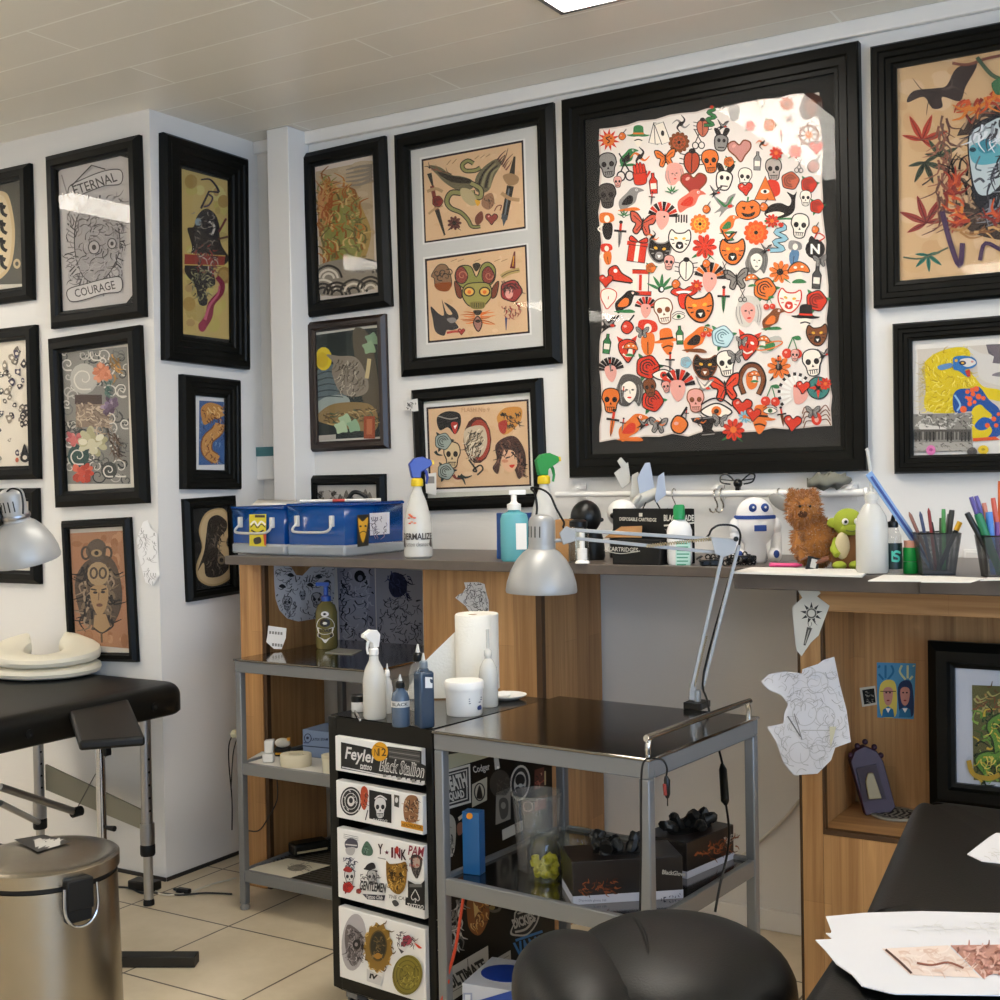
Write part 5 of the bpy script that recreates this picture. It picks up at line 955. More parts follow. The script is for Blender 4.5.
a.blob([(345, 285), (360, 250), (395, 235), (425, 260), (420, 310), (390, 330), (360, 315)], '#5a4e43'); 
for x in (345, 432): a.curve([(x + 16 * c, 292 + 24 * d) for c, d in ring(8, 1)], 9, '#4a3f36', True)
a.ell(388, 292, 22, 15, '#a08766'); a.ell(388, 292, 9, 9, '#2c2521'); a.ell(395, 375, 44, 48, '#a58b69'); 
for x in (377, 413): a.curve([(x + 13 * c, 372 + 20 * d) for c, d in ring(8, 1)], 8, '#4a3f36', True)
a.blob([(365, 430), (430, 425), (430, 500), (400, 545), (372, 500)], '#a3845f'); a.ell(383, 450, 9, 5, K); a.ell(414, 448, 9, 5, K); a.line([(398, 450), (396, 480)], 4, '#6b553f'); a.ell(400, 500, 13, 7, '#6b4a3a'); a.line([(366, 436), (388, 440)], 6, K); a.line([(408, 440), (428, 434)], 6, K)
a.poly([(380, 540), (425, 535), (445, 590), (410, 615), (375, 590)], '#a3845f'); a.curve([(375, 590), (410, 612), (445, 588)], 6, '#3a302a'); a.line([(408, 612), (410, 650)], 8, '#5f4a38'); a.make('print', t)
# ---- wall C
t = pic('wide black frame with a yellow print of scythe, bat and red banner', 'C', (158.8, 132.5), (250, 160), (160, 360.8), (250, 368.8), .086, .034, mat_col='#23201a', style=1)
a = print_on(t, (170, 160, .18)); TN = [(62, 48), (342, 122), (345, 1000), (65, 965)]; a.poly(TN, '#b9a165'); a.clip = TN
for x, y in inside(TN, 70): a.ell(x, y, rnd.uniform(14, 40), rnd.uniform(20, 50), rnd.choice(('#b9aa63', '#aa955a', '#c2b676', '#a98c5c', '#b3a35c')), n=9)
for x, y, r in ((120, 120, 50), (300, 230, 45), (110, 800, 50), (300, 640, 40)): a.ell(x, y, r, r * 1.2, '#8f6f3d'); a.ell(x - 5, y, r * .7, r * .8, '#a3854b')
a.blob([(95, 380), (130, 370), (150, 310), (200, 270), (260, 320), (280, 460), (325, 545), (290, 590), (240, 600), (250, 690), (200, 720), (205, 800), (160, 800), (140, 700), (90, 640), (80, 590), (120, 500), (110, 440)], '#332d29')
a.curve([(170, 110), (220, 108), (258, 150), (270, 180)], (8, 14), '#2c2530'); a.line([(270, 180), (215, 175), (170, 270)], 12, '#3a3032'); a.curve([(210, 190), (235, 210), (215, 250), (185, 260)], 10, '#4a3d45'); a.ell(235, 380, 40, 60, '#262224'); a.curve([(215, 340), (245, 370), (230, 420)], 12, '#c9c3b8'); a.ell(155, 345, 18, 22, '#8b9a9c'); a.line([(270, 400), (310, 325)], 12, '#6a2e2c'); a.line([(265, 440), (325, 425)], 12, '#5b3a2e')
a.poly([(80, 522), (305, 535), (300, 585), (78, 580)], '#8d3a30'); a.line([(80, 520), (305, 533)], 6, '#c2a35a'); a.line([(78, 582), (300, 588)], 6, '#c2a35a'); strokes(a, inside([(140, 480), (250, 480), (250, 620), (150, 620)], 60), 40, 1, 8, ['#b8ac9a', '#2a2422', '#6b5d52', '#8d3a30'], 1.5); strokes(a, inside([(110, 610), (220, 610), (210, 790), (150, 780), (110, 680)], 60), 36, 1, 8, ['#6e6a4c', '#2a2422', '#96906a'], 1.5); strokes(a, inside([(130, 290), (250, 290), (260, 470), (120, 470)], 40), 34, 1, 7, ['#6b6258', '#1d1a19', '#8d8577'], 1.5)
a.curve([(255, 650), (285, 690), (275, 740), (225, 800), (210, 870), (170, 930)], (24, 46), '#7d2b3c'); a.curve([(270, 700), (262, 745), (215, 810), (190, 890)], (10, 16), '#b2596b'); a.ell(175, 925, 22, 30, '#8d3346'); a.make('print', t)
t = pic('small black frame with an orange koi on blue, below the yellow scythe print', 'C', (179.3, 374.5), (242.5, 380.5), (177.5, 489.3), (240.8, 489.3), .066, .03, mat_col='#d5d2cf', style=1)
a = print_on(t, (0, 300, .25)); TN = [(797, 402), (902, 408), (897, 658), (795, 660)]; a.poly(TN, '#3c5c8c'); a.clip = TN; strokes(a, inside(TN, 30), 26, 1.4, 7, ['#27406a', '#6d8cb0', '#8d5a3a'], .6); a.rect(798, 404, 898, 440, '#7c5a4a')
SN = [(835, 435), (880, 470), (870, 520), (830, 560), (830, 610), (870, 640)]; a.curve(SN, (52, 46), '#7a4a26'); a.curve(SN, (42, 36), '#c08a4c'); strokes(a, [(p[0] + rnd.uniform(-14, 14), p[1]) for p in catmull([(x, y, 0) for x, y in SN], False, 9)], 16, 1.5, 5, ['#7a4222', '#d9ab6c', '#5a2f1a'], .9); a.blob([(805, 430), (840, 410), (890, 430), (870, 460), (820, 500), (805, 470)], '#b9803f'); strokes(a, inside([(805, 430), (890, 425), (860, 470), (815, 490)], 20), 24, .8, 6, ['#6d4020', '#e0b878']); a.make('print', t)
t = pic('black frame with a dark helmeted figure on a peanut-shaped cream sheet', 'C', (182, 498.8), (240, 495.5), (183.8, 602.5), (238.8, 593.8), .036, .028, mat_col='#14130f', style=2)
a = print_on(t, (0, 480, .25)); PN = [(870, 112), (820, 135), (795, 200), (808, 270), (785, 340), (795, 400), (850, 425), (915, 400), (935, 350), (925, 290), (905, 250), (925, 190), (905, 125)]; a.blob(PN, '#b99c6e'); a.blob([(865 + (x - 865) * .92, 270 + (y - 270) * .95) for x, y in PN], '#cbb186')
a.blob([(835, 160), (870, 140), (905, 165), (905, 200), (880, 230), (870, 270), (900, 310), (915, 350), (880, 385), (825, 385), (815, 330), (790, 365), (815, 290), (825, 220)], '#332c26'); strokes(a, inside([(835, 165), (900, 165), (880, 250), (905, 350), (830, 380), (825, 230)], 50), 26, 1.3, 5, ['#5b5146', '#1f1b18', '#7a6e5f'], .6); a.ell(885, 320, 16, 18, '#8a7a62'); a.ell(885, 320, 8, 9, '#332c26'); a.make('print', t)
# ================================================================== things on the counter
M_PW = mat('white_plastic', '#ebe8e2', .35); M_PB = mat('black_plastic', '#0b0b09', .35, spec=.35); M_CARD = mat('kraft_card', '#a5794a', .8); M_PAPER = mat('paper', '#dedad2', .8)
M_MILKY = clear('milky_plastic', '#e9e7e0', .25, .05, tint=.62); M_CLEAR = clear('clear_plastic', '#f4f4f2', .05, .06, tint=.07); M_BLUEBOX = clear('blue_translucent_plastic', '#0a68c4', .15, .05, tint=.36); M_GLASSJ = clear('jar_glass', '#f6f8f6', .03, .05, tint=.01)
M_SILVER = mat('silver_paint', '#a09f9c', .4, .22); M_CHAIN = mat('dark_metal', '#2a2826', .35, .7); M_STEELW = mat('polished_steel', '#c8c4bc', .2, 1)
def colm(c, r=.45): return mat('c_' + c.strip('#'), c, r)
def base(px, py, z=None):
    p = onZ(px, py, CZ if z is None else z)
    if z is None:
        k = 3.0 if p.x < WA - .02 else 2.84
        if p.y < k: p = Vector((p.x * k / p.y, k, CZ))
    return p
def label_art(P, crop, d, name, parent, draw, rz=None, m=None):
    n = -VH if rz is None else Vector((math.sin(rz), -math.cos(rz), 0)); p = Vector(P) + n * d
    a = Art(lambda x, y: onP(x, y, p, n), n, crop); a.px(); draw(a); return a.make(name, parent, m or GLOSSINK)
def curved_label(name, parent, r, z0, z1, a0, a1, base_col, draw, n=24):
    """a printed label wrapped on a round bottle, in the bottle's own frame; draw uses 0..100 x 0..100"""
    R = r + .0006
    a = Art(lambda x, y: Vector((R * math.sin(a0 + (a1 - a0) * x / 100), -R * math.cos(a0 + (a1 - a0) * x / 100), z1 + (z0 - z1) * y / 100)), (0, 0, 1)); a.n = Vector((0, 0, 0))
    def pt(x, y): q = a0 + (a1 - a0) * x / 100; k = R + a.lift * 3; return Vector((k * math.sin(q), -k * math.cos(q), z1 + (z0 - z1) * y / 100))
    a.pt = pt
    if base_col:
        for i in range(n): a.rect(100 * i / n, 0, 100 * (i + 1) / n, 100, base_col)
    a.lift += .00005; draw(a); return a.make(name, parent, GLOSSINK)
def spray_head(t, z, s, mb, m2, name='trigger_head'):
    P = [(-.02, 0), (.012, 0), (.014, .02), (.05, .042), (.055, .05), (.052, .062), (.02, .075), (-.012, .07), (-.03, .05)]
    M = Matrix.Translation((0, .0, z)) @ Matrix.Scale(s, 4) @ Matrix.Rotation(PI / 2, 4, 'X')
    G().prism([(-x, y) for x, y in P][::-1], .024, M, -.012).make(name, mb, t, bevel=.003 * s)
    G().prism([(.052, .045), (.062, .047), (.06, .062), (.052, .062)], .016, M @ Matrix.Rotation(PI, 4, 'Y'), -.008).make('nozzle', m2, t)
    G().tube([Vector((-s * x, 0, z + s * y)) for x, y in ((.022, .04), (.034, .02), (.038, .0), (.034, -.022))][::1], [.006 * s, .006 * s, .005 * s, .004 * s], 8).make('trigger', mb, t)
def spray_bottle(P, h, r, label, mh, mn, body, rz=0, slim=False, text=None):
    t = thing('spray_bottle', label, 'spray bottle', P, rz)
    hb = h * .77
    prof = [(r * .85, 0), (r, .006), (r, hb * .42), (r * .94, hb * .55), (r * .62, hb * .8), (r * .36, hb * .93), (r * .32, hb * .97), (r * .32, hb)] if not slim else [(r * .9, 0), (r, .005), (r, hb * .6), (r * .8, hb * .78), (r * .42, hb * .92), (r * .4, hb)]
    G().lathe(prof, 28).make('bottle', body, t)
    G().lathe([(r * .4, hb + .0004), (r * .44, hb + .004), (r * .42, hb + .02 * h / .27), (r * .3, hb + .024 * h / .27)], 20).make('collar', mn, t)
    spray_head(t, hb + .0245 * h / .27, h / .33, mh, mn)
    if text: text(t, r, hb)
    return t
def derma(t, r, hb):
    def d(a):
        a.text('DERMALIZE', 50, 30, 46, 15, '#3b3330', .03); a.text('tattoo cleanser', 50, 66, 34, 10, '#5b5450')
        for x in (8, 90): a.blob([(x - 6, 70), (x + 2, 40), (x + 6, 80)], '#3b3330')
    curved_label('label', t, r, hb * .1, hb * .4, -1.3, 1.3, None, d)
    def e(a):
        for k in range(9): x, y = 30 + 40 * rnd.random(), 100 * rnd.random(); a.ell(x, y, 9, 7, rnd.choice((RD, '#e0734a', '#b8402c')))
    curved_label('splash_print', t, r * .97, hb * .48, hb * .62, -1.0, .3, None, e)
P = base(418.5, 558); s = mpp(P)
spray_bottle(P, 93 * s, 14.3 * s, 'white spray bottle with a blue trigger and yellow collar beside the blue box', colm('#27409a', .3), colm('#e3c21f', .35), M_MILKY, FACE + PI + .3, text=None)
t = bpy.data.objects['spray_bottle']; 
tx = thing  # (kept short)
def front_print(t, rz_off, fn, r, hb):
    before = set(t.children); fn(t, r, hb)
    for c in t.children:
        if c not in before: c.rotation_euler = (0, 0, rz_off)
front_print(t, -(PI + .3), derma, 14.3 * s, 93 * s * .77)
P = base(546, 561) + VH * .06; s = mpp(P); t = spray_bottle(P, 98 * s, 15 * s, 'white spray bottle with a green trigger behind the desk lamp head', colm('#1f8a3c', .3), colm('#e3c21f', .35), M_MILKY, FACE + PI + .4)
# --- blue storage boxes standing on their clear lids
def storage_box(A, Bq, depth, label, stick, zt):
    """front edge from A to Bq on the counter"""
    A, Bq = Vector(A), Vector(Bq); u = (Bq - A); w = u.length; u.normalize(); v = Vector((-u.y, u.x, 0)); rz = math.atan2(u.y, u.x)
    t = thing('storage_box', label, 'storage box', A + u * w / 2 + v * depth / 2, rz)
    hz, x, y = zt - CZ, w / 2, depth / 2; lz = .036; k = .012
    G().box(-x, x, -y, y, 0.0004, lz).make('lid', clear('clear_lid_plastic', '#e8eef2', .2, .06, tint=.3), t, bevel=.008)
    def shell(i, z0, z1, f): return [(-x * f + i, -y * f + i, z0), (x * f - i, -y * f + i, z0), (x * f - i, y * f - i, z0), (-x * f + i, y * f - i, z0), (-x + i + k * .4, -y + i + k * .4, z1), (x - i - k * .4, -y + i + k * .4, z1), (x - i - k * .4, y - i - k * .4, z1), (-x + i + k * .4, y - i - k * .4, z1)]
    g = G().add(shell(0, lz + .0005, hz, .95), [(0, 3, 2, 1), (0, 1, 5, 4), (1, 2, 6, 5), (2, 3, 7, 6), (3, 0, 4, 7)])
    g.make('tub', M_BLUEBOX, t, solid=.003)
    g = G()
    for a, b, c, d in ((-x, x, -y, -y + .012), (-x, x, y - .012, y), (-x, -x + .012, -y + .012, y - .012), (x - .012, x, -y + .012, y - .012)): g.box(a, b, c, d, hz + .0005, hz + .008)
    g.make('rim', M_BLUEBOX, t, bevel=.002)
    zz = hz * .62; q = w * .3
    for sx in (-1, 1): G().box(sx * q - .006, sx * q + .006, -y - .01, -y + .004, zz - .004, zz + .03).make('handle_clip', M_MILKY, t, bevel=.002)
    G().tube(catmull([(-q, -y - .006, zz + .004), (-q * 1.05, -y - .02, zz - .012), (-q * .7, -y - .028, zz - .02), (q * .7, -y - .028, zz - .02), (q * 1.05, -y - .02, zz - .012), (q, -y - .006, zz + .004)]), .004, 8).make('handle', colm('#b4b6b3', .4), t)
    return t, A, u, v, rz
A1, B1 = base(287, 556), base(345, 558.5); zt2 = facing(B1)(345, 506).z
bx, A_, u_, v_, rz_ = storage_box(A1, B1, .30, 'blue see-through storage box with a fox sticker on its side, beside the white spray bottle', None, zt2)
side_n = u_.copy(); sp = B1 + u_ * .0015
def fox(a):
    a.poly([(548, 140), (596, 137), (594, 262), (550, 268)], '#24211c'); a.out([(552, 150), (570, 165), (592, 148), (588, 200), (572, 252), (556, 205)], '#d9a326', 3, '#5b4012'); a.ell(562, 185, 5, 4, K); a.ell(582, 184, 5, 4, K); a.curve([(556, 215), (572, 205), (588, 212)], 4, '#5b4012')
    a.poly([(598, 133), (678, 128), (678, 215), (600, 222)], '#dcdbe2'); strokes(a, inside([(605, 140), (670, 136), (670, 210), (606, 214)], 26), 26, 1.8, 4, ['#5a5666', '#8a8698'], .9, .7)
a = Art(lambda x, y: onP(x, y, sp, side_n), side_n, (220, 480, .25)); a.px(); fox(a); so = a.make('sticker', None, GLOSSINK)
def reparent(o, t): o.parent = t; o.matrix_parent_inverse = (Matrix.Translation(t.location) @ t.rotation_euler.to_matrix().to_4x4()).inverted(); o.matrix_basis = Matrix.Identity(4)
reparent(so, bx)
A2, B2 = base(231.5, 553.5), base(284.5, 556)
by, A_, u_, v_, rz_ = storage_box(A2, B2, .26, 'blue see-through storage box with a yellow face sticker, at the counter end', None, facing(A2)(231, 509).z)
n2 = Vector((u_.y, -u_.x, 0)); p2 = A2 + n2 * .002
a = Art(lambda x, y: onP(x, y, p2, n2), n2, (220, 480, .25)); a.px(); a.poly([(117, 138), (185, 136), (184, 266), (118, 264)], '#d9c81f')
a.curve([(122, 180), (138, 165), (150, 182), (165, 166), (182, 180)], 7, WH); a.curve([(122, 190), (138, 176), (150, 192), (165, 177), (182, 190)], 4, K)
a.curve([(125, 200), (150, 212), (175, 200)], 6, K); a.blob([(135, 235), (160, 228), (165, 250), (140, 256)], K); a.poly([(172, 210), (184, 210), (184, 262), (178, 262)], '#c8452c'); a.rect(140, 140, 180, 150, K)
so = a.make('sticker', None, GLOSSINK); reparent(so, by)
# things inside and on the boxes
for lab, c, (px, py), r, h in (('dark blue jar inside the blue storage box with the fox sticker', '#1d1f55', (322, 545), .05, .08), ('green bottle inside the blue storage box with the fox sticker', '#2f8a4a', (337, 548), .02, .10)):
    p = bx.location + Vector((-.04 if r > .03 else .045, -.06, .04)); t = thing('bottle' if r < .03 else 'jar', lab, 'bottle' if r < .03 else 'jar', p)
    G().lathe([(r * .9, 0), (r, .004), (r, h * .75), (r * .6, h * .85), (r * .6, h)], 20).make('body', colm(c, .3), t); G().lathe([(r * .64, h * .86), (r * .64, h + .012), (0, h + .012)], 16).make('cap', M_PB, t)
zt = zt2 + .009
for px0, px1, c, lab in ((300, 345, '#b8473f', 'white marker with a red cap end, lying across the fox sticker box'), (327, 381, '#dddad3', 'white marker lying on the rim of the fox sticker box')):
    fb = facing(bx.location - VH * .05); p, q = fb(px0, 509), fb(px1, 510.5); p.z = q.z = zt + .0055; t = thing('marker', lab, 'marker', (p + q) / 2, world=True, group='markers on the blue boxes'); d = (q - p)
    G().tube([p, p + d * .72], .005, 10).make('barrel', M_PW, t); G().tube([p + d * .73, q], .0055, 10).make('cap', colm(c), t)
p = facing(bx.location - VH * .03)(357, 507); p.z = zt; t = thing('cable_clip', 'small black clip and cord lying on the fox sticker box', 'clip', p, FACE)
G().tube(catmull([(-.03, 0, .004), (-.01, 0, .03), (.02, 0, .022), (.035, 0, .003)]), .007, 10).make('clip', M_PB, t); G().tube(catmull([(.02, -.004, .02), (.035, -.006, .005), (.06, -.004, .003)]), .002, 6).make('cord', M_PB, t)
p = facing(by.location)(266, 507); p.z = facing(A2)(231, 509).z + .009; t = tag(G().add([(-.06, -.05, 0), (.07, -.045, 0), (.075, .05, .012), (-.055, .05, .018)], [(0, 1, 2, 3)]).make('paper_sheet', M_PAPER, None, solid=.001), 'grey paper lying on the blue box with the yellow face', 'paper'); t.location = p + Vector((0, .03, .002)); t.rotation_euler.z = FACE
# --- blue carton, teal pump bottle
def carton(name, label, cat, f0, f1, depth, h, z, m, world_z=None, flip=1):
    """box whose front lower edge runs f0 -> f1 (points on a surface at height z)"""
    f0, f1 = Vector(f0), Vector(f1); u = f1 - f0; w = u.length; u.normalize(); v = Vector((-u.y, u.x, 0)); t = thing(name, label, cat, (f0 + f1) / 2 + v * depth / 2, math.atan2(u.y, u.x)); t.location.z = z
    G().box(-w / 2, w / 2, -depth / 2, depth / 2, .0003, h).make('carton', m, t, bevel=.0015); return t, w, u, v
p0, p1 = base(497, 563) + VH * .07, base(531, 563) + VH * .07; t, w, u, v = carton('blue_carton', 'dark blue carton standing behind the teal pump bottle', 'carton', p0, p1, .05, facing(p0)(497, 513).z - CZ, CZ, colm('#16417f', .4))
label_art(p0, (480, 430, .2), .001, 'printed_panel', None, lambda a: (a.rect(84, 440, 106, 640, '#1b55a0'), a.rect(88, 600, 104, 606, '#9fb8d8')), m=GLOSSINK).parent = None
o = bpy.data.objects['printed_panel']; reparent(o, t)
P = base(515, 566); s = mpp(P); t = thing('pump_bottle', 'teal pump bottle with a white pump, between the blue carton and lamp head', 'pump bottle', P, FACE)
r = 14 * s; G().lathe([(r * .9, 0), (r, .006), (r, 42 * s), (r * .9, 47 * s), (r * .45, 50 * s), (r * .42, 51 * s)], 24, sy=.7).make('bottle', clear('teal_liquid', '#7ccfd6', .1, .05, tint=.6), t)
G().lathe([(r * .5, 51.2 * s), (r * .5, 57 * s), (r * .3, 58 * s), (r * .2, 60 * s), (r * .2, 66 * s), (0, 66.2 * s)], 18).box(-r * .35, r * .85, -.006, .006, 66.3 * s, 71 * s).make('pump', M_PW, t, bevel=.001)
G().box(r * .1, r * .85, -r * .72, -r * .69, 12 * s, 38 * s).make('label', M_PW, t)
# --- tan carton, jar with brush
p0, p1 = base(556, 562) + VH * .01, base(570, 562) + VH * .01; carton('kraft_carton', 'small tan cardboard box between the green trigger bottle and the clear jar', 'carton', p0, p1, .06, 42 * mpp(p0), CZ, M_CARD)
P = base(579, 567); s = mpp(P); t = thing('glass_jar', 'clear jar with a black lid holding a white brush, beside the tan cardboard box', 'jar', P, FACE); r = 10.5 * s
G().lathe([(r * .9, 0), (r, .004), (r, 32 * s), (r * .8, 35 * s), (r * .8, 38 * s)], 24).lathe([(r * .85, .005), (r * .93, .008), (r * .93, 31 * s)], 24).make('jar', M_GLASSJ, t); G().lathe([(r * .86, 36 * s), (r * .86, 41 * s), (r * .5, 43 * s), (0, 43 * s)], 20).make('lid', M_PB, t)
P = base(581.5, 568) - VH * .045; t = thing('small_brush', 'white upright brush holder standing before the clear jar', 'brush', P, FACE); G().lathe([(7 * s, .0003), (7.5 * s, .003), (6 * s, .008), (3 * s, .012)], 18).make('foot', M_PW, t); G().tube([(0, 0, .011), (0, 0, 15 * s)], 5 * s, 12).tube([(0, 0, 15 * s), (0, 0, 31 * s)], 2.6 * s, 10).make('handle', M_PW, t)
# --- black helmet bust, white helmet, boxes
P = base(593, 562) + VH * .09; s = mpp(P); t = thing('helmet_ornament', 'glossy black ribbed helmet ornament on a bust, beside the white helmet', 'ornament', P, FACE)
zc = facing(P)(589, 517).z - CZ; g = G().ball((-4 * s, 0, zc), (15.5 * s, 15 * s, 17 * s), 28, 18); g.make('helmet', M_PB, t)
G().tube(catmull([(-4 * s + 15.8 * s * math.cos(q), -15.4 * s * math.sin(max(.02, q)), zc - 3 * s) for q in [PI + PI * i / 8 for i in range(9)]], k=3), 2.2 * s, 8).make('visor_band', mat('grey_gloss', '#3b3a37', .25), t)
G().lathe([(11 * s, 0.0003), (12 * s, .01), (11 * s, zc - 26 * s), (9 * s, zc - 18 * s), (9 * s, zc - 14 * s)], 20, (3 * s, 0, 0), sy=.8).make('bust', M_PB, t)
P = base(627, 560) + VH * .12; s = mpp(P); zc = facing(P)(626, 513).z - CZ; t = thing('helmet_ornament', 'white round helmet ornament with a black visor, half behind the black carton', 'ornament', P, FACE)
G().ball((0, 0, zc), (15 * s, 14 * s, 14 * s), 24, 16).make('helmet', M_PW, t); G().ball((-6 * s, -9 * s, zc - 2 * s), (7 * s, 6 * s, 4 * s), 16, 10).make('visor', M_PB, t); G().lathe([(13 * s, .0003), (13 * s, zc - 22 * s), (7 * s, zc - 12 * s)], 18).make('bust', M_PB, t)
pA, pB, pC = [q + VH * .045 for q in (base(616, 567) + VH * .03, base(661, 570.5), base(698, 566))]
u = (pB - pA); w1 = u.length; u.normalize(); zt = facing(pB)(661, 508.5).z
v = (pC - pB); w2 = v.length
t = thing('black_carton', 'large matt black carton with white lettering under the toy spacecraft', 'carton', (pA + pB + pC + (pA + v)) / 4, world=True)
MC = mat('black_card', '#100f0e', .5, spec=.3); h = zt - CZ
q = [pA, pB, pB + v, pA + v]; G().add([tuple(p + Vector((0, 0, .0003))) for p in q] + [tuple(p + Vector((0, 0, h))) for p in q], [(3, 2, 1, 0), (4, 5, 6, 7), (0, 1, 5, 4), (1, 2, 6, 5), (2, 3, 7, 6), (3, 0, 4, 7)]).make('carton', MC, t, bevel=.001)
n1 = Vector((u.y, -u.x, 0)); n2 = Vector((v.y, -v.x, 0)).normalized()
a = Art(lambda x, y: onP(x, y, pA + n1 * .0012, n1), n1, (480, 430, .2)); a.px(); a.rect(795, 415, 812, 433, '#cfc9ba'); a.text('DISPOSABLE CARTRIDGE', 790, 447, 92, 9, '#cfc9ba', .02, .03); a.make('lettering', t)
a = Art(lambda x, y: onP(x, y, pB + n2 * .0012, n2), n2, (620, 500, .16)); a.px(); a.text('BLACK BLADE', 368, 112, 94, 20, '#d6d2c8', .03); a.curve([(275, 160), (370, 152), (465, 142)], 10, '#d6d2c8'); a.text('tattoo cartridges', 330, 185, 50, 7, '#8f8b84'); a.make('lettering', t)
p0, p1 = base(611, 572) - VH * .05, base(658, 575) - VH * .05; hh = 25 * mpp(p0)
t, w, u, v = carton('open_carton', 'low black carton with open brown flaps before the matt black carton', 'carton', p0, p1, .06, hh, CZ, MC)
G().add([(-w / 2 - .03, -.01, hh + .004), (w / 2 - .06, -.01, hh + .004), (w / 2 - .075, .026, hh + .032), (-w / 2, .026, hh + .03)], [(0, 1, 2, 3)]).make('flap', M_CARD, t, solid=.003)
a = label_art(p0, (480, 430, .2), .0012, 'lettering', None, lambda a: (a.text('CARTRIDGES', 715, 597, 75, 11, '#bdb8ac', .02, .04), a.curve([(620, 600), (700, 618), (800, 605)], 4, '#bdb8ac')), rz=math.atan2(u.y, u.x)); reparent(a, t)
# --- toy spacecraft on the carton
P = (pA + pB + v) / 2; P.z = zt; P = Vector((pA.x * .5 + pB.x * .5, pA.y * .5 + pB.y * .5, zt)) + v * .3
f = facing(P); t = thing('toy_spacecraft', 'pale grey toy spacecraft with three upright fins standing on the black carton', 'toy', P, world=True)
def plate(pts, th, d=0): 
    a = [f(x, y, d - th / 2) for x, y in pts]; b = [f(x, y, d + th / 2) for x, y in pts]; n = len(pts)
    return G().add([tuple(p) for p in a + b], [tuple(reversed(range(n))), tuple(range(n, 2 * n))] + [(i, (i + 1) % n, n + (i + 1) % n, n + i) for i in range(n)])
MG = mat('model_grey', '#bdbab0', .55); MGB = mat('model_blue_grey', '#a9b3c4', .5)
plate([(637, 478), (645, 463), (650, 462.5), (655, 489), (640, 496)], .006, .0).make('fin', MGB, t, bevel=.001); plate([(630, 500), (632, 475), (638, 472), (645, 490), (640, 504)], .006, -.02).make('fin', MG, t, bevel=.001); plate([(655, 497), (658, 476), (664, 472), (666, 495), (656, 503)], .006, .03).make('fin', MGB, t, bevel=.001)
plate([(614, 473), (628, 462), (631, 482), (622, 489)], .005, -.045).make('fin', MG, t, bevel=.001); plate([(617, 461), (621, 457), (627, 464), (622, 469)], .005, -.045).make('fin_tip', MG, t, bevel=.001)
G().tube([f(658, 492), f(640, 500), f(630, 510, .01), f(627, 514, .012)], [.016, .018, .013, .006], 12).make('hull', MG, t); G().tube([f(640, 495, .03), f(632, 506, .035)], .007, 10).make('engine', MG, t)
G().tube([f(646, 502, .01), f(643, 508.5, .02)], .002, 6).tube([f(655, 500, .01), f(660, 508.5, .02)], .002, 6).make('landing_leg', mat('dark_metal', '#2a2826', .35, .7), t)
# --- lotion bottle with green cap
P = base(680, 572.5); s = mpp(P); t = thing('lotion_bottle', 'white lotion bottle with a green cap before the black carton', 'bottle', P, FACE); r = 12.6 * s
G().lathe([(r * .88, 0.0003), (r, .008), (r, 34 * s), (r * .85, 40 * s), (r * .5, 44.5 * s), (r * .44, 45 * s)], 26, sy=.6).make('bottle', M_PW, t); G().lathe([(r * .46, 45.2 * s), (r * .46, 58 * s), (r * .36, 60 * s), (0, 60 * s)], 20).make('cap', colm('#0d8a4a', .35), t)
a = label_art(P, (620, 500, .16), r * .62, 'label', None, lambda a: (a.rect(348, 255, 440, 425, '#bfe0cf'), [a.rect(355, 268 + k * 22, 355 + rnd.uniform(50, 80), 276 + k * 22, '#4a9c74') for k in range(7)])); reparent(a, t)
# --- chain
P = base(727, 570); s = mpp(P); t = thing('black_chain', 'heap of black metal chain and tools lying beside the white-green lotion bottle', 'chain', P, FACE); g = G(); R3 = random.Random(4)
for k in range(46):
    x, y, z = R3.uniform(-30, 30) * s, R3.uniform(-.015, .03), R3.uniform(.004, .012 + .016 * R3.random()); M = Euler((R3.uniform(0, 3), R3.uniform(0, 3), R3.uniform(0, 3))).to_matrix()
    g.tube([Vector((x, y, max(z, .008))) + M @ Vector((.009 * math.cos(q), .006 * math.sin(q), 0)) for q in [2 * PI * i / 8 for i in range(8)]], .002, 5, closed=True)
c = g.make('chain_links', M_CHAIN, t); c['kind'] = 'stuff'
G().box(-26 * s, -8 * s, -.01, .02, .0003, .016).make('clip', M_PB, t, bevel=.003)
G().box(8 * s, 30 * s, -.0, .022, .012, .024).make('tool', M_CHAIN, t, bevel=.003)
# --- plush toys
def fuzzy(g, t, name, cols, n, L, seed):
    R4 = random.Random(seed); q = G(); F = g.f; V = g.v
    for _ in range(n):
        f_ = R4.choice(F); a, b, c = V[f_[0]], V[f_[1]], V[f_[2]]; u, w = R4.random(), R4.random()
        if u + w > 1: u, w = 1 - u, 1 - w
        p = a + (b - a) * u + (c - a) * w; nn = (b - a).cross(c - a)
        if nn.length < 1e-12: continue
        nn.normalize(); dr = (nn + Vector((R4.uniform(-.6, .6), R4.uniform(-.6, .6), R4.uniform(-.9, .3)))).normalized(); sd = nn.cross(Vector((R4.random(), R4.random(), R4.random()))).normalized() * L * .13; s2 = nn.cross(sd).normalized() * L * .13
        q.add([p + sd, p - sd * .5 + s2, p - sd * .5 - s2, p + dr * L], [(0, 1, 3), (1, 2, 3), (2, 0, 3)])
    o = q.make(name, cols, t, smooth=False); o['kind'] = 'stuff'; return o
P = base(817, 569); s = mpp(P); P = P + Vector((0, 0, .003)); t = thing('plush_toy', 'shaggy brown plush bear sitting between the white and green plush toys', 'plush toy', P + VH * .02, FACE)
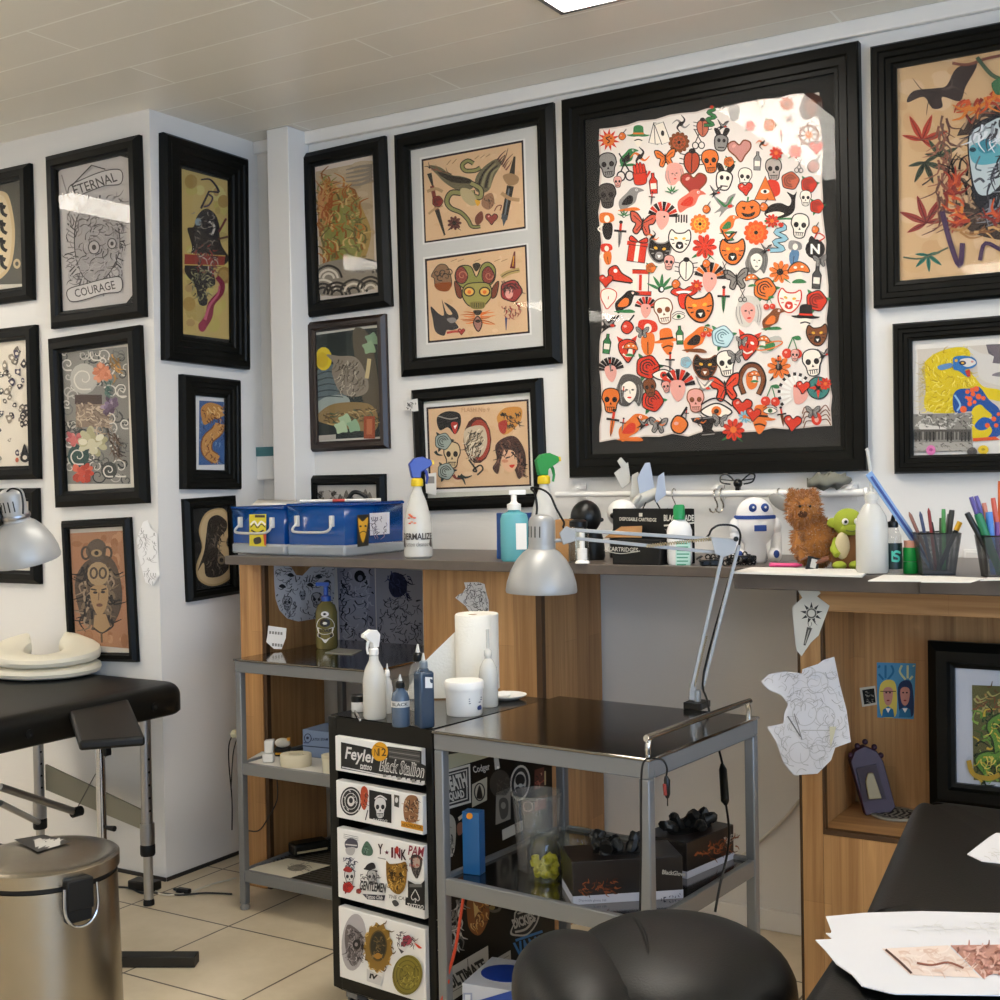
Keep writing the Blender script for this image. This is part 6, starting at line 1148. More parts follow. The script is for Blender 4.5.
MBR = mat('brown_plush', '#a5692a', .95, var=.35, vscale=60, sheen=.4); MBD = mat('dark_brown_plush', '#4a2a12', .95, var=.3, vscale=60)
body = G().ball((0, 0, 26 * s), (20 * s, 17 * s, 25 * s), 22, 14); body.make('body', MBR, t); hd = G().ball((-11 * s, -2 * s, 58 * s), (16.5 * s, 15 * s, 17 * s), 22, 14); hd.make('head', MBR, t)
arm = G().tube([(-16 * s, -4 * s, 36 * s), (-19 * s, -10 * s, 22 * s), (-14 * s, -15 * s, 10 * s)], [6 * s, 6.5 * s, 5 * s], 12); arm.make('arm', MBR, t); arm2 = G().tube([(15 * s, -4 * s, 36 * s), (20 * s, -8 * s, 20 * s), (18 * s, -12 * s, 9 * s)], [6 * s, 7 * s, 6 * s], 12); arm2.make('arm', MBR, t)
for g_, k in ((body, 1500), (hd, 1100), (arm, 250), (arm2, 250)): fuzzy(g_, t, 'fur', MBR, k, .013, k)
G().ball((-15 * s, -15.5 * s, 54 * s), (5 * s, 3 * s, 3.6 * s), 12, 8).make('muzzle', MBD, t)
for x in (-18, -8): G().ball((x * s, -16.2 * s, 62 * s), 1.5 * s, 10, 8).make('eye', M_PB, t)
for x in (-22, -1): e = G().ball((x * s, 0, 72 * s), (5.5 * s, 3.5 * s, 5.5 * s), 14, 10); e.make('ear', MBR, t); fuzzy(e, t, 'fur', MBR, 120, .011, 9)
P2 = base(808, 570) - VH * .03; s2 = mpp(P2); t2 = thing('toy_tag', 'small black toy holster with white lettering leaning on the brown plush', 'toy', P2 + Vector((0, 0, .0005)), FACE + .2); G().box(-6 * s2, 6 * s2, -.004, .004, 0, 14 * s2, Matrix.Rotation(.25, 4, 'Y')).make('holster', M_PB, t2, bevel=.001); G().box(-3 * s2, 3 * s2, -.0052, -.0041, 3 * s2, 12 * s2, Matrix.Rotation(.25, 4, 'Y')).make('print', colm('#cfcac0'), t2); G().tube([(4 * s2, 0, 8 * s2), (18 * s2, 0, 12 * s2)], .006, 8).make('handle', colm('#7b4a34'), t2)
P = base(766, 566) + VH * .13; s = mpp(P); t = thing('plush_toy', 'white plush robot with blue patches sitting beside the brown plush', 'plush toy', P, FACE)
MWP = mat('white_plush', '#e7e4e2', .9, bump=.3, bscale=300); MBP = mat('blue_plush', '#27458c', .8)
G().lathe([(10 * s, .0003), (12 * s, 3 * s), (11 * s, 18 * s), (17 * s, 26 * s), (20 * s, 34 * s), (20 * s, 44 * s), (18 * s, 47 * s)], 28, sy=.85).make('body', MWP, t); G().ball((0, 0, 46.5 * s), (18.6 * s, 16 * s, 19 * s), 26, 16).make('head', MWP, t)
for x in (-1, 1): G().ball((x * 20 * s, -2 * s, 36 * s), (6 * s, 7 * s, 9 * s), 16, 12).tube([(x * 21 * s, -2 * s, 30 * s), (x * 20 * s, -4 * s, 8 * s)], [5 * s, 6 * s], 14).make('arm', MWP, t); G().ball((x * 18 * s, -6 * s, 7.5 * s), (7 * s, 10 * s, 7.3 * s), 16, 10).make('foot', MWP, t); G().ball((x * 18 * s, -14.8 * s, 9 * s), (3 * s, 2.4 * s, 4 * s), 12, 8).make('patch', MBP, t); G().ball((x * 6 * s + 1.5 * s, -13.6 * s, 55 * s), (4 * s, 3 * s, 4.4 * s), 12, 8).make('eye_patch', MBP, t); G().ball((x * 6 * s + 1.5 * s, -16.3 * s, 55.5 * s), 1.2 * s, 8, 6).make('eye', M_PW, t)
G().lathe([(19.4 * s, 43.6 * s), (20.8 * s, 44 * s), (20.6 * s, 47 * s), (18.8 * s, 47.5 * s)], 28, sy=.85).make('neck_band', MBP, t)
G().cbox((2 * s, -17.2 * s, 35 * s), (12 * s, 1.6 * s, 6 * s)).make('chest_patch', MBP, t, bevel=.001)
P = base(851, 570); s = mpp(P); t = thing('plush_toy', 'lime green plush toy in a cream and brown robe beside the wash bottle', 'plush toy', P + VH * .03, FACE)
MGP = mat('green_plush', '#9aa833', .9, bump=.2, bscale=300); MRB = mat('robe_brown', '#7a5230', .95, bump=.3, bscale=200); MRC = mat('robe_cream', '#c9bc9a', .95, bump=.3, bscale=200)
G().lathe([(14 * s, .0003), (16 * s, 3 * s), (14 * s, 20 * s), (9 * s, 34 * s), (5 * s, 37 * s)], 22, sy=.75).make('robe', MRB, t); G().ball((-7 * s, -8 * s, 24 * s), (7.5 * s, 6 * s, 14 * s), 16, 10).make('robe_front', MRC, t)
G().ball((1 * s, 0, 47 * s), (15 * s, 13 * s, 14.5 * s), 24, 16).ball((1 * s, -8 * s, 41 * s), (10 * s, 7 * s, 6 * s), 18, 10).make('head', MGP, t)
for x in (-1, 1): G().ball(((x * 15 + 1) * s, 1 * s, 47 * s), (6 * s, 3 * s, 5 * s), 14, 10).make('ear', MGP, t); G().ball(((x * 6 + 1) * s, -12.4 * s, 48.5 * s), (3.4 * s, 2 * s, 3.4 * s), 12, 8).make('eye', M_PW, t); G().ball(((x * 6 + 1) * s, -14.2 * s, 48.5 * s), 1.6 * s, 10, 8).make('pupil', M_PB, t); G().ball((x * 8 * s - 3 * s, -11 * s, 4.6 * s), (7 * s, 8 * s, 4.5 * s), 16, 10).make('foot', MGP, t); G().tube([(x * 10 * s, -2 * s, 30 * s), (x * 15 * s, -7 * s, 20 * s), (x * 13 * s, -12 * s, 15 * s)], [4.5 * s, 4.6 * s, 3.6 * s], 10).make('arm', MGP, t)
G().tube(catmull([(-5 * s, -14 * s, 40 * s), (1 * s, -15 * s, 38.6 * s), (7 * s, -14 * s, 40 * s)]), .7 * s, 6).make('mouth', colm('#5e6a1c'), t)
# --- rail with hooks
pl = onY(556, 494.5, YB - .05); pr = onY(864, 492.5, YB - .05); f = lambda x, y, d=.05: onY(x, y, YB - d)
t = thing('wall_rail', 'white curtain rail mounted on the wall below the huge frame', 'rail', (pl + pr) / 2, world=True)
G().tube([pl, pr], .0085, 12).make('rod', M_PW, t); G().tube([f(716, 493.5), pr], .0105, 12).make('outer_rod', M_PW, t); G().lathe([(.0, 0), (.013, .002), (.013, .012), (.0, .014)], 14, M=Matrix.Translation(pr) @ Matrix.Rotation(PI / 2, 4, 'Y')).make('end_cap', M_PW, t)
for x in (577, 716, 850): p = f(x, 493); G().box(p.x - .008, p.x + .008, YB - .05, YB - .0004, p.z + .0115, p.z + .022).box(p.x - .008, p.x + .008, YB - .006, YB - .0004, p.z - .02, p.z + .03).box(p.x - .008, p.x + .008, YB - .066, YB - .05, p.z + .0112, p.z + .016).make('bracket', M_PW, t)
for x, lab in ((674, 'single steel hook on the white rail beside the toy spacecraft'), (716, 'steel S-hook on the white rail, first of the touching pair'), (722, 'steel S-hook on the white rail, second of the touching pair'), (779, 'steel hook on the white rail above the white plush robot'), (790, 'steel hook on the white rail between the white and brown plush'), (798, 'steel hook on the white rail directly above the brown plush head')):
    p = f(x, 493.5); k = mpp(p); t = thing('rail_hook', lab, 'hook', p, 0, 'steel hooks on the wall rail')
    G().tube(catmull([(.0, .014, -.006), (0, .011, .009), (0, 0, .0142), (0, -.013, .006), (.002, -.0145, -.012), (.004, -.004, -.026), (0, .008, -.04), (-.006, .0, -.053), (-.012, -.012, -.05), (-.013, -.018, -.042)] if x < 760 else [(.0, .014, -.006), (0, .011, .009), (0, 0, .0142), (0, -.013, .006), (0, -.013, -.02), (0, -.006, -.034), (0, .004, -.03)]), .0026 if x in (716, 722) else .0018, 8).make('wire', M_STEELW, t)
p = f(738, 489); t = thing('toy_drone', 'small black toy drone with two fan arms sitting on the white rail', 'toy', p + Vector((0, 0, -.006)), 0)
G().ball((0, 0, .022), (.013, .013, .013), 14, 10).box(-.006, .006, -.006, .006, .0, .014).make('body', M_PB, t)
for sx in (-1, 1): G().tube(catmull([(sx * .01, 0, .028), (sx * .034, .006, .048), (sx * .05, 0, .044), (sx * .046, -.01, .026), (sx * .02, -.006, .02)]), .0024, 6).tube([(sx * .012, 0, .03), (sx * .048, -.006, .034)], .002, 6).make('arm', M_PB, t)
p = f(828, 489); t = tag(None or G().ball((0, 0, .022), (.062, .03, .02), 18, 12).make('cloth_scrap', mat('grey_cloth', '#77766a', .9, bump=.6, bscale=40), None), 'crumpled grey-green cloth scrap lying on the end of the white rail', 'cloth')
for v_ in t.data.vertices: v_.co += Vector((0, 0, .006)) * math.sin(v_.co.x * 160 + v_.co.y * 90) + Vector((.004, .002, .004)) * math.cos(v_.co.x * 310)
t.location = p + Vector((0, 0, .0)) ; p = f(782, 503, .075); t = tag(G().ball((0, 0, 0), (.042, .006, .02), 20, 10, Matrix.Rotation(.5, 4, 'Y')).make('hanging_disc', colm('#8d8b86', .5), None), 'oval grey plastic disc hanging from the white rail above the white plush robot', 'disc'); t.location = p
# --- sheets on the counter
def sheet(name, label, cat, pts, z, th=.0012, m=None, curl=0, group=None):
    P = [onZ(x, y, z) for x, y in pts]; o = G().add([tuple(p) for p in P] + [tuple(p + Vector((0, 0, th))) for p in P], [tuple(reversed(range(len(P)))), tuple(range(len(P), 2 * len(P)))] + [(i, (i + 1) % len(P), len(P) + (i + 1) % len(P), len(P) + i) for i in range(len(P))]).make(name, m or M_PAPER, None, smooth=False); return tag(o, label, cat, group)
sheet('paper_sheet', 'large white paper lying on the worktop in front of the plush toys', 'paper', [(732, 573.5), (752, 568.5), (870, 571), (862, 577.5)], CZ + .0008, .004)
sheet('paper_sheet', 'white paper under the wash bottle on the worktop', 'paper', [(868, 581.5), (884, 575.5), (940, 577), (923, 582)], CZ + .0016, .002)
sheet('paper_sheet', 'white paper lying before the first mesh pen cup', 'paper', [(921, 582.6), (938, 576.5), (985, 578.5), (970, 583)], CZ + .0034, .0015)
sheet('paper_sheet', 'white paper under the second mesh pen cup at the picture edge', 'paper', [(980, 581), (990, 577), (1030, 578), (1025, 580)], CZ + .0012, .0015)
p, q = base(768, 568.5) - VH * .02, base(800, 569) - VH * .02; p.z = q.z = CZ + .0105; tag(G().tube([p, p + (q - p) * .85, q], [.005, .005, .002], 10).make('pink_pen', colm('#d8417c'), None), 'bright pink pen lying on the paper before the brown plush', 'pen')
# --- wash bottle, dropper bottle, glue stick
def wash_bottle(P, hpx, wpx, spout, label, tiltx):
    s = mpp(P); t = thing('wash_bottle', label, 'wash bottle', P, FACE); r = wpx / 2 * s; h = hpx * s
    G().lathe([(r * .92, .0003), (r, .005), (r, h * .62), (r * .9, h * .78), (r * .55, h * .92), (r * .36, h * .96), (r * .36, h)], 28).make('bottle', M_MILKY, t); G().lathe([(r * .4, h + .0003), (r * .42, h + .004), (r * .4, h + .014), (r * .16, h + .02)], 18).make('cap', M_MILKY, t)
    G().tube(catmull([(0, 0, h + .018), (0, 0, h + spout * s * .5), (tiltx * s, 0, h + spout * s * .92), (tiltx * 1.6 * s, 0, h + spout * s)]), [.0042] * 18 + [.002], 10).make('spout', M_MILKY, t); return t
P = base(872.5, 579.5); wash_bottle(P + Vector((0, 0, .0036)), 72, 31.5, 52, 'milky wash bottle with a long thin spout, standing beside the green plush', -3)
P = base(895, 574) + VH * .01; s = mpp(P); t = thing('ink_bottle', 'dark ink bottle with a green label and black cap behind the wash bottle', 'bottle', P, FACE); r = 8 * s; G().lathe([(r * .92, .0003), (r, .003), (r, 38 * s), (r * .7, 44 * s), (r * .6, 46 * s)], 22).make('bottle', M_CLEAR, t); G().lathe([(r * .64, 46.3 * s), (r * .64, 52 * s), (r * .3, 53 * s), (r * .16, 58 * s), (0, 61 * s)], 18).make('cap', M_PB, t)
curved_label('label', t, r, 5 * s, 31 * s, -1.5, 1.5, '#1c2f2c', lambda a: (a.curve([(70, 38), (50, 32), (40, 44), (60, 54), (58, 68), (36, 66)], 9, '#4fc2a4'), a.line([(36, 30), (36, 70)], 6, '#4fc2a4'), a.rect(14, 82, 86, 86, '#6f9a8f')))
P = base(911, 573.5); s = mpp(P); t = thing('glue_stick', 'green glue stick with a pink cap between the ink bottle and the pen cup', 'glue stick', P, FACE); r = 7.6 * s; G().lathe([(r * .95, .0003), (r, .002), (r, 12 * s)], 22).lathe([(r, 12.6 * s), (r * 1.02, 13 * s), (r * 1.0, 26 * s)], 22).make('tube', colm('#149a3f', .35), t); G().lathe([(r * .86, 26.2 * s), (r * .86, 33 * s), (0, 33.4 * s)], 20).make('cap', colm('#e2a08a', .4), t)
# --- mesh pen cups and their pens
def mesh_mat():
    def b(nt, p):
        N, L = nt.nodes, nt.links; p.inputs['Base Color'].default_value = lin('#4d4b47'); p.inputs['Metallic'].default_value = .6
        tc = N.new('ShaderNodeTexCoord'); br = N.new('ShaderNodeTexBrick'); br.offset = .5; br.inputs['Scale'].default_value = 1; br.inputs['Brick Width'].default_value = .0032; br.inputs['Row Height'].default_value = .0026; br.inputs['Mortar Size'].default_value = .0007
        sx = N.new('ShaderNodeSeparateXYZ'); ad = N.new('ShaderNodeMath'); cb = N.new('ShaderNodeCombineXYZ'); L.new(tc.outputs['Object'], sx.inputs[0]); L.new(sx.outputs['X'], ad.inputs[0]); L.new(sx.outputs['Y'], ad.inputs[1]); L.new(ad.outputs[0], cb.inputs[0]); L.new(sx.outputs['Z'], cb.inputs[1]); L.new(cb.outputs[0], br.inputs[0])
        mx = N.new('ShaderNodeMixRGB'); L.new(br.outputs['Fac'], p.inputs['Alpha'])
    return node_mat('wire_mesh', b, .4)
def pen_cup(px, py, label):
    P = base(px, py); s = mpp(P); t = thing('pen_cup', label, 'pen cup', P, FACE - .12); a, b, h = 15.5 * s, 20.5 * s, 42 * s
    def sq(r, z): return [(-r, -r, z), (r, -r, z), (r, r, z), (-r, r, z)]
    G().add(sq(a, .004) + sq(b, h), [(0, 1, 5, 4), (1, 2, 6, 5), (2, 3, 7, 6), (3, 0, 4, 7)]).make('mesh_wall', mesh_mat(), t, smooth=False); G().add(sq(a, .0003) + sq(a, .004), [(3, 2, 1, 0), (4, 5, 6, 7), (0, 1, 5, 4), (1, 2, 6, 5), (2, 3, 7, 6), (3, 0, 4, 7)]).make('bottom', mat('dark_metal', '#2a2826', .35, .7), t)
    G().tube(sq(b, h), .0022, 8, closed=True).make('rim', mat('dark_metal', '#2a2826', .35, .7), t); return t, P
c1, PC1 = pen_cup(936, 574.5, 'black wire mesh pen cup full of pencils and a blue ruler'); c2, PC2 = pen_cup(1001, 578, 'black wire mesh pen cup full of bright markers at the picture edge')
def pen(P, d, x0, y0, x1, y1, r, col, lab, kind='pen', tip=None, capf=0, capc=None, grp='pens in the mesh cups'):
    f = facing(P + VH * d); p, q = f(x0, y0), f(x1, y1); t = thing(kind, lab, kind.replace('_', ' '), p, world=True, group=grp); v = q - p
    G().tube([p, p + v * (1 - capf) * .94, p + v * (1 - capf)], [r, r, r * (.25 if tip else .9)], 10).make('barrel', colm(col, .4), t)
    if capf: G().tube([p + v * (1 - capf * .98), q], r * 1.12, 10).make('cap', colm(capc, .4), t)
    return t
pen(PC1, .0, 934, 570, 909, 512, .0038, '#8c5a4a', 'brown pencil in the first mesh cup, lying against the ruler', 'pencil', True)
pen(PC1, -.01, 932, 570, 920, 511.5, .0036, '#3a4566', 'dark blue pencil in the first mesh cup', 'pencil', True)
pen(PC1, .012, 936, 570, 928.5, 508, .0036, '#8e2f2b', 'dark red pencil in the first mesh cup', 'pencil', True)
pen(PC1, .018, 940, 570, 931, 522, .004, '#1d1c1a', 'black pen in the first mesh cup, beside the dark red pencil')
pen(PC1, -.006, 944, 570, 943.5, 509, .0044, '#4f9a52', 'green pen in the first mesh cup')
pen(PC1, .01, 941, 570, 941, 518, .004, '#4a5a45', 'dull green pen in the first mesh cup, just behind the bright green one')
pen(PC1, .0, 944, 570, 952, 510, .0062, '#3a3a38', 'thick dark grey marker in the first mesh cup', 'marker')
pen(PC1, .014, 942, 570, 949.5, 514, .005, '#6b6c68', 'slim grey marker behind the thick dark grey one', 'marker')
pen(PC1, -.012, 938, 570, 960, 522, .0052, '#1d1c1a', 'black marker with a yellow band leaning out of the first mesh cup', 'marker', None, .18, '#e0ab22')
f = facing(PC1 + VH * .03); a, b = f(932, 566), f(868.5, 473); t = thing('ruler', 'long blue metal ruler leaning out of the first mesh cup', 'ruler', a, world=True); G().bar(a, b, .004, .016).make('blade', mat('blue_ruler', '#7f9dc4', .35), t); G().bar(a + Vector((.006, 0, -.008)), b + Vector((.006, 0, -.008)), .003, .005).make('edge', colm('#2a3f86'), t)
pen(PC2, .0, 998, 574, 971, 497, .005, '#5a4f94', 'violet marker leaning out of the second mesh cup', 'marker')
pen(PC2, -.01, 1000, 574, 967, 513, .0062, '#1b1b19', 'black tipped marker lowest of those leaning from the second mesh cup', 'marker')
pen(PC2, .015, 1002, 574, 976, 496, .0048, '#6c63a8', 'pale violet marker beside the violet one', 'marker')
pen(PC2, -.016, 1000, 574, 978, 514, .0088, '#1d7a50', 'fat green marker leaning out of the second mesh cup', 'marker')
pen(PC2, .01, 996, 574, 984, 503, .005, '#d98b74', 'salmon pen in the second mesh cup', 'pen')
pen(PC2, -.012, 994, 574, 989, 512, .0075, '#4f86cf', 'fat blue marker upright in the second mesh cup', 'marker')
pen(PC2, .0, 1004, 574, 993, 498, .0052, '#d2604a', 'coral red marker in the second mesh cup', 'marker')
pen(PC2, .012, 1000, 574, 1000, 481, .0045, '#d3622f', 'tall orange pen at the picture edge in the second mesh cup', 'pen')
pen(PC2, -.004, 998, 574, 997, 522, .0055, '#7d4f96', 'short purple marker in the second mesh cup', 'marker')
p = onY(974, 558, YB); t = thing('wall_socket', 'white wall socket plate behind the mesh pen cups', 'socket', p, world=True); G().box(onY(964, 558, YB).x, onY(985, 558, YB).x, YB - .009, YB - .0003, onY(974, 566, YB).z, onY(974, 549, YB).z).make('plate', M_PW, t, bevel=.002); G().box(onY(967, 558, YB).x, onY(982, 558, YB).x, YB - .012, YB - .0093, onY(974, 563, YB).z, onY(974, 552, YB).z).make('insert', colm('#dedad2'), t, bevel=.001)
# ================================================================== things on and in the trolleys
RZ, FZ, SZ = .767, .767, .455 - .008
P = onZ(327, 648, RZ); s = mpp(P); t = thing('soap_bottle', 'olive soap bottle with blue pump and white crest on the rear trolley', 'bottle', P, FACE); r = 11 * s
G().lathe([(r * .9, .0003), (r, .005), (r, 36 * s), (r * .8, 43 * s), (r * .45, 46 * s), (r * .42, 47 * s)], 26).make('bottle', clear('olive_liquid', '#a3965a', .1, .06, tint=.55), t)
G().lathe([(r * .46, 47.3 * s), (r * .46, 52 * s), (r * .22, 53 * s), (r * .22, 62 * s), (0, 62 * s)], 16).box(-r * .9, r * .3, -.005, .005, 62.3 * s, 66 * s).make('pump', colm('#1f4fa8', .35), t)
def crest(a):
    a.ell(50, 14, 16, 8, WH); a.ell(50, 14, 7, 3.5, K); a.blob([(22, 30), (50, 22), (78, 30), (92, 48), (80, 62), (86, 76), (66, 84), (50, 96), (34, 84), (14, 76), (20, 62), (8, 48)], WH); a.ell(50, 40, 22, 10, K); a.blob([(16, 52), (50, 58), (84, 52), (80, 66), (50, 72), (20, 66)], WH); a.text('SOAP', 50, 61, 24, 4.5, K, .02); a.ell(50, 40, 9, 4, WH); a.ell(26, 76, 6, 4, K); a.ell(74, 76, 6, 4, K); a.curve([(30, 34), (50, 28), (70, 34)], 3, K)
curved_label('crest_print', t, r, 5 * s, 40 * s, -1.1, 1.1, None, crest)
f = facing(onZ(277, 651, RZ)); nP = -VH
def standing(name, label, cat, pts, f, draw=None, crop=None, col='#e8e4df', th=.001, group=None, bend=0):
    """a cut paper standing or hanging upright along its outline (crop coordinates)"""
    cx, cy, cs = crop; V = [f(cx + x * cs, cy + y * cs) for x, y in pts]; c = sum(V, Vector()) / len(V)
    t = thing(name, label, cat, c, world=True, group=group)
    n = (V[1] - V[0]).cross(V[2] - V[1]).normalized(); n = n if n.dot(CAM - c) > 0 else -n
    tri = tessellate_polygon([V]); g = G(); m = len(V)
    g.add([tuple(p) for p in V] + [tuple(p - n * th) for p in V], [tuple(q) for q in tri] + [tuple(m + i for i in reversed(q)) for q in tri] + [(i, (i + 1) % m, m + (i + 1) % m, m + i) for i in range(m)])
    g.make('sheet', colm(col, .8), t, smooth=False)
    if draw: a = Art(lambda x, y: f(x, y) + n * .0004, n, crop); a.px(); a.clip = pts; draw(a); a.make('drawing', t)
    return t
C4 = (220, 540, .14)
def rec(a):
    for y in (650, 735):
        for k in range(5): a.rect(352 + k * 20, y + k * 2, 366 + k * 20, y + 20 + k * 2, '#8b8880')
standing('paper_slip', 'torn printed paper slip standing on the rear trolley', 'paper', [(345, 612), (475, 630), (470, 700), (440, 780), (385, 778), (330, 728), (340, 670)], f, rec, C4)
sheet('metal_plate', 'thin pale plate lying on the rear trolley beside the soap bottle', 'plate', [(325, 653), (352, 655), (362, 650.5), (338, 648.5)], RZ + .0004, .002, colm('#9a968a', .3))
# skull sheet pinned inside the end panel, grey sheets on the back wall
xs = -2.742 + .0022; f = lambda x, y: onX(x, y, xs)
SK = [(385, 165), (450, 168), (510, 195), (545, 250), (590, 255), (640, 200), (690, 172), (800, 172), (820, 180), (815, 400), (790, 500), (700, 560), (560, 582), (480, 560), (425, 500), (398, 420), (388, 300)]
def skulls(a):
    for x, y, r in ((480, 450, 48), (690, 430, 55), (590, 400, 30)): a.at(x, y, r); skull(a, '#b3afb1', '#2a2829')
    a.px(); strokes(a, inside(SK, 150), 42, lambda x, y: math.atan2(y - 250, x - 570), 8, ['#2d2b2c', '#6c696b', '#8d8a8c'], .4, .5)
    for x, y in ((500, 250), (700, 260), (440, 330), (640, 320), (760, 300)): a.blob([(x - 26, y), (x, y - 16), (x + 26, y + 6), (x, y + 14)], '#2d2b2c')
    for k in range(7): a.line([(540 + k * 18, 300), (530 + k * 22, 250)], (10, 3), '#2d2b2c')
standing('stencil_sheet', 'grey cut-out drawing of skulls pinned inside the oak end panel', 'drawing', SK, f, skulls, C4, '#cfcccd', .0008)
f = lambda x, y: onY(x, y, YB - .003)
def tr1(a):
    a.blob([(480, 420), (520, 360), (590, 360), (600, 420), (580, 560), (600, 640), (500, 640), (490, 540)], '#a0a3b5'); strokes(a, inside([(470, 350), (610, 350), (610, 650), (480, 650)], 90), 40, 1.4, 6, ['#1d1e27', '#555869', '#b5b8c8'], .8, .7); a.ell(560, 385, 22, 24, '#14151b'); a.ell(562, 392, 10, 12, '#7d8093')
def tr2(a):
    a.blob([(690, 370), (740, 390), (745, 450), (700, 470), (675, 430)], '#2a2d48'); strokes(a, inside([(670, 360), (760, 380), (750, 480), (680, 470)], 50), 26, 1, 6, ['#20223a', '#3b3f63'], .8); strokes(a, inside([(640, 480), (810, 450), (810, 650), (620, 650)], 90), 34, .7, 4, ['#34363f', '#5a5d69', '#2a2b33'], 1.5)
CL = (220, 480, .25)
standing('hanging_sheet', 'dark transfer sheet with a figure, on the wall behind the soap bottle', 'drawing', [(468, 352), (618, 350), (625, 655), (480, 662)], f, tr1, CL, '#8d90a2', .0008)
f = lambda x, y: onY(x, y, YB - .0015)
standing('hanging_sheet', 'plain dark transfer sheet on the wall beside the oak pedestal', 'drawing', [(622, 350), (808, 362), (812, 660), (628, 655)], f, tr2, CL, '#989aa8', .0008)
# rear trolley, middle shelf
MZ = .452 - .0078
def item(px, py, z): return onZ(px, py, z)
sheet('paper_sheet', 'white paper covering the middle shelf of the rear trolley', 'paper', [(241, 764), (262, 752), (330, 760), (329, 776)], MZ + .0004, .002)
P = onZ(268, 762, MZ + .003); s = mpp(P); t = thing('tape_dispenser', 'white plastic dispenser standing on the middle shelf of the rear trolley', 'dispenser', P, FACE); G().box(-5 * s, 6 * s, -.012, .012, 0, 9 * s).add([(-3 * s, -.012, 9.2 * s), (5 * s, -.012, 9.2 * s), (7 * s, -.012, 23 * s), (-3 * s, -.012, 22 * s), (-3 * s, .012, 9.2 * s), (5 * s, .012, 9.2 * s), (7 * s, .012, 23 * s), (-3 * s, .012, 22 * s)], [(3, 2, 1, 0), (4, 5, 6, 7), (0, 1, 5, 4), (1, 2, 6, 5), (2, 3, 7, 6), (3, 0, 4, 7)]).make('body', M_PW, t, bevel=.004)
P = onZ(282, 757, MZ + .003) + VH * .02; t = thing('tape_measure', 'black and yellow tape tool on the middle shelf beside the white dispenser', 'tool', P, FACE); G().box(-8 * s, 8 * s, -.014, .014, 0, 9 * s).make('body', M_PB, t, bevel=.004); G().box(-7 * s, 5 * s, -.0155, -.0142, 2 * s, 4 * s).make('stripe', colm('#d9a01c'), t); G().ball((0, -.004, 13.5 * s), (8 * s, .014, 5 * s), 16, 10).make('reel', colm('#d6d0c2', .4), t); G().box(5 * s, 8 * s, -.012, .0, 16 * s, 18.5 * s).make('lever', colm('#e0991c'), t)
P = onZ(295, 767, MZ + .003); t = thing('tape_roll', 'cream roll of tape lying on the middle shelf of the rear trolley', 'tape', P + VH * .02, FACE); G().lathe([(8 * s, .0003), (15 * s, .0003), (15.5 * s, .003), (15.5 * s, 11 * s), (15 * s, 12 * s), (8 * s, 12 * s), (8 * s, .0003)], 28, sy=.8).make('roll', colm('#d9cfb4', .6), t)
p0, p1 = onZ(303, 757, MZ), onZ(337, 761, MZ); t, w, u, v = carton('glove_carton', 'pale blue glove carton on the middle shelf of the rear trolley', 'carton', p0 + Vector((0, 0, .0024)), p1 + Vector((0, 0, .0024)), .12, 27 * mpp(p0), MZ, colm('#7f93b5', .5)); t.location.z = MZ + .0026
o = label_art(p0, (225, 700, .12), .0012, 'lettering', None, lambda a: ([a.curve([(690 + 28 * c, 318 + 36 * d) for c, d in ring(8, 1)], 7, '#26324f', True), a.ell(688, 316, 12, 12, '#26324f')], a.text('LATEX EXAM', 790, 328, 68, 11, '#26324f', .02), a.line([(640, 380), (880, 402)], 9, '#30405f'), a.rect(655, 350, 700, 362, '#4a5a80')), rz=math.atan2(u.y, u.x)); reparent(o, t)
P = onZ(331, 772, MZ + .0026); t = thing('small_jar', 'cream lidded tub at the shelf front beside the black drawer cabinet', 'tub', P, FACE); G().lathe([(8 * s, .0003), (8.5 * s, 14 * s)], 20).make('tub', colm('#d8d2bb', .5), t); G().lathe([(9 * s, 14.2 * s), (9 * s, 17 * s), (0, 17 * s)], 20).make('lid', colm('#cbc4aa', .5), t)
# bottom rack
BZ = .124 - .006
t = thing('drawing_sheet', 'pale drawing paper lying on the wire rack near the floor', 'paper', onZ(282, 872, BZ), world=True)
pp = [onZ(x, y, BZ + .0004) for x, y in ((245, 869.5), (288, 858.5), (330, 865.5), (284, 880))]
G().add([tuple(p) for p in pp] + [tuple(p + Vector((0, 0, .001))) for p in pp], [(3, 2, 1, 0), (4, 5, 6, 7), (0, 1, 5, 4), (1, 2, 6, 5), (2, 3, 7, 6), (3, 0, 4, 7)]).make('sheet', colm('#ded6c0', .8), t, smooth=False)
a = Art(lambda x, y: onZ(x, y, BZ + .0016), (0, 0, 1), (225, 820, .12)); a.px(); a.blob([(520, 400), (600, 370), (680, 385), (640, 420), (560, 425)], '#8d8678'); strokes(a, inside([(500, 370), (680, 360), (700, 420), (520, 440)], 20), 50, .1, 6, ['#6d665a', '#a39b8a'], .6); a.make('drawing', t)
P = onZ(309, 853, BZ); t = thing('shaver', 'dark shaver with a pale edge lying at the back of the wire rack', 'shaver', P + Vector((0, 0, .0005)), FACE + .5); G().box(-.06, .06, -.03, .03, 0, .04).make('body', M_PB, t, bevel=.008); G().box(-.05, .05, -.034, -.0302, .012, .018).make('edge', colm('#b0a88c'), t)
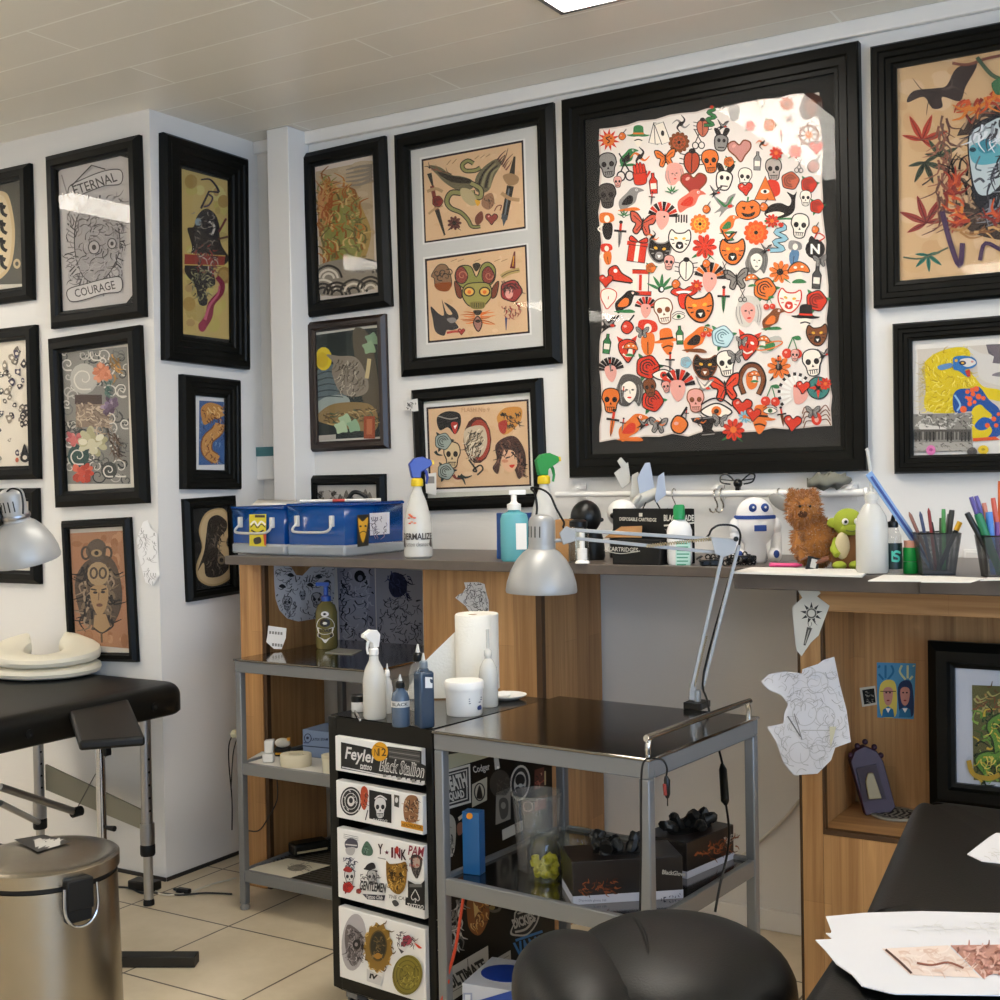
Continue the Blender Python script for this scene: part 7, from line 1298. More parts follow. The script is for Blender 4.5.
# ================================================================== on the drawer cabinet
TZ2 = DH + .0031
P = onZ(375, 718, TZ2); s = mpp(P); r = 11.6 * s
t = spray_bottle(P, 82 * s, r, 'milky white spray bottle at the front of the black drawer cabinet', M_PW, M_PW, M_MILKY, FACE + .9, slim=True)
def squeeze(P, h, r, cap, label, liquid, capm, lab=None, fill=1, box=False):
    t = thing('squeeze_bottle', label, 'bottle', P, FACE + (.5 if box else 0)); hb = h * (.74 if not box else .76); n = 24 if not box else 4
    if box: G().add([(a * r, b * r, z) for z in (.0003, hb) for a, b in ((-1, -1), (1, -1), (1, 1), (-1, 1))], [(3, 2, 1, 0), (4, 5, 6, 7), (0, 1, 5, 4), (1, 2, 6, 5), (2, 3, 7, 6), (3, 0, 4, 7)]).make('bottle', liquid, t, bevel=.006, segs=3); G().lathe([(r * .7, hb + .0002), (r * .6, hb + .004), (r * .5, hb + .006)], 20).make('shoulder', liquid, t)
    else: G().lathe([(r * .92, .0003), (r, .004), (r, hb * .72), (r * .8, hb * .88), (r * .5, hb * .95), (r * .45, hb)], n).make('bottle', liquid, t)
    z = hb + (.0065 if box else .0003); k = h - z
    G().lathe([(r * .5, z), (r * .54, z + .002), (r * .5, z + k * .4), (r * .3, z + k * .5)], 18).make('cap', capm, t); G().lathe([(r * .26, z + k * .505), (r * .1, h - .001), (0, h)], 14).make('nozzle', M_MILKY, t)
    if lab: curved_label('label', t, r, hb * .52, hb * .68, -1.3, 1.3, '#c4c3be', lambda a: a.text('BLACK', 50, 50, 34, 28, '#4d4c4a', .03))
    return t
MGI = clear('grey_ink', '#56697f', .12, .06, tint=.75); MGI2 = clear('dark_grey_ink', '#34455a', .12, .06, tint=.85)
P = onZ(401, 726, TZ2); s = mpp(P); squeeze(P, 52 * s, 9.2 * s, None, 'short grey-blue ink bottle with a pale label and black cap', MGI, M_PB, True)
P = onZ(424.5, 728, TZ2) + VH * .005; s = mpp(P); t = squeeze(P, 75 * s, 8.2 * s, None, 'tall square bottle of dark grey ink with a frosted cap', MGI2, clear('frosted_cap', '#9aa4ac', .3, .05, tint=.6), None, box=True)
nn = Matrix.Rotation(FACE + .5, 3, 'Z') @ Vector((0, -1, 0)); pl = P + nn * (8.2 * s + .0012)
a = Art(lambda x, y: onP(x, y, pl, nn), nn, (350, 580, .2)); a.px(); a.poly([(376, 485), (412, 487), (412, 540), (376, 540)], '#d9d9da'); a.blob([(400, 495), (414, 500), (412, 515), (402, 512)], '#2c3a4c'); o = a.make('label', None, GLOSSINK); reparent(o, t)
P = onZ(388, 713, TZ2); s = mpp(P); squeeze(P, 50 * s, 5 * s, None, 'slim pale bottle behind the milky spray bottle', M_MILKY, M_PW)
P = onZ(418, 712, TZ2) + VH * .03; s = mpp(P); squeeze(P, 66 * s, 9.5 * s, None, 'clear bottle with a black cap behind the tall dark grey ink bottle', M_CLEAR, M_PB)
P = onZ(357, 713, TZ2); s = mpp(P); t = thing('small_jar', 'small white jar with a black lid behind the milky spray bottle', 'jar', P + VH * .02, FACE); r = 6.5 * s; G().lathe([(r * .9, .0003), (r, .003), (r, 10 * s)], 20).make('jar', M_PW, t); G().lathe([(r * 1.05, 10.2 * s), (r * 1.05, 16 * s), (r * .9, 17 * s), (0, 17 * s)], 20).make('lid', M_PB, t)
p, q = onZ(355, 711, TZ2 + .004), onZ(360, 720, TZ2 + .004); tag(G().tube([p, q], .003, 8).make('metal_pin', M_STEELW, None), 'short metal pin lying beside the milky spray bottle', 'pin')
P = onZ(464, 718, TZ2); s = mpp(P); t = thing('white_tub', 'white lidded tub with printed label on the black drawer cabinet', 'tub', P + VH * .05, FACE); r = 19.2 * s; G().lathe([(r * .93, .0003), (r * .95, .004), (r, 26 * s)], 32).make('tub', M_PW, t); G().lathe([(r * 1.04, 26.2 * s), (r * 1.05, 33 * s), (r * 1.0, 34.5 * s), (0, 35 * s)], 32).make('lid', M_PW, t)
curved_label('label', t, r * .985, 5 * s, 21 * s, .0, 1.3, None, lambda a: ([a.rect(20, 15 + k * 14, 20 + rnd.uniform(40, 75), 20 + k * 14, '#4a4d58') for k in range(3)], a.blob([(60, 70), (80, 64), (85, 90), (62, 92)], '#3c4a78')))
def roll(P, r, h, label):
    t = thing('paper_towel_roll', label, 'paper towel roll', P, FACE, 'standing paper towel rolls')
    G().lathe([(r * .28, .0006), (r, .0006), (r * 1.0, h), (r * .97, h + .002), (r * .28, h + .002), (r * .28, .0006)], 40).make('roll', mat('paper_towel', '#e9e5da', .9, bump=.35, bscale=160), t); G().lathe([(r * .24, .0006), (r * .275, .0006), (r * .275, h + .001), (r * .24, h + .001), (r * .24, .0006)], 24).make('core', M_CARD, t); return t
fr_ = lambda P, y: facing(P)(470, y).z
P = onZ(474, 702, TZ2) + VH * .035; s = mpp(P); hz = facing(P)(474, 615).z - TZ2; t = roll(P, 18 * s, hz, 'white paper towel roll with a loose sheet, standing on the drawer cabinet')
f = facing(P + VH * .01); q = [f(461, 626), f(418, 668), f(408, 690), f(404, 712), f(428, 716), f(459, 706)]
for v in q: v.z = max(v.z, TZ2 + .003)
G().add([tuple(v) for v in q] + [tuple(v + VH * .0012) for v in q], [(0, 1, 2, 3, 4, 5), (11, 10, 9, 8, 7, 6)] + [(i, (i + 1) % 6, 6 + (i + 1) % 6, 6 + i) for i in range(6)]).make('loose_sheet', mat('paper_towel', '#e9e5da', .9), None, smooth=False)
reparent(bpy.data.objects['loose_sheet'], t)
P = onZ(477, 699, TZ2) + VH * .165; s = mpp(P); hz = facing(P)(477, 614).z - TZ2; roll(P, 21.5 * s, hz, 'second paper towel roll, standing behind the one with the loose sheet')
P = onZ(488.5, 714, TZ2); s = mpp(P); wash_bottle(P + VH * .10 - Vector((0, 0, -.0003)), 50, 19, 27, 'milky wash bottle with upright spout before the paper towel rolls', 0)
P = onZ(513, 699, TZ2); P = du(DW * .72, DD * .86, DH + .0032); t = thing('paper_plate', 'crumpled white paper plate at the back corner of the drawer cabinet', 'plate', P, FACE); G().lathe([(.0, .001), (.03, .001), (.045, .008), (.05, .011), (.05, .0125), (.044, .0095), (.03, .0025), (0, .0025)], 26).make('plate', M_PAPER, t); G().ball((-.008, 0, .012), (.02, .018, .009), 14, 8).make('crumple', M_PAPER, t)
# drawing pinned on the pedestal
f = lambda x, y: onY(x, y, fp - .0022); CB = (350, 580, .2)
WO = [(570, 12), (640, 10), (672, 20), (680, 60), (692, 100), (694, 166), (600, 164), (578, 130), (548, 106), (526, 88), (548, 70), (562, 66), (578, 40)]
standing('hanging_drawing', 'small cut-out line drawing taped to the oak pedestal above the towel rolls', 'drawing', WO, f, lambda a: (strokes(a, inside(WO, 90), 30, lambda x, y: math.atan2(y - 90, x - 640) + 1.5, 3.5, ['#55524f', '#8a8683', '#3c3a38'], .7, .6), a.rect(565, 4, 650, 20, '#cfc39a')), CB, '#dedbd8', .0008)
# ================================================================== the steel trolley in front: shelf load
P = onZ(473, 876, SZ); s = mpp(P)
p0, p1 = onZ(463, 874, SZ), onZ(480, 876, SZ); t, w, u, v = carton('blue_pouch', 'tall blue pouch with an orange dot standing on the trolley shelf', 'pouch', p0, p1, .03, 63 * mpp(p0), SZ, mat('blue_pouch', '#1f5f94', .35))
o = label_art(p0, (430, 750, .25), .0014, 'orange_dot', None, lambda a: a.ell(158, 264, 13, 13, '#e8901f', n=16), rz=math.atan2(u.y, u.x)); reparent(o, t)
P = onZ(538, 873, SZ); s = mpp(P); t = thing('plastic_cup', 'tall clear plastic beaker standing behind the jars of yellow caps', 'beaker', P + VH * .03, FACE); G().lathe([(19 * s, .0006), (20 * s, .003), (24 * s, 74 * s), (25.5 * s, 75 * s), (25.5 * s, 78 * s), (23.6 * s, 78 * s), (19 * s, .005), (0, .005)], 32).make('beaker', M_CLEAR, t)
def capjar(px, py, rpx, hpx, lab, n, seed):
    P = onZ(px, py, SZ); s = mpp(P); t = thing('cap_jar', lab, 'jar', P, FACE, 'glass jars of yellow ink caps'); r = rpx * s; h = hpx * s
    G().lathe([(r * .9, .0006), (r, .004), (r, h * .72), (r * .82, h * .86), (r * .82, h * .97), (r * .86, h), (r * .79, h), (r * .76, h * .86), (r * .94, h * .71), (r * .94, .006), (0, .006)], 30).make('jar', M_GLASSJ, t)
    R5 = random.Random(seed); ca = mat('yellow_green_cap', '#d6ca2c', .45)
    for k in range(n):
        q = R5.uniform(0, 6.28); d = r * .68 * math.sqrt(R5.random()); z = .011 + (k // 9) * .011
        c = G().lathe([(.006, -.006), (.0075, -.005), (.0085, .006), (.007, .0065), (.006, -.004), (0, -.004)], 12, M=Matrix.Translation(P + Vector((d * math.cos(q), d * math.sin(q), z))) @ Euler((R5.uniform(-.9, .9), R5.uniform(-.9, .9), 0)).to_matrix().to_4x4()).make('ink_cup', ca, None)
        tag(c, 'yellow-green ink cap inside a glass jar on the trolley shelf', 'ink cup', 'yellow ink caps in the jars')
    return t
capjar(545, 880, 17.5, 45, 'round glass jar of yellow ink caps at the shelf front', 34, 1)
capjar(576, 868, 19, 38, 'round glass jar of yellow ink caps behind the front glove carton', 28, 2)
M_GB = mat('glove_box_black', '#1d1714', .35, var=.5, vscale=14)
def glove_box(f0, f1, depth, hpx, lab, let, hinge=0):
    h = hpx * mpp(f0); t, w, u, v = carton('glove_carton', lab, 'carton', f0, f1, depth, h, SZ, M_GB); x, y = w / 2, depth / 2
    G().box(-x - .0006, x + .0006, -y - .0006, y + .0006, .0002, h * .2).make('pale_band', colm('#b9bccb', .5), t)
    G().lathe([(0, h + .0004), (.04, h + .0004), (.04, h + .0012), (0, h + .0012)], 20, (0, 0, 0), sx=1.5, sy=.7).make('opening', M_PB, t)
    R6 = random.Random(int(w * 9999)); g = G()
    for k in range(8):
        a = R6.uniform(0, 6.28); P0 = Vector((R6.uniform(-.045, .045), R6.uniform(-.025, .025), h - .004)); Q = P0 + Vector((R6.uniform(-.03, .03), R6.uniform(-.03, .02), R6.uniform(.018, .036)))
        g.tube(catmull([P0, (P0 + Q) / 2 + Vector((.006 * math.cos(a), .006 * math.sin(a), .006)), Q, Q + Vector((.014 * math.cos(a), .014 * math.sin(a), -.006))], k=3), [.008 + .006 * R6.random() for _ in range(10)], 8)
    gl = g.make('black_gloves', mat('black_nitrile', '#0f0f0e', .45), t)
    nf = u.cross(Vector((0, 0, 1))) * 1.0
    return t, u, v, h
f0, f1 = onZ(573, 905, SZ), onZ(683, 898, SZ)
t, u, v, h = glove_box(f0, f1, .115, 43, 'black glove carton with gloves spilling out, behind the front trolley leg', True)
o = label_art(f0, (430, 750, .25), .0012, 'lettering', None, lambda a: (a.text('BlackGlove', 975, 492, 46, 9, '#b9b4aa', .02, .1), strokes(a, inside([(590, 535), (740, 525), (740, 570), (590, 575)], 40), 26, .1, 6, ['#6b3a22', '#8c4c2b', '#4a2818'], 1.2), a.text('Disposable gloves 100', 650, 602, 55, 6, '#5a6078'), strokes(a, inside([(920, 575), (1000, 570), (1000, 590), (920, 594)], 10), 10, .8, 4, ['#3c4058'], 2)), rz=math.atan2(u.y, u.x)); reparent(o, t)
f0, f1 = onZ(687, 879, SZ), onZ(734, 858.5, SZ)
t, u, v, h = glove_box(f0, f1, .12, 36, 'black glove carton with gloves on top at the trolley side under the guard rail', True)
o = label_art(f0, (500, 660, .3), .0012, 'lettering', None, lambda a: (a.text('BlackGlove', 772, 592, 24, 11, '#b9b4aa', .02, -.42), strokes(a, inside([(640, 640), (780, 590), (790, 630), (650, 680)], 40), 24, -.4, 6, ['#6b3a22', '#8c4c2b', '#4a2818'], 1.2)), rz=math.atan2(u.y, u.x)); reparent(o, t)
p0, p1 = onZ(463, 1034, .12 - .008), onZ(521, 1044, .12 - .008); hh = facing(p0)(463, 983).z - .112
t, w, u, v = carton('wipes_carton', 'white and blue wipes carton on the lowest trolley shelf beside the stool', 'carton', p0, p1, .16, hh, .112, colm('#c9ccd6', .5))
G().lathe([(0, hh + .0004), (.055, hh + .0004), (.055, hh + .0016), (0, hh + .0016)], 26, sx=1, sy=.85).make('blue_oval', colm('#1c3f9c', .4), t)
o = label_art(p0, (430, 820, .18), .0012, 'lettering', None, lambda a: (a.rect(185, 960, 235, 1010, '#9aa3bf'), a.rect(195, 970, 225, 1000, '#dfe2ea'), a.poly([(240, 1010), (480, 940), (560, 1100), (240, 1100)], '#22489e')), rz=math.atan2(u.y, u.x)); reparent(o, t)
# ================================================================== desk lamps
def lamp_head(t, M, s, cap_cable=True):
    """s = metres per photo pixel; local axis -z points out of the shade"""
    G().lathe([(35.2 * s, -43 * s), (35.6 * s, -41 * s), (34.5 * s, -33 * s), (31 * s, -22 * s), (25 * s, -11 * s), (18 * s, -3 * s), (13.4 * s, 0), (12.9 * s, 4 * s)], 44, M=M).make('lamp_shade', M_SILVER, t, solid=.0012)
    G().lathe([(13 * s, 4.2 * s), (13 * s, 27 * s), (12 * s, 31 * s), (8 * s, 34 * s), (0, 35 * s)], 30, M=M).make('lamp_socket', M_SILVER, t)
    for k in range(-2, 2): q = -PI / 2 + k * .38; G().box(-.0012, .0012, -.0006, .0006, 12 * s, 23 * s, M @ Matrix.Translation((13 * s * math.cos(q), 13 * s * math.sin(q), 0)) @ Matrix.Rotation(q + PI / 2, 4, 'Z')).make('vent_slot', M_PB, t)
    G().ball((0, 0, -20 * s), (11 * s, 11 * s, 14 * s), 16, 10, M=M).make('bulb', mat('bulb_glass', '#e9e4d8', .3), t)
PL = onZ(697, 708, FZ) ; PL = Vector((PL.x, PL.y, FZ)); f = facing(PL); s = mpp(PL)
DL = thing('desk_lamp', 'silver jointed desk lamp clamped to the trolley, shade hanging before the counter', 'lamp', PL, world=True)
G().tube([f(697, 712), f(697, 690)], 4 * s, 12).make('pivot', M_SILVER, DL)
G().bar(f(692, 700), f(693, 682), .012, .016).make('lower_joint', M_SILVER, DL, bevel=.002)
for x0, y0, x1, y1, d in ((691, 690, 722, 556, .012), (702, 690, 739, 545, -.012)): G().bar(f(x0, y0, d), f(x1, y1, d), .008, .0075).make('lower_arm', M_SILVER, DL, bevel=.001)
for d in (.016, -.016):
    pl = plate([(711, 537), (737, 540), (735, 553), (724, 557), (715, 554)], .0024, d); pl.make('elbow_plate', M_SILVER, DL, bevel=.0005)
G().tube([f(736, 539, .022), f(736, 539, -.022)], 2.6 * s, 12).make('elbow_bolt', M_PB, DL)
for x0, y0, x1, y1 in ((737, 540.5, 566, 529.5), (722, 553, 572, 538)): G().bar(f(x0, y0), f(x1, y1), .0075, .008).make('upper_arm', M_SILVER, DL, bevel=.001)
def spring(p, q, r, n, w): p, q = Vector(p), Vector(q); t_ = (q - p).normalized(); u_ = t_.cross(Vector((0, 1, .3))).normalized(); w_ = t_.cross(u_); return G().tube([p + (q - p) * (i / (n * 7)) + (u_ * math.cos(2 * PI * i / 7) + w_ * math.sin(2 * PI * i / 7)) * r for i in range(n * 7 + 1)], w, 5)
MSP = mat('spring_steel', '#b9ab8a', .35, .8)
spring(f(711, 539, .012), f(647, 546, .012), .0034, 26, .0012).make('spring', MSP, DL); spring(f(706, 636, .012), f(694, 686, .012), .0034, 22, .0012).make('spring', MSP, DL)
plate([(559, 533), (566, 526), (575, 530), (576, 541), (563, 545)], .018).make('head_joint', M_SILVER, DL, bevel=.002)
HP = f(541.5, 549); lamp_head(DL, Matrix.Translation(HP) @ Matrix.Rotation(.02, 4, 'Y'), s)
G().tube([f(553, 541), f(563, 540)], .0045, 10).make('head_knob', M_SILVER, DL)
cab = [f(536, 517), f(537, 508), f(535, 494), f(531, 488, .02), f(541, 489), f(550, 495), f(556, 508), f(564, 522), f(570, 530, -.008), f(640, 535, -.01), f(700, 539, -.01), f(712, 529), f(720, 525), f(734, 526), f(740, 533), f(739, 545, -.022), f(731, 572, -.022), f(704, 672, -.01), f(707, 700, .03), f(711, 718, .06), f(716, 738, .10), f(722, 762, .14), f(725, 778, .16)]
G().tube(catmull(cab, k=4), .0026, 8).make('cable', M_PB, DL)
G().tube([f(722, 764, .14), f(723, 770, .15), f(725, 801, .2), f(726, 805, .2)], [.0035, .009, .009, .0035], 12).make('cable_switch', M_PB, DL)
G().tube(catmull([f(726, 804, .2), f(729, 830, .27), f(727, 855, .34), f(720, 885, .38), f(715, 912, .4)], k=5), .0026, 8).make('cable', M_PB, DL)
G().box(-.022, .022, -.028, .028, .0004, .016, Matrix.Translation(PL)).box(-.016, .02, -.02, .02, -.055, -.0415, Matrix.Translation(PL)).tube([PL + Vector((0, 0, -.055)), PL + Vector((0, 0, -.085))], .005, 8).tube([PL + Vector((-.014, 0, -.085)), PL + Vector((.014, 0, -.085))], .004, 8).make('clamp', M_PB, DL, bevel=.002)
# charging cable hanging over the trolley corner
t = thing('hanging_cable', 'thin black cable with plugs hanging over the front trolley corner', 'cable', onZ(655, 764, FZ + .003), world=True)
f = facing(onZ(655, 764, FZ))
G().tube(catmull([f(666, 778, .012), f(667, 768, .012), f(663, 760, .01), f(656, 758.5, .0), f(647, 759, .012), f(642, 768, .02), f(641, 800, .02), f(641, 850, .02), f(640, 912, .02)], k=5), .002, 6).make('cord', M_PB, t)
G().tube([f(666, 776, .012), f(667, 780, .012), f(667, 794, .012), f(667.5, 798, .012)], [.003, .006, .006, .003], 10).tube([f(667.5, 798, .012), f(667.6, 806, .012)], .0014, 6).make('plug', M_PB, t); G().tube([f(664.5, 784, .016), f(665.5, 795, .016)], .0036, 8).make('red_sleeve', colm('#8d2f24'), t)
t = thing('orange_cord', 'orange-red cord hanging below the trolley shelf by the stickered cabinet', 'cord', onZ(464, 893, .44), world=True); f = facing(onZ(464, 893, .42)); G().tube(catmull([f(464, 893), f(460, 920), f(455, 950), f(447, 978), f(446, 985), f(441, 1004)], k=4), .0034, 8).make('cord', colm('#c4411f', .5), t); G().ball(tuple(f(446.5, 981)), (.008, .006, .009), 10, 8).make('knot', colm('#c4411f', .5), t)
# lamp on a stand at the picture edge
PF = onZ(24, 560, 1.18); f0 = facing(onP(30, 540, CAM + VH * 2.62, VH)); s2 = .0021
LS = thing('stand_lamp', 'silver lamp head on a stand at the picture edge before the framed drawings', 'lamp', Vector((-2.55, 1.62, 0)), world=True)
HM_ = Matrix.Translation(f0(17, 521)) @ Matrix.Rotation(FACE, 4, 'Z') @ Matrix.Rotation(math.radians(-7), 4, 'Y') @ Matrix.Rotation(math.radians(12), 4, 'X')
lamp_head(LS, HM_, s2 * .95)
G().lathe([(13.6 * s2, 3 * s2), (14.2 * s2, 5 * s2), (13.6 * s2, 7 * s2)], 26, M=HM_).make('socket_ring', M_ALU, LS)
G().tube(catmull([f0(4, 498, .03), f0(10, 489, .03), f0(20, 491, .03), f0(23, 502, .03), f0(23, 514, .035)], k=4), .002, 6).tube(catmull([f0(5, 499, .03), f0(-5, 515, .02), f0(-30, 522)], k=4), .0022, 6).make('cable', M_PB, LS)
j = f0(-4, 518, -.0); e = f0(-112, 520, 0); G().tube([j, e], .007, 10).make('arm', M_SILVER, LS); G().ball(tuple(f0(-2, 517, .012)), (.016, .016, .02), 14, 10).make('joint', M_PB, LS)
G().tube([(e.x, e.y, .02), (e.x, e.y, e.z + .03)], .011, 14).make('pole', M_SILVER, LS); G().lathe([(.13, 0), (.13, .012), (.115, .018), (.012, .022)], 36, (e.x, e.y, 0)).make('base', M_RUBBER, LS)
# ================================================================== papers, niche, floor
CH = (740, 560, .26)
f = lambda x, y: onY(x, y, fu - .0022)
SUN = [(222, 118), (300, 112), (310, 128), (296, 140), (344, 176), (330, 215), (302, 290), (272, 318), (236, 370), (216, 345), (200, 182), (240, 145)]
def sund(a): 
    a.poly([(222, 118), (316, 110), (312, 134), (232, 140)], '#d9d3b4'); a.at(275, 205, 44); a.poly(star(9, 1, .45), '#3d3b38'); a.ell(0, 0, .5, .5, '#dcd8cb'); a.curve(ring(10, .38), .14, '#6b675f', True); a.px(); a.line([(268, 260), (248, 328)], (20, 8), '#5a564e'); a.line([(266, 268), (250, 322)], 4, '#b5b0a2'); strokes(a, [(275, 240), (290, 235), (262, 240)], 30, 1.4, 4, ['#8a857a'])
standing('hanging_stencil', 'small pointed paper with a sun drawing taped to the oak shelf unit', 'drawing', SUN, f, sund, CH, '#dedacc', .001)
f = lambda x, y: onY(x, y, fu - .0055)
BIG = [(82, 468), (110, 440), (170, 428), (238, 436), (240, 420), (300, 400), (320, 385), (362, 372), (384, 480), (410, 580), (426, 700), (366, 722), (350, 770), (298, 822), (208, 828), (168, 780), (140, 700), (104, 642), (168, 628), (170, 590), (186, 555), (160, 520), (110, 500)]
def bigd(a):
    a.poly([(210, 432), (246, 400), (252, 420), (232, 446)], '#d9d3b4'); a.line([(236, 655), (350, 655)], 3, '#bdb9b4'); strokes(a, inside(BIG, 150), 50, lambda x, y: math.atan2(y - 600, x - 280) + 1.6, 3, ['#c4c1be', '#b3b0ad', '#d0cdca', '#bab7b4'], .8, .7)
    for x, y, r in ((300, 470, 40), (250, 590, 46), (330, 600, 36), (230, 740, 40), (300, 740, 30)): a.curve([(x + r * c, y + r * d) for c, d in ring(8, 1)], 3, '#cdcac8', True)
    a.line([(185, 600), (235, 680)], 5, '#7d7a77'); a.line([(210, 590), (240, 690)], 4, '#9a9794'); a.poly([(345, 640), (372, 640), (366, 722), (350, 720)], '#d9d3b4')
standing('hanging_paper', 'large cut tracing paper with faint figures hanging from the oak shelf unit', 'drawing', BIG, f, bigd, CH, '#e6e3e4', .001)
NZ = NB - .0015; f = lambda x, y: onY(x, y, NZ)
def girls(a):
    for x, c in ((560, '#2f6f96'), (645, '#5d9fb5')): [a.curve([(x + sx * 8, 460), (x + sx * 30, 430), (x + sx * 22, 405)], 8, c if x < 600 else '#c9cc9a') for sx in (-1, 1)]; a.line([(x, 455), (x, 405)], 8, c if x < 600 else '#c9cc9a')
    a.blob([(540, 480), (570, 460), (600, 480), (602, 590), (575, 608), (545, 600), (535, 540)], '#d6c05a'); a.blob([(608, 490), (635, 462), (662, 480), (668, 590), (640, 605), (615, 590)], '#2b3a5c')
    for x in (570, 635): a.blob([(x - 18, 500), (x, 488), (x + 18, 500), (x + 14, 545), (x, 560), (x - 14, 545)], '#c4897a'); a.ell(x - 7, 510, 4, 3, K); a.ell(x + 7, 510, 4, 3, K); a.ell(x, 540, 6, 3, '#8d3a38'); a.poly([(x - 20, 575), (x, 562), (x + 20, 575), (x + 24, 605), (x - 24, 605)], '#2f6f96'); a.poly([(x - 10, 570), (x + 10, 570), (x, 588)], WH)
    a.line([(540, 505), (600, 505)], 3, '#4a3a30')
standing('postcard', 'blue postcard of two long-haired figures pinned inside the oak niche', 'postcard', [(526, 394), (676, 398), (668, 612), (528, 606)], f, girls, CH, '#4f8fb5', .0008)
standing('small_photo', 'small dark photo with white border beside the blue postcard', 'photo', [(460, 492), (520, 484), (528, 556), (470, 565)], f, lambda a: (a.poly([(470, 500), (516, 493), (522, 548), (478, 556)], '#1d1b18'), strokes(a, inside([(474, 505), (514, 498), (518, 545), (480, 552)], 14), 12, .2, 5, ['#6b675f', '#8d8678'], .4)), CH, '#c9c2ae', .0008)
# shrine ornament leaning, round plaque
P = onZ(872, 813, zs); P = Vector((P.x, min(P.y, NB - .08), zs)); f = facing(P); t = thing('shrine_ornament', 'purple shrine-shaped ornament with a pale figure leaning in the oak niche', 'ornament', P, world=True)
def lean(x, y): q = f(x, y); return q + VH * (max(q.z - zs, 0) * .22)
OUT = [(863, 815), (851, 762), (856, 752), (866, 747), (878, 752), (884, 762), (893, 805), (888, 810)]
def lplate(pts, d0, d1): a = [lean(x, y) - VH * d0 for x, y in pts]; b = [lean(x, y) - VH * d1 for x, y in pts]; n = len(pts); g = [max(p.z, zs + .0004) for p in a + b]; vs = [Vector((p.x, p.y, z)) for p, z in zip(a + b, g)]; return G().add([tuple(p) for p in vs], [tuple(reversed(range(n))), tuple(range(n, 2 * n))] + [(i, (i + 1) % n, n + (i + 1) % n, n + i) for i in range(n)])
lplate(OUT, 0, .025).make('body', mat('purple_ornament', '#35152a', .5), t, bevel=.002); lplate([(861, 800), (856, 768), (876, 764), (884, 797)], .0255, .028).make('niche_panel', mat('dark_plum', '#2a121c', .6), t); lplate([(866, 797), (864, 780), (867, 772), (872, 772), (876, 785), (879, 796)], .0285, .034).make('figure', colm('#9c8a5e'), t, bevel=.002)
for x, y in ((853, 757), (860, 748), (868, 744), (877, 749), (883, 757)): G().ball(tuple(lean(x, y) - VH * .012), .0075, 10, 8).make('scallop', mat('purple_ornament', '#35152a', .5), t)
P = onZ(896, 815.5, zs + .0006); s = mpp(P); t = thing('round_plaque', 'round grey plaque with black scroll lettering lying in the niche', 'plaque', P, world=True); G().lathe([(0, 0), (24 * s, 0), (25 * s, .003), (24 * s, .006), (0, .006)], 32, P, sy=1.0).make('disc', colm('#9a9484', .6), t)
a = Art(lambda x, y: P + Vector((x * 24 * s, y * 24 * s, .0063)), (0, 0, 1)); a.px()
for k in range(16): q = 2 * PI * k / 16; a.curve([(.9 * math.cos(q), .9 * math.sin(q)), (.7 * math.cos(q + .3), .7 * math.sin(q + .3)), (.5 * math.cos(q), .5 * math.sin(q))], .1, K)
for k in range(5): a.curve([(-.5 + k * .24, -.4), (-.4 + k * .24, .1), (-.55 + k * .24, .4)], .12, K)
a.make('lettering', t)
# framed print leaning in the niche
FY = NB - .075; pn = Vector((0, -1, 0)); t = pic('large black frame with a green dragon print standing in the oak niche', None, (931, 641.5), None, (924.5, 806), None, .062, .03, mat_col='#c3c5cc', W=.62, style=2, group='framed pictures on the walls', plane=(Vector((0, FY, 0)), Vector((1, 0, 0)), pn))
del t['group']
a = Art(lambda x, y: onY(x, y, FY - .0066), pn, (860, 620, .2)); a.px(); a.poly([(560, 325), (1100, 345), (1090, 850), (568, 800)], '#5d5a34'); DP = [(565, 330), (1080, 350), (1080, 840), (570, 795)]
strokes(a, inside([(565, 330), (1080, 350), (1080, 480), (565, 470)], 90), 60, .4, 12, ['#7a4a2c', '#9c7a46', '#5f4a2a', '#a39a5e'], 1.0, .7); strokes(a, inside([(570, 480), (1080, 480), (1080, 840), (570, 795)], 260), 60, lambda x, y: 1.5 * math.sin(x * .02) + y * .01, 14, ['#3c5a26', '#5f8a34', '#2a3a1c', '#87a648', '#c4a53a', '#1d2a16'], .5, .8)
SN = [(640, 760), (600, 700), (660, 680), (700, 720), (690, 600), (660, 520), (760, 480), (860, 540), (820, 680), (900, 780)]; a.curve(SN, 60, '#2a3a1c'); a.curve(SN, 42, '#5f8a34'); strokes(a, [(p[0], p[1]) for p in catmull([(x, y, 0) for x, y in SN], False, 5)], 50, 1.2, 8, ['#c4a53a', '#dcc65a', '#3c5a26'], 1.5); a.curve([(545, 700), (570, 770), (650, 790), (700, 770)], 24, '#b3902f'); a.make('print', t)
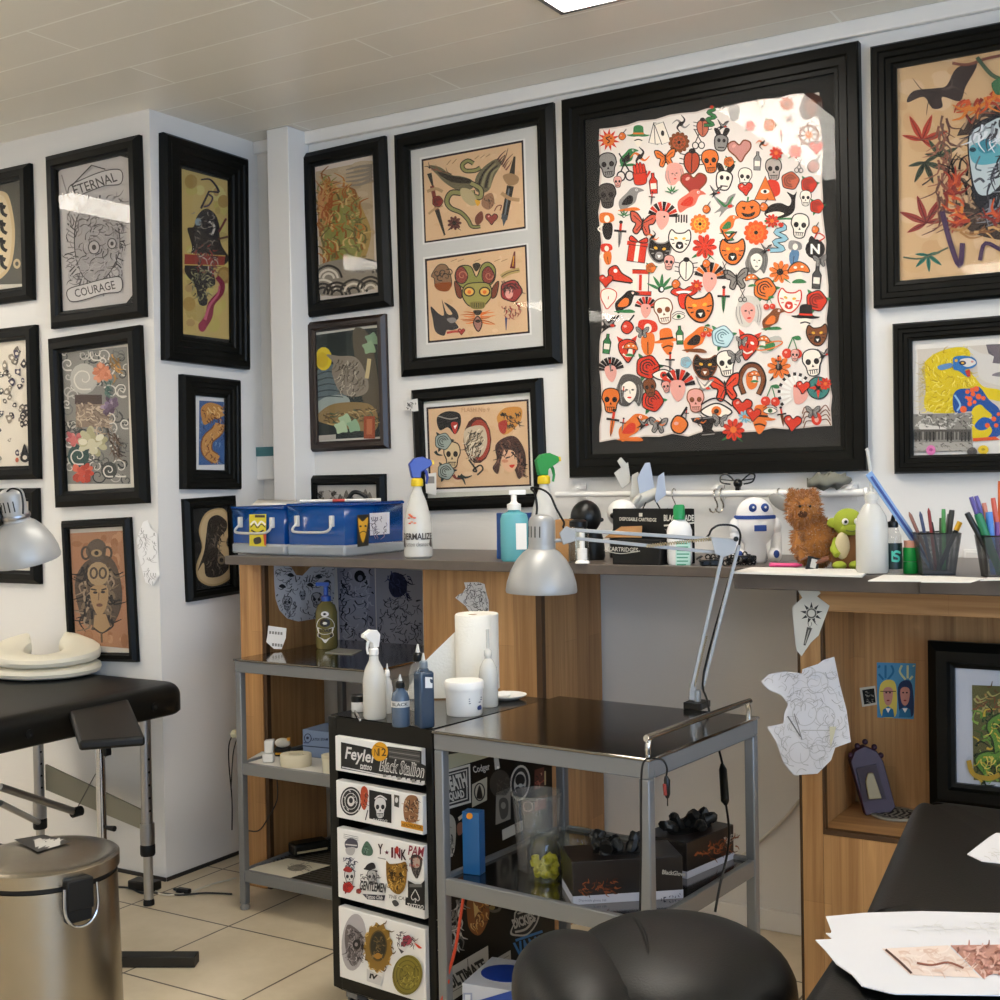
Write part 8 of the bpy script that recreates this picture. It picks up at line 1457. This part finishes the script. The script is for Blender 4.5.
# couch papers
def couch_sheet(label, pts, z, draw, crop, th=.0012):
    P = [onZ(crop[0] + x * crop[2], crop[1] + y * crop[2], z) for x, y in pts]; c = sum(P, Vector()) / len(P); t = thing('drawing_sheet', label, 'drawing', c, world=True)
    G().add([tuple(p) for p in P] + [tuple(p - Vector((0, 0, th))) for p in P], [tuple(range(len(P))), tuple(len(P) + i for i in reversed(range(len(P))))] + [(i, (i + 1) % len(P), len(P) + (i + 1) % len(P), len(P) + i) for i in range(len(P))]).make('sheet', colm('#d9d7d8', .7), t, smooth=False)
    if draw: a = Art(lambda x, y: onZ(x, y, z + .0002), (0, 0, 1), crop); a.px(); a.clip = pts; draw(a); a.make('drawing', t)
CC = (740, 740, .26); z0 = KZ + .0035
couch_sheet('white drawing sheet lying high on the black couch at the picture edge', [(874, 438), (960, 372), (985, 357), (1200, 380), (1150, 490), (930, 465)], z0, lambda a: strokes(a, inside([(930, 420), (1100, 390), (1100, 450), (940, 450)], 14), 40, .2, 3, ['#cfccc6', '#c0bdb7']), CC)
couch_sheet('sketch paper with faint pencil lines, undermost on the black couch', [(330, 678), (480, 664), (700, 658), (1300, 672), (1300, 860), (380, 800), (345, 752), (352, 735)], z0, lambda a: strokes(a, inside([(620, 720), (1000, 690), (1000, 735), (640, 740)], 30), 60, .1, 3, ['#dcdad6', '#d0cec9'], .3), CC)
def photos(a):
    a.poly([(545, 803), (800, 790), (925, 915), (655, 905)], '#e3cfc2'); a.poly([(808, 790), (1200, 785), (1300, 950), (935, 918)], '#bb8b7b'); strokes(a, inside([(570, 810), (790, 800), (880, 890), (660, 890)], 40), 60, .1, 10, ['#dcc2b2', '#e9d8cc', '#d6b8a6'], .3); a.curve([(560, 808), (620, 860), (660, 900)], 9, '#5a4038'); a.curve([(680, 860), (740, 868), (800, 858), (860, 880)], 8, '#8f5a48'); strokes(a, inside([(830, 800), (1180, 795), (1260, 930), (950, 910)], 110), 34, .3, 12, ['#a8705f', '#cfa08f', '#c49082', '#8c5c4e', '#d9b3a4'], 1.2)
couch_sheet('printed reference sheet with two skin photos lying on the black couch', [(290, 768), (355, 765), (330, 742), (520, 745), (1300, 760), (1300, 985), (600, 976), (575, 972), (468, 945), (430, 900), (370, 860), (330, 810)], z0 + .003, photos, CC)
# scraps on the left wall, tag and notes
f = lambda x, y: onY(x, y, YA - .007); CA = (0, 480, .25)
LF = [(572, 168), (590, 160), (600, 190), (628, 215), (632, 300), (638, 380), (612, 424), (582, 410), (552, 300), (546, 240), (560, 200)]
standing('hanging_scrap', 'white cut paper scrap taped to the wall between two framed prints', 'paper', LF, f, lambda a: (a.poly([(568, 172), (592, 160), (596, 180), (572, 192)], '#d8d3a4'), strokes(a, inside(LF, 40), 34, 1.5, 3, ['#bdb9b6', '#a5a19e'], .6, .6)), CA, '#f6f4f2', .0008)
f = lambda x, y: onY(x, y, YB - .032); CT = (290, 300, .28)
standing('hanging_tag', 'small white paper tag stuck on the corner of the lower tan flash frame', 'tag', [(404, 360), (455, 352), (458, 396), (440, 398), (408, 390)], f, lambda a: strokes(a, inside([(412, 365), (450, 360), (450, 390), (415, 388)], 14), 10, 1.2, 4, ['#7d7872', '#4a4642']), CT, '#dcd8d2', .0008)
standing('hanging_tag', 'narrow printed card on the lower edge of the tan flash frame', 'tag', [(482, 622), (522, 616), (522, 698), (486, 690)], f, lambda a: (a.rect(490, 630, 516, 655, '#8d8a86'), a.rect(490, 690, 520, 696, '#2a2826')), CT, '#e2dfd8', .0008)
# bin sticker, floor cables
BPc, BR = BINLID; zb = .5395
def lidp(x, y): return onZ(x, y, zb + .0012)
t = bpy.data.objects['pedal_bin']
a = Art(lambda x, y: onZ(x, y, zb + .001), (0, 0, 1), (0, 750, .25)); a.px(); a.poly([(55, 358), (175, 338), (285, 368), (150, 408)], '#1d1b18')
for k in range(11): a.poly([(125 + k * 12, 352 + (k % 3) * 8), (150 + k * 10, 346 + (k % 4) * 6), (160 + k * 9, 372 + (k % 2) * 8), (135 + k * 6, 396 - (k % 3) * 6)] if k % 2 else [(130 + k * 11, 360), (165 + k * 9, 356), (150 + k * 9, 366)], '#c4c1ba')
o = a.make('sticker', None, GLOSSINK); reparent(o, t)
def floor_cord(label, pts, r, col, z=None): 
    P = catmull([onZ(x, y, r + .0005) for x, y in pts], k=4); t = thing('floor_cable', label, 'cable', P[0], world=True, group='cables on the floor tiles'); G().tube(P, r, 6).make('cord', colm(col, .5), t); return t
floor_cord('black power cable running on the tiles from the adapter to the trolley', [(118, 887), (130, 888), (142, 893), (160, 893), (180, 895), (205, 893), (232, 894)], .003, '#23211e')
floor_cord('white cable looping on the tiles from the corner to the trolley', [(152, 884), (158, 893), (172, 895), (190, 892), (212, 884), (236, 878)], .0028, '#cfc8b8')
for px, py, w, d, h, lab in ((140, 891, .1, .05, .03, 'black power adapter on the tiles beside the massage table leg'), (179, 895, .05, .022, .016, 'small black inline switch on the floor cable')):
    p = onZ(px, py, .0005); t = thing('power_adapter', lab, 'adapter', p + Vector((0, .02, 0)), .1); G().box(-w / 2, w / 2, -d / 2, d / 2, 0, h).make('body', M_PB, t, bevel=.005)
    G().tube([(-w / 2 - .014, 0, h / 2), (-w / 2 - .0003, 0, h / 2)], [.004, .006], 10).make('strain_relief', M_PB, t)
p = onY(232, 735, 2.99); t = thing('cord_plug', 'cream plug with black cords hanging beside the steel trolley leg', 'plug', p, world=True); f = facing(onY(232, 735, 3.03)); G().lathe([(0, 0), (.016, .001), (.018, .012), (.012, .022), (0, .023)], 16, f(236, 737)).make('plug', colm('#d5cfae', .45), t); G().tube(catmull([f(233, 734), f(229, 745), f(229, 765), f(232, 800), f(232, 830)], k=4), .0022, 6).tube(catmull([f(237, 738), f(233, 755), f(231, 790)], k=4), .002, 6).make('cords', M_PB, t)
t = thing('power_cable', 'pale cord running up the wall behind the trolley to the shelf unit', 'cord', onY(752, 848, YB - .01), world=True); f = lambda x, y: onY(x, y, YB - .008); G().tube(catmull([f(742, 856), f(752, 848), f(770, 832), f(785, 818), f(800, 800)], k=4), .0045, 8).make('cord', colm('#d8d2c2', .5), t)
t = thing('trolley_cord', 'dark cord looping in front of the oak end panel under the rear trolley shelf', 'cord', onY(262, 800, 3.03), world=True); f = lambda x, y: onY(x, y, 3.03); G().tube(catmull([f(277, 780), f(277, 800), f(268, 818), f(258, 831), f(242, 829)], k=4), .0022, 6).make('cord', colm('#2a201a', .5), t)
# ================================================================== stickers on the drawer cabinet
nF = Matrix.Rotation(DUR, 3, 'Z') @ Vector((0, -1, 0)); nS = Matrix.Rotation(DUR, 3, 'Z') @ Vector((1, 0, 0))
pF = DUO + nF * .0127; pS = DUO + nS * (DW + .0006)
drs = sorted([o for o in DU.children if o.name.startswith('drawer')], key=lambda o: o.name)
def front(k, crop, draw):
    a = Art(lambda x, y: onP(x, y, pF, nF), nF, crop); a.px(); draw(a); o = a.make('sticker', drs[k], GLOSSINK); return o
CF = (320, 710, .2); BKS = '#1b1a1a'; WS = '#d8d5d2'; GD = '#8a6426'
def d1(a):
    a.poly([(105, 160), (250, 190), (262, 196), (342, 182), (508, 205), (508, 268), (530, 280), (530, 375), (300, 328), (105, 292)], BKS)
    a.poly([(110, 282), (300, 320), (520, 366), (520, 372), (300, 327), (110, 288)], WS); a.text('Feyler', 205, 235, 78, 40, WS, .02, .16); a.text('tattoo', 230, 285, 30, 14, WS, .02, .16)
    a.poly([(342, 186), (500, 210), (500, 268), (345, 240)], '#4a4846'); [a.line([(346, 196 + k * 12), (498, 218 + k * 13)], 3, '#8b8884' if k % 2 else BKS) for k in range(5)]
    a.text('Black Stallion', 412, 288, 112, 36, WS, .03, .16); a.text('Black Stallion', 412, 288, 108, 30, '#55524f', .0, .16)
    for k in range(9): a.rect(315 + k * 24, 322 + k * 4, 332 + k * 24, 336 + k * 4.4, WS if k % 3 else '#8b8884')
    a.ell(300, 208, 41, 48, '#d79a1c', n=22); a.text('12', 312, 210, 20, 20, '#4a2f10', .02); a.text('N', 282, 212, 9, 18, '#4a2f10'); a.line([(275, 178), (320, 190)], 4, '#8d5f12')
def d2(a):
    a.ell(155, 456, 54, 72, BKS, n=26); a.curve([(155 + 45 * c, 456 + 60 * d) for c, d in ring(16, 1)], 5, WS, True); a.curve([(155 + 30 * c, 456 + 40 * d) for c, d in ring(12, 1)], 3, WS, True); a.ell(155, 456, 18, 26, WS); a.ell(155, 452, 10, 14, BKS); strokes(a, inside([(115, 400), (195, 400), (195, 510), (115, 510)], 14), 14, 1, 4, [WS])
    a.blob([(205, 400), (222, 380), (240, 405), (236, 470), (222, 500), (205, 470)], '#b4482c'); strokes(a, inside([(205, 400), (240, 400), (236, 490), (208, 490)], 12), 20, 1.4, 5, ['#6d2a1c', '#d87a50', '#3a1f18'], 1); a.line([(240, 500), (228, 550)], 5, '#3a3634')
    a.poly([(247, 398), (358, 422), (358, 566), (247, 542)], BKS); a.at(302, 490, 44, 0, 1, 1.25); skull(a, WS, BKS); a.px(); a.curve([(275, 445), (302, 428), (335, 448)], 7, WS); a.text('TATTOO', 302, 552, 36, 7, WS, .02, .1)
    a.poly([(372, 422), (398, 428), (396, 488), (372, 480)], '#4a4640'); a.ell(384, 450, 8, 14, WS)
    a.blob([(425, 450), (450, 425), (490, 440), (492, 520), (480, 560), (430, 555), (418, 500)], '#8d6244'); strokes(a, inside([(425, 440), (490, 440), (488, 555), (425, 550)], 40), 26, 1.3, 6, ['#5d3a26', '#b08a68', '#3c2a20', '#c9ab8a'], 1.2); a.poly([(408, 552), (518, 578), (518, 606), (408, 582)], '#c98a1f'); a.text('HEADHUNTER', 462, 579, 50, 8, '#4a2f10', .01, .16)
def d3(a):
    for k in range(3): a.line([(118, 620 + k * 9), (192, 636 + k * 9)], 2.5, '#8b8884')
    a.blob([(125, 660), (150, 640), (185, 655), (188, 690), (160, 685), (130, 690)], '#4c4a55'); a.line([(128, 672), (185, 678)], 6, WS); a.blob([(130, 690), (175, 690), (165, 725), (135, 720)], '#b9b4b0'); strokes(a, inside([(118, 735), (180, 740), (175, 790), (125, 780)], 18), 26, 1, 7, ['#4c4a55', '#7a7680'], 1.3)
    a.blob([(210, 695), (235, 655), (265, 700), (255, 728), (215, 722)], '#4d6a58'); strokes(a, inside([(215, 680), (255, 680), (255, 722), (218, 720)], 10), 14, 1, 5, ['#2c3f36', '#7d9686'], 1)
    a.text('Y', 303, 695, 13, 26, '#3a2424', .03); a.at(335, 712, 12); a.poly(star(5, 1, .45), '#6d2a35'); a.px(); a.text('I', 362, 712, 5, 26, '#5d1f26', .03); a.text('N', 388, 716, 15, 26, '#7a2430', .03); a.ell(386, 700, 9, 20, '#b8372c'); a.text('K', 420, 724, 13, 27, '#3a2424', .03); a.text('PAM', 482, 705, 38, 24, '#8d3040', .02, .14); a.line([(290, 738), (330, 746)], 4, '#8b8884')
    a.blob([(455, 735), (480, 722), (510, 740), (508, 790), (485, 842), (460, 800)], '#3c3634'); a.blob([(466, 745), (482, 738), (500, 748), (496, 785), (470, 785)], '#b5a092'); strokes(a, inside([(460, 790), (506, 790), (486, 842)], 14), 22, 1.6, 5, ['#1f1c1b', '#7a706a']); strokes(a, inside([(445, 730), (520, 730), (520, 780), (445, 780)], 20), 16, 1.2, 4, ['#a84a3c', '#6d2a26'], 1)
    a.at(150, 836, 36, 0, 1, 1.2); skull(a, WS, '#2c2a2b'); a.px(); a.blob([(118, 800), (140, 780), (165, 800), (150, 812)], '#a3302c'); a.at(142, 886, 32); rose(a, '#c02f2a', '#6d1f1c', '#6d1515'); a.at(196, 905, 16); rose(a, '#a33a34', None); a.px()
    a.blob([(232, 780), (245, 768), (262, 762), (275, 768), (278, 792), (230, 796)], '#2c2a2b'); a.line([(222, 792), (290, 806)], 8, '#2c2a2b'); a.at(262, 836, 34, 0, 1, 1.1); skull(a, '#b9b4b0', '#2c2a2b'); a.px(); strokes(a, inside([(205, 820), (300, 810), (300, 860), (205, 850)], 22), 18, 1, 6, ['#3a3738', '#6d6a6b'], 1.5)
    a.text('GENTLEMEN', 268, 882, 66, 24, '#2c2a2b', .03, .12); a.poly([(215, 918), (330, 925), (325, 952), (240, 945)], '#2c2d3a'); a.text('Tattoo Club', 275, 934, 42, 10, WS, .02, .06)
    a.blob([(335, 755), (352, 768), (400, 765), (432, 758), (438, 800), (430, 880), (400, 920), (360, 900), (338, 850)], GD); strokes(a, inside([(340, 765), (432, 765), (428, 890), (350, 890)], 70), 26, 1.5, 7, ['#5a3d14', '#b98b3c', '#3f2a0e', '#d2a956'], 1.2); a.ell(365, 815, 8, 9, '#2c1c08'); a.ell(408, 818, 8, 9, '#2c1c08'); a.text('THE CAT', 395, 936, 48, 9, '#8b8884', .02, .14); a.blob([(365, 955), (385, 948), (400, 970), (380, 980)], '#4a4846')
    a.poly([(445, 850), (500, 878), (530, 848), (530, 1000), (432, 972), (432, 940), (445, 935)], BKS); a.curve([(482, 895), (462, 930), (470, 948), (482, 940), (494, 952), (502, 938), (482, 895)], 4, WS); a.line([(482, 940), (482, 962)], 4, WS); a.text('TATTOO', 482, 980, 42, 12, WS, .03, .14); a.rect(452, 868, 515, 884, '#6b6966')
def d4(a):
    a.ell(200, 660, 72, 168, '#b3adad', .08, 26); a.blob([(160, 560), (200, 570), (250, 620), (262, 680), (230, 770), (190, 800), (160, 740), (145, 640)], '#6b6261'); strokes(a, inside([(160, 560), (255, 620), (240, 770), (160, 760)], 80), 40, 1.3, 8, ['#3c3534', '#8f8685', '#575050', '#a59d9c'], .9); a.ell(218, 672, 24, 30, '#231e1e'); a.ell(216, 672, 10, 12, '#9c9190'); a.ell(252, 685, 8, 20, '#231e1e'); strokes(a, [(215 + k * 9, 745 + (k % 2) * 5) for k in range(5)], 24, 1.5, 6, ['#cfc8c7', '#231e1e'])
    FRM = [(345 + 82 * math.cos(q) * (1.06 if i % 2 else .94), 690 + 140 * math.sin(q) * (1.06 if i % 2 else .94)) for i, q in enumerate([2 * PI * k / 26 for k in range(26)])]; a.blob(FRM, '#8d6b2a', 3); strokes(a, FRM, 26, 1.2, 10, ['#5d4418', '#b8924a', '#d0ae66'], 1.6); a.ell(346, 680, 52, 92, '#5a4722', 0, 24); a.ell(346, 680, 45, 82, '#2e2a20', 0, 24); strokes(a, inside([(315, 620), (375, 620), (375, 740), (315, 740)], 40), 30, 1.3, 7, ['#6b5a36', '#3c3526', '#8a7750'], .9); a.blob([(320, 740), (346, 720), (372, 740), (346, 758)], '#a3762c')
    a.poly([(280, 812), (368, 862), (368, 916), (280, 886)], '#cfccca'); a.text('IV', 320, 860, 24, 15, '#1b1a1a', .06, .2)
    a.at(518, 645, 34); rose(a, '#b5485a', '#3a4a3a', '#5d1f2a'); a.at(497, 668, 20); rose(a, '#a83f4c', None); a.px(); strokes(a, inside([(445, 590), (575, 610), (560, 690), (460, 690)], 30), 26, .6, 6, ['#2f2b2d', '#6b4a50', '#454048'], 1.4); a.blob([(560, 660), (605, 690), (585, 692)], '#e0482c'); a.poly([(465, 690), (500, 712), (485, 725)], '#4a4446')
    a.ell(520, 850, 88, 118, '#83762b', .12, 30)
    for r in (.92, .72, .5): a.curve([(520 + 88 * r * c, 850 + 118 * r * d) for c, d in ring(20, 1)], 5, '#5d531a', True)
    strokes(a, inside([(460, 790), (580, 790), (590, 910), (460, 910)], 50), 24, 1.5, 7, ['#4f4616', '#a89a45', '#6b6020'], 1.2)
front(0, CF, d1); front(1, CF, d2); front(2, CF, d3); front(3, (320, 830, .17), d4)
a = Art(lambda x, y: onP(x, y, pS, nS), nS, (430, 750, .25)); a.px(); SW = '#c2bfb6'
def side(draw): 
    a = Art(lambda x, y: onP(x, y, pS, nS), nS, (430, 750, .25)); a.px(); draw(a); return a.make('side_sticker', DU, GLOSSINK)
side(lambda a: (a.poly([(52, 22), (180, 0), (290, -8), (262, 20), (52, 84)], '#a9a68c')))
def death(a): P = [(48, 85), (160, 55), (164, 210), (48, 244)]; a.poly(P, SW); a.poly([(48, 95), (154, 67), (157, 203), (48, 233)], BKS); a.poly([(50, 102), (148, 76), (150, 196), (50, 225)], SW); a.poly([(50, 107), (144, 82), (146, 192), (50, 219)], BKS); a.text('DEATH', 100, 130, 45, 30, SW, .05, -.25); a.text('SQUAD', 102, 184, 36, 19, SW, .05, -.22)
side(death); side(lambda a: a.text('Codger', 206, 76, 34, 18, '#b5b2ab', .02, -.22))
side(lambda a: (a.poly([(168, 138), (228, 108), (228, 200), (168, 230)], '#a9a595'), a.curve([(198 + 20 * c, 168 + 34 * d) for c, d in ring(12, 1)], 5, BKS, True), a.blob([(198, 140), (210, 190), (186, 190)], BKS)))
side(lambda a: (a.poly([(255, 30), (272, 22), (280, 72), (260, 80)], '#b9b6ad'), a.ell(272, 70, 5, 6, '#efece5')))
side(lambda a: (a.ell(360, 132, 40, 72, SW, .1, 26), a.ell(360, 132, 34, 63, BKS, .1, 26), a.ell(360, 132, 24, 46, SW, .1, 22), a.ell(360, 120, 20, 24, BKS), a.blob([(342, 150), (378, 146), (372, 172), (350, 176)], BKS), a.ell(362, 142, 9, 8, SW)))
side(lambda a: (a.poly([(418, 80), (456, 68), (456, 146), (416, 160)], '#5a2f28'), strokes(a, inside([(420, 82), (452, 76), (452, 140), (420, 150)], 14), 16, 1.3, 6, ['#a3584a', '#2a1714', '#c0907c'], 1), a.line([(460, 84), (460, 140)], 6, '#c9b98f')))
side(lambda a: (a.poly([(264, 172), (322, 148), (322, 276), (262, 300)], '#8f8a80'), a.blob([(275, 210), (292, 190), (312, 205), (310, 260), (285, 275)], '#4a4640'), a.ell(293, 222, 10, 14, '#8f8a80')))
side(lambda a: (a.ell(280, 135, 42, 56, '#35342f', 0, 20), strokes(a, inside([(250, 100), (310, 100), (310, 170), (250, 170)], 12), 20, 1, 5, ['#4c4a44'], 1)))
side(lambda a: (a.blob([(52, 270), (85, 260), (103, 300), (98, 400), (80, 430), (52, 420)], '#a8a59e'), strokes(a, inside([(55, 290), (98, 290), (95, 410), (55, 415)], 26), 34, 1.5, 7, ['#4a4844', '#7d7a74', '#d0cdc6'], .5)))
side(lambda a: (a.poly([(112, 270), (136, 250), (140, 262), (116, 284)], '#c9c4b8'), a.blob([(108, 300), (128, 290), (130, 330), (112, 340)], '#8d5f4c')))
side(lambda a: (a.poly([(288, 320), (370, 280), (372, 322), (290, 362)], SW)))
side(lambda a: (a.poly([(366, 205), (470, 178), (470, 240), (366, 262)], '#4a2226'), [a.curve([(392 + k * 48 + 18 * c, 226 - k * 12 + 20 * d) for c, d in ring(10, 1)], 5, '#a8888a', True) for k in (0, 1)], a.poly([(418, 205), (462, 194), (462, 232), (418, 244)], '#8a3038')))
side(lambda a: strokes(a, inside([(54, 610), (130, 590), (120, 780), (60, 810)], 40), 50, 1.6, 10, ['#b5b2ab', '#6b6964', '#8d8a84', '#d0cdc6'], .6))
side(lambda a: (a.blob([(150, 600), (185, 585), (230, 600), (235, 670), (200, 740), (160, 720), (148, 660)], '#8a5228'), strokes(a, inside([(155, 600), (230, 600), (225, 690), (165, 710)], 20), 30, 1.4, 8, ['#c0843c', '#5a3016', '#d9b070'], .8), a.poly([(172, 605), (195, 640), (178, 672)], '#d9b87a')))
side(lambda a: (a.curve([(212, 590), (240, 640), (275, 640), (282, 610)], 12, '#5d5a52'), a.ell(248, 630, 12, 10, '#8a7a4a')))
def dick(a): P = [(345, 640), (430, 612), (440, 650), (425, 700), (390, 740), (350, 745), (320, 735), (335, 690)]; a.blob(P, SW); a.blob([(378 + (x - 378) * .88, 684 + (y - 684) * .88) for x, y in P], BKS); a.text('DICKIES', 375, 682, 46, 20, SW, .05, -.35); a.curve([(340, 728), (385, 715), (420, 670)], 9, SW); a.line([(350, 655), (425, 630)], 6, SW)
side(dick)
side(lambda a: (a.text('VANS', 400, 795, 60, 42, '#3f7fbe', .05, -.28), a.line([(342, 762), (450, 725)], 10, '#3f7fbe')))
side(lambda a: (a.poly([(48, 890), (232, 782), (236, 905), (48, 1030)], SW), a.text('ULTIMATE', 150, 895, 84, 26, '#26241f', .05, -.5), a.line([(60, 985), (230, 885)], 3, '#6b6964'), a.line([(150, 835), (152, 870)], 3, '#6b6964')))
side(lambda a: (a.poly([(245, 845), (322, 800), (325, 860), (247, 905)], '#b5b2ab'), [a.line([(252, 858 + k * 14), (316, 822 + k * 14)], 3, '#7d7a74') for k in range(3)]))
SC.view_settings.exposure = .14
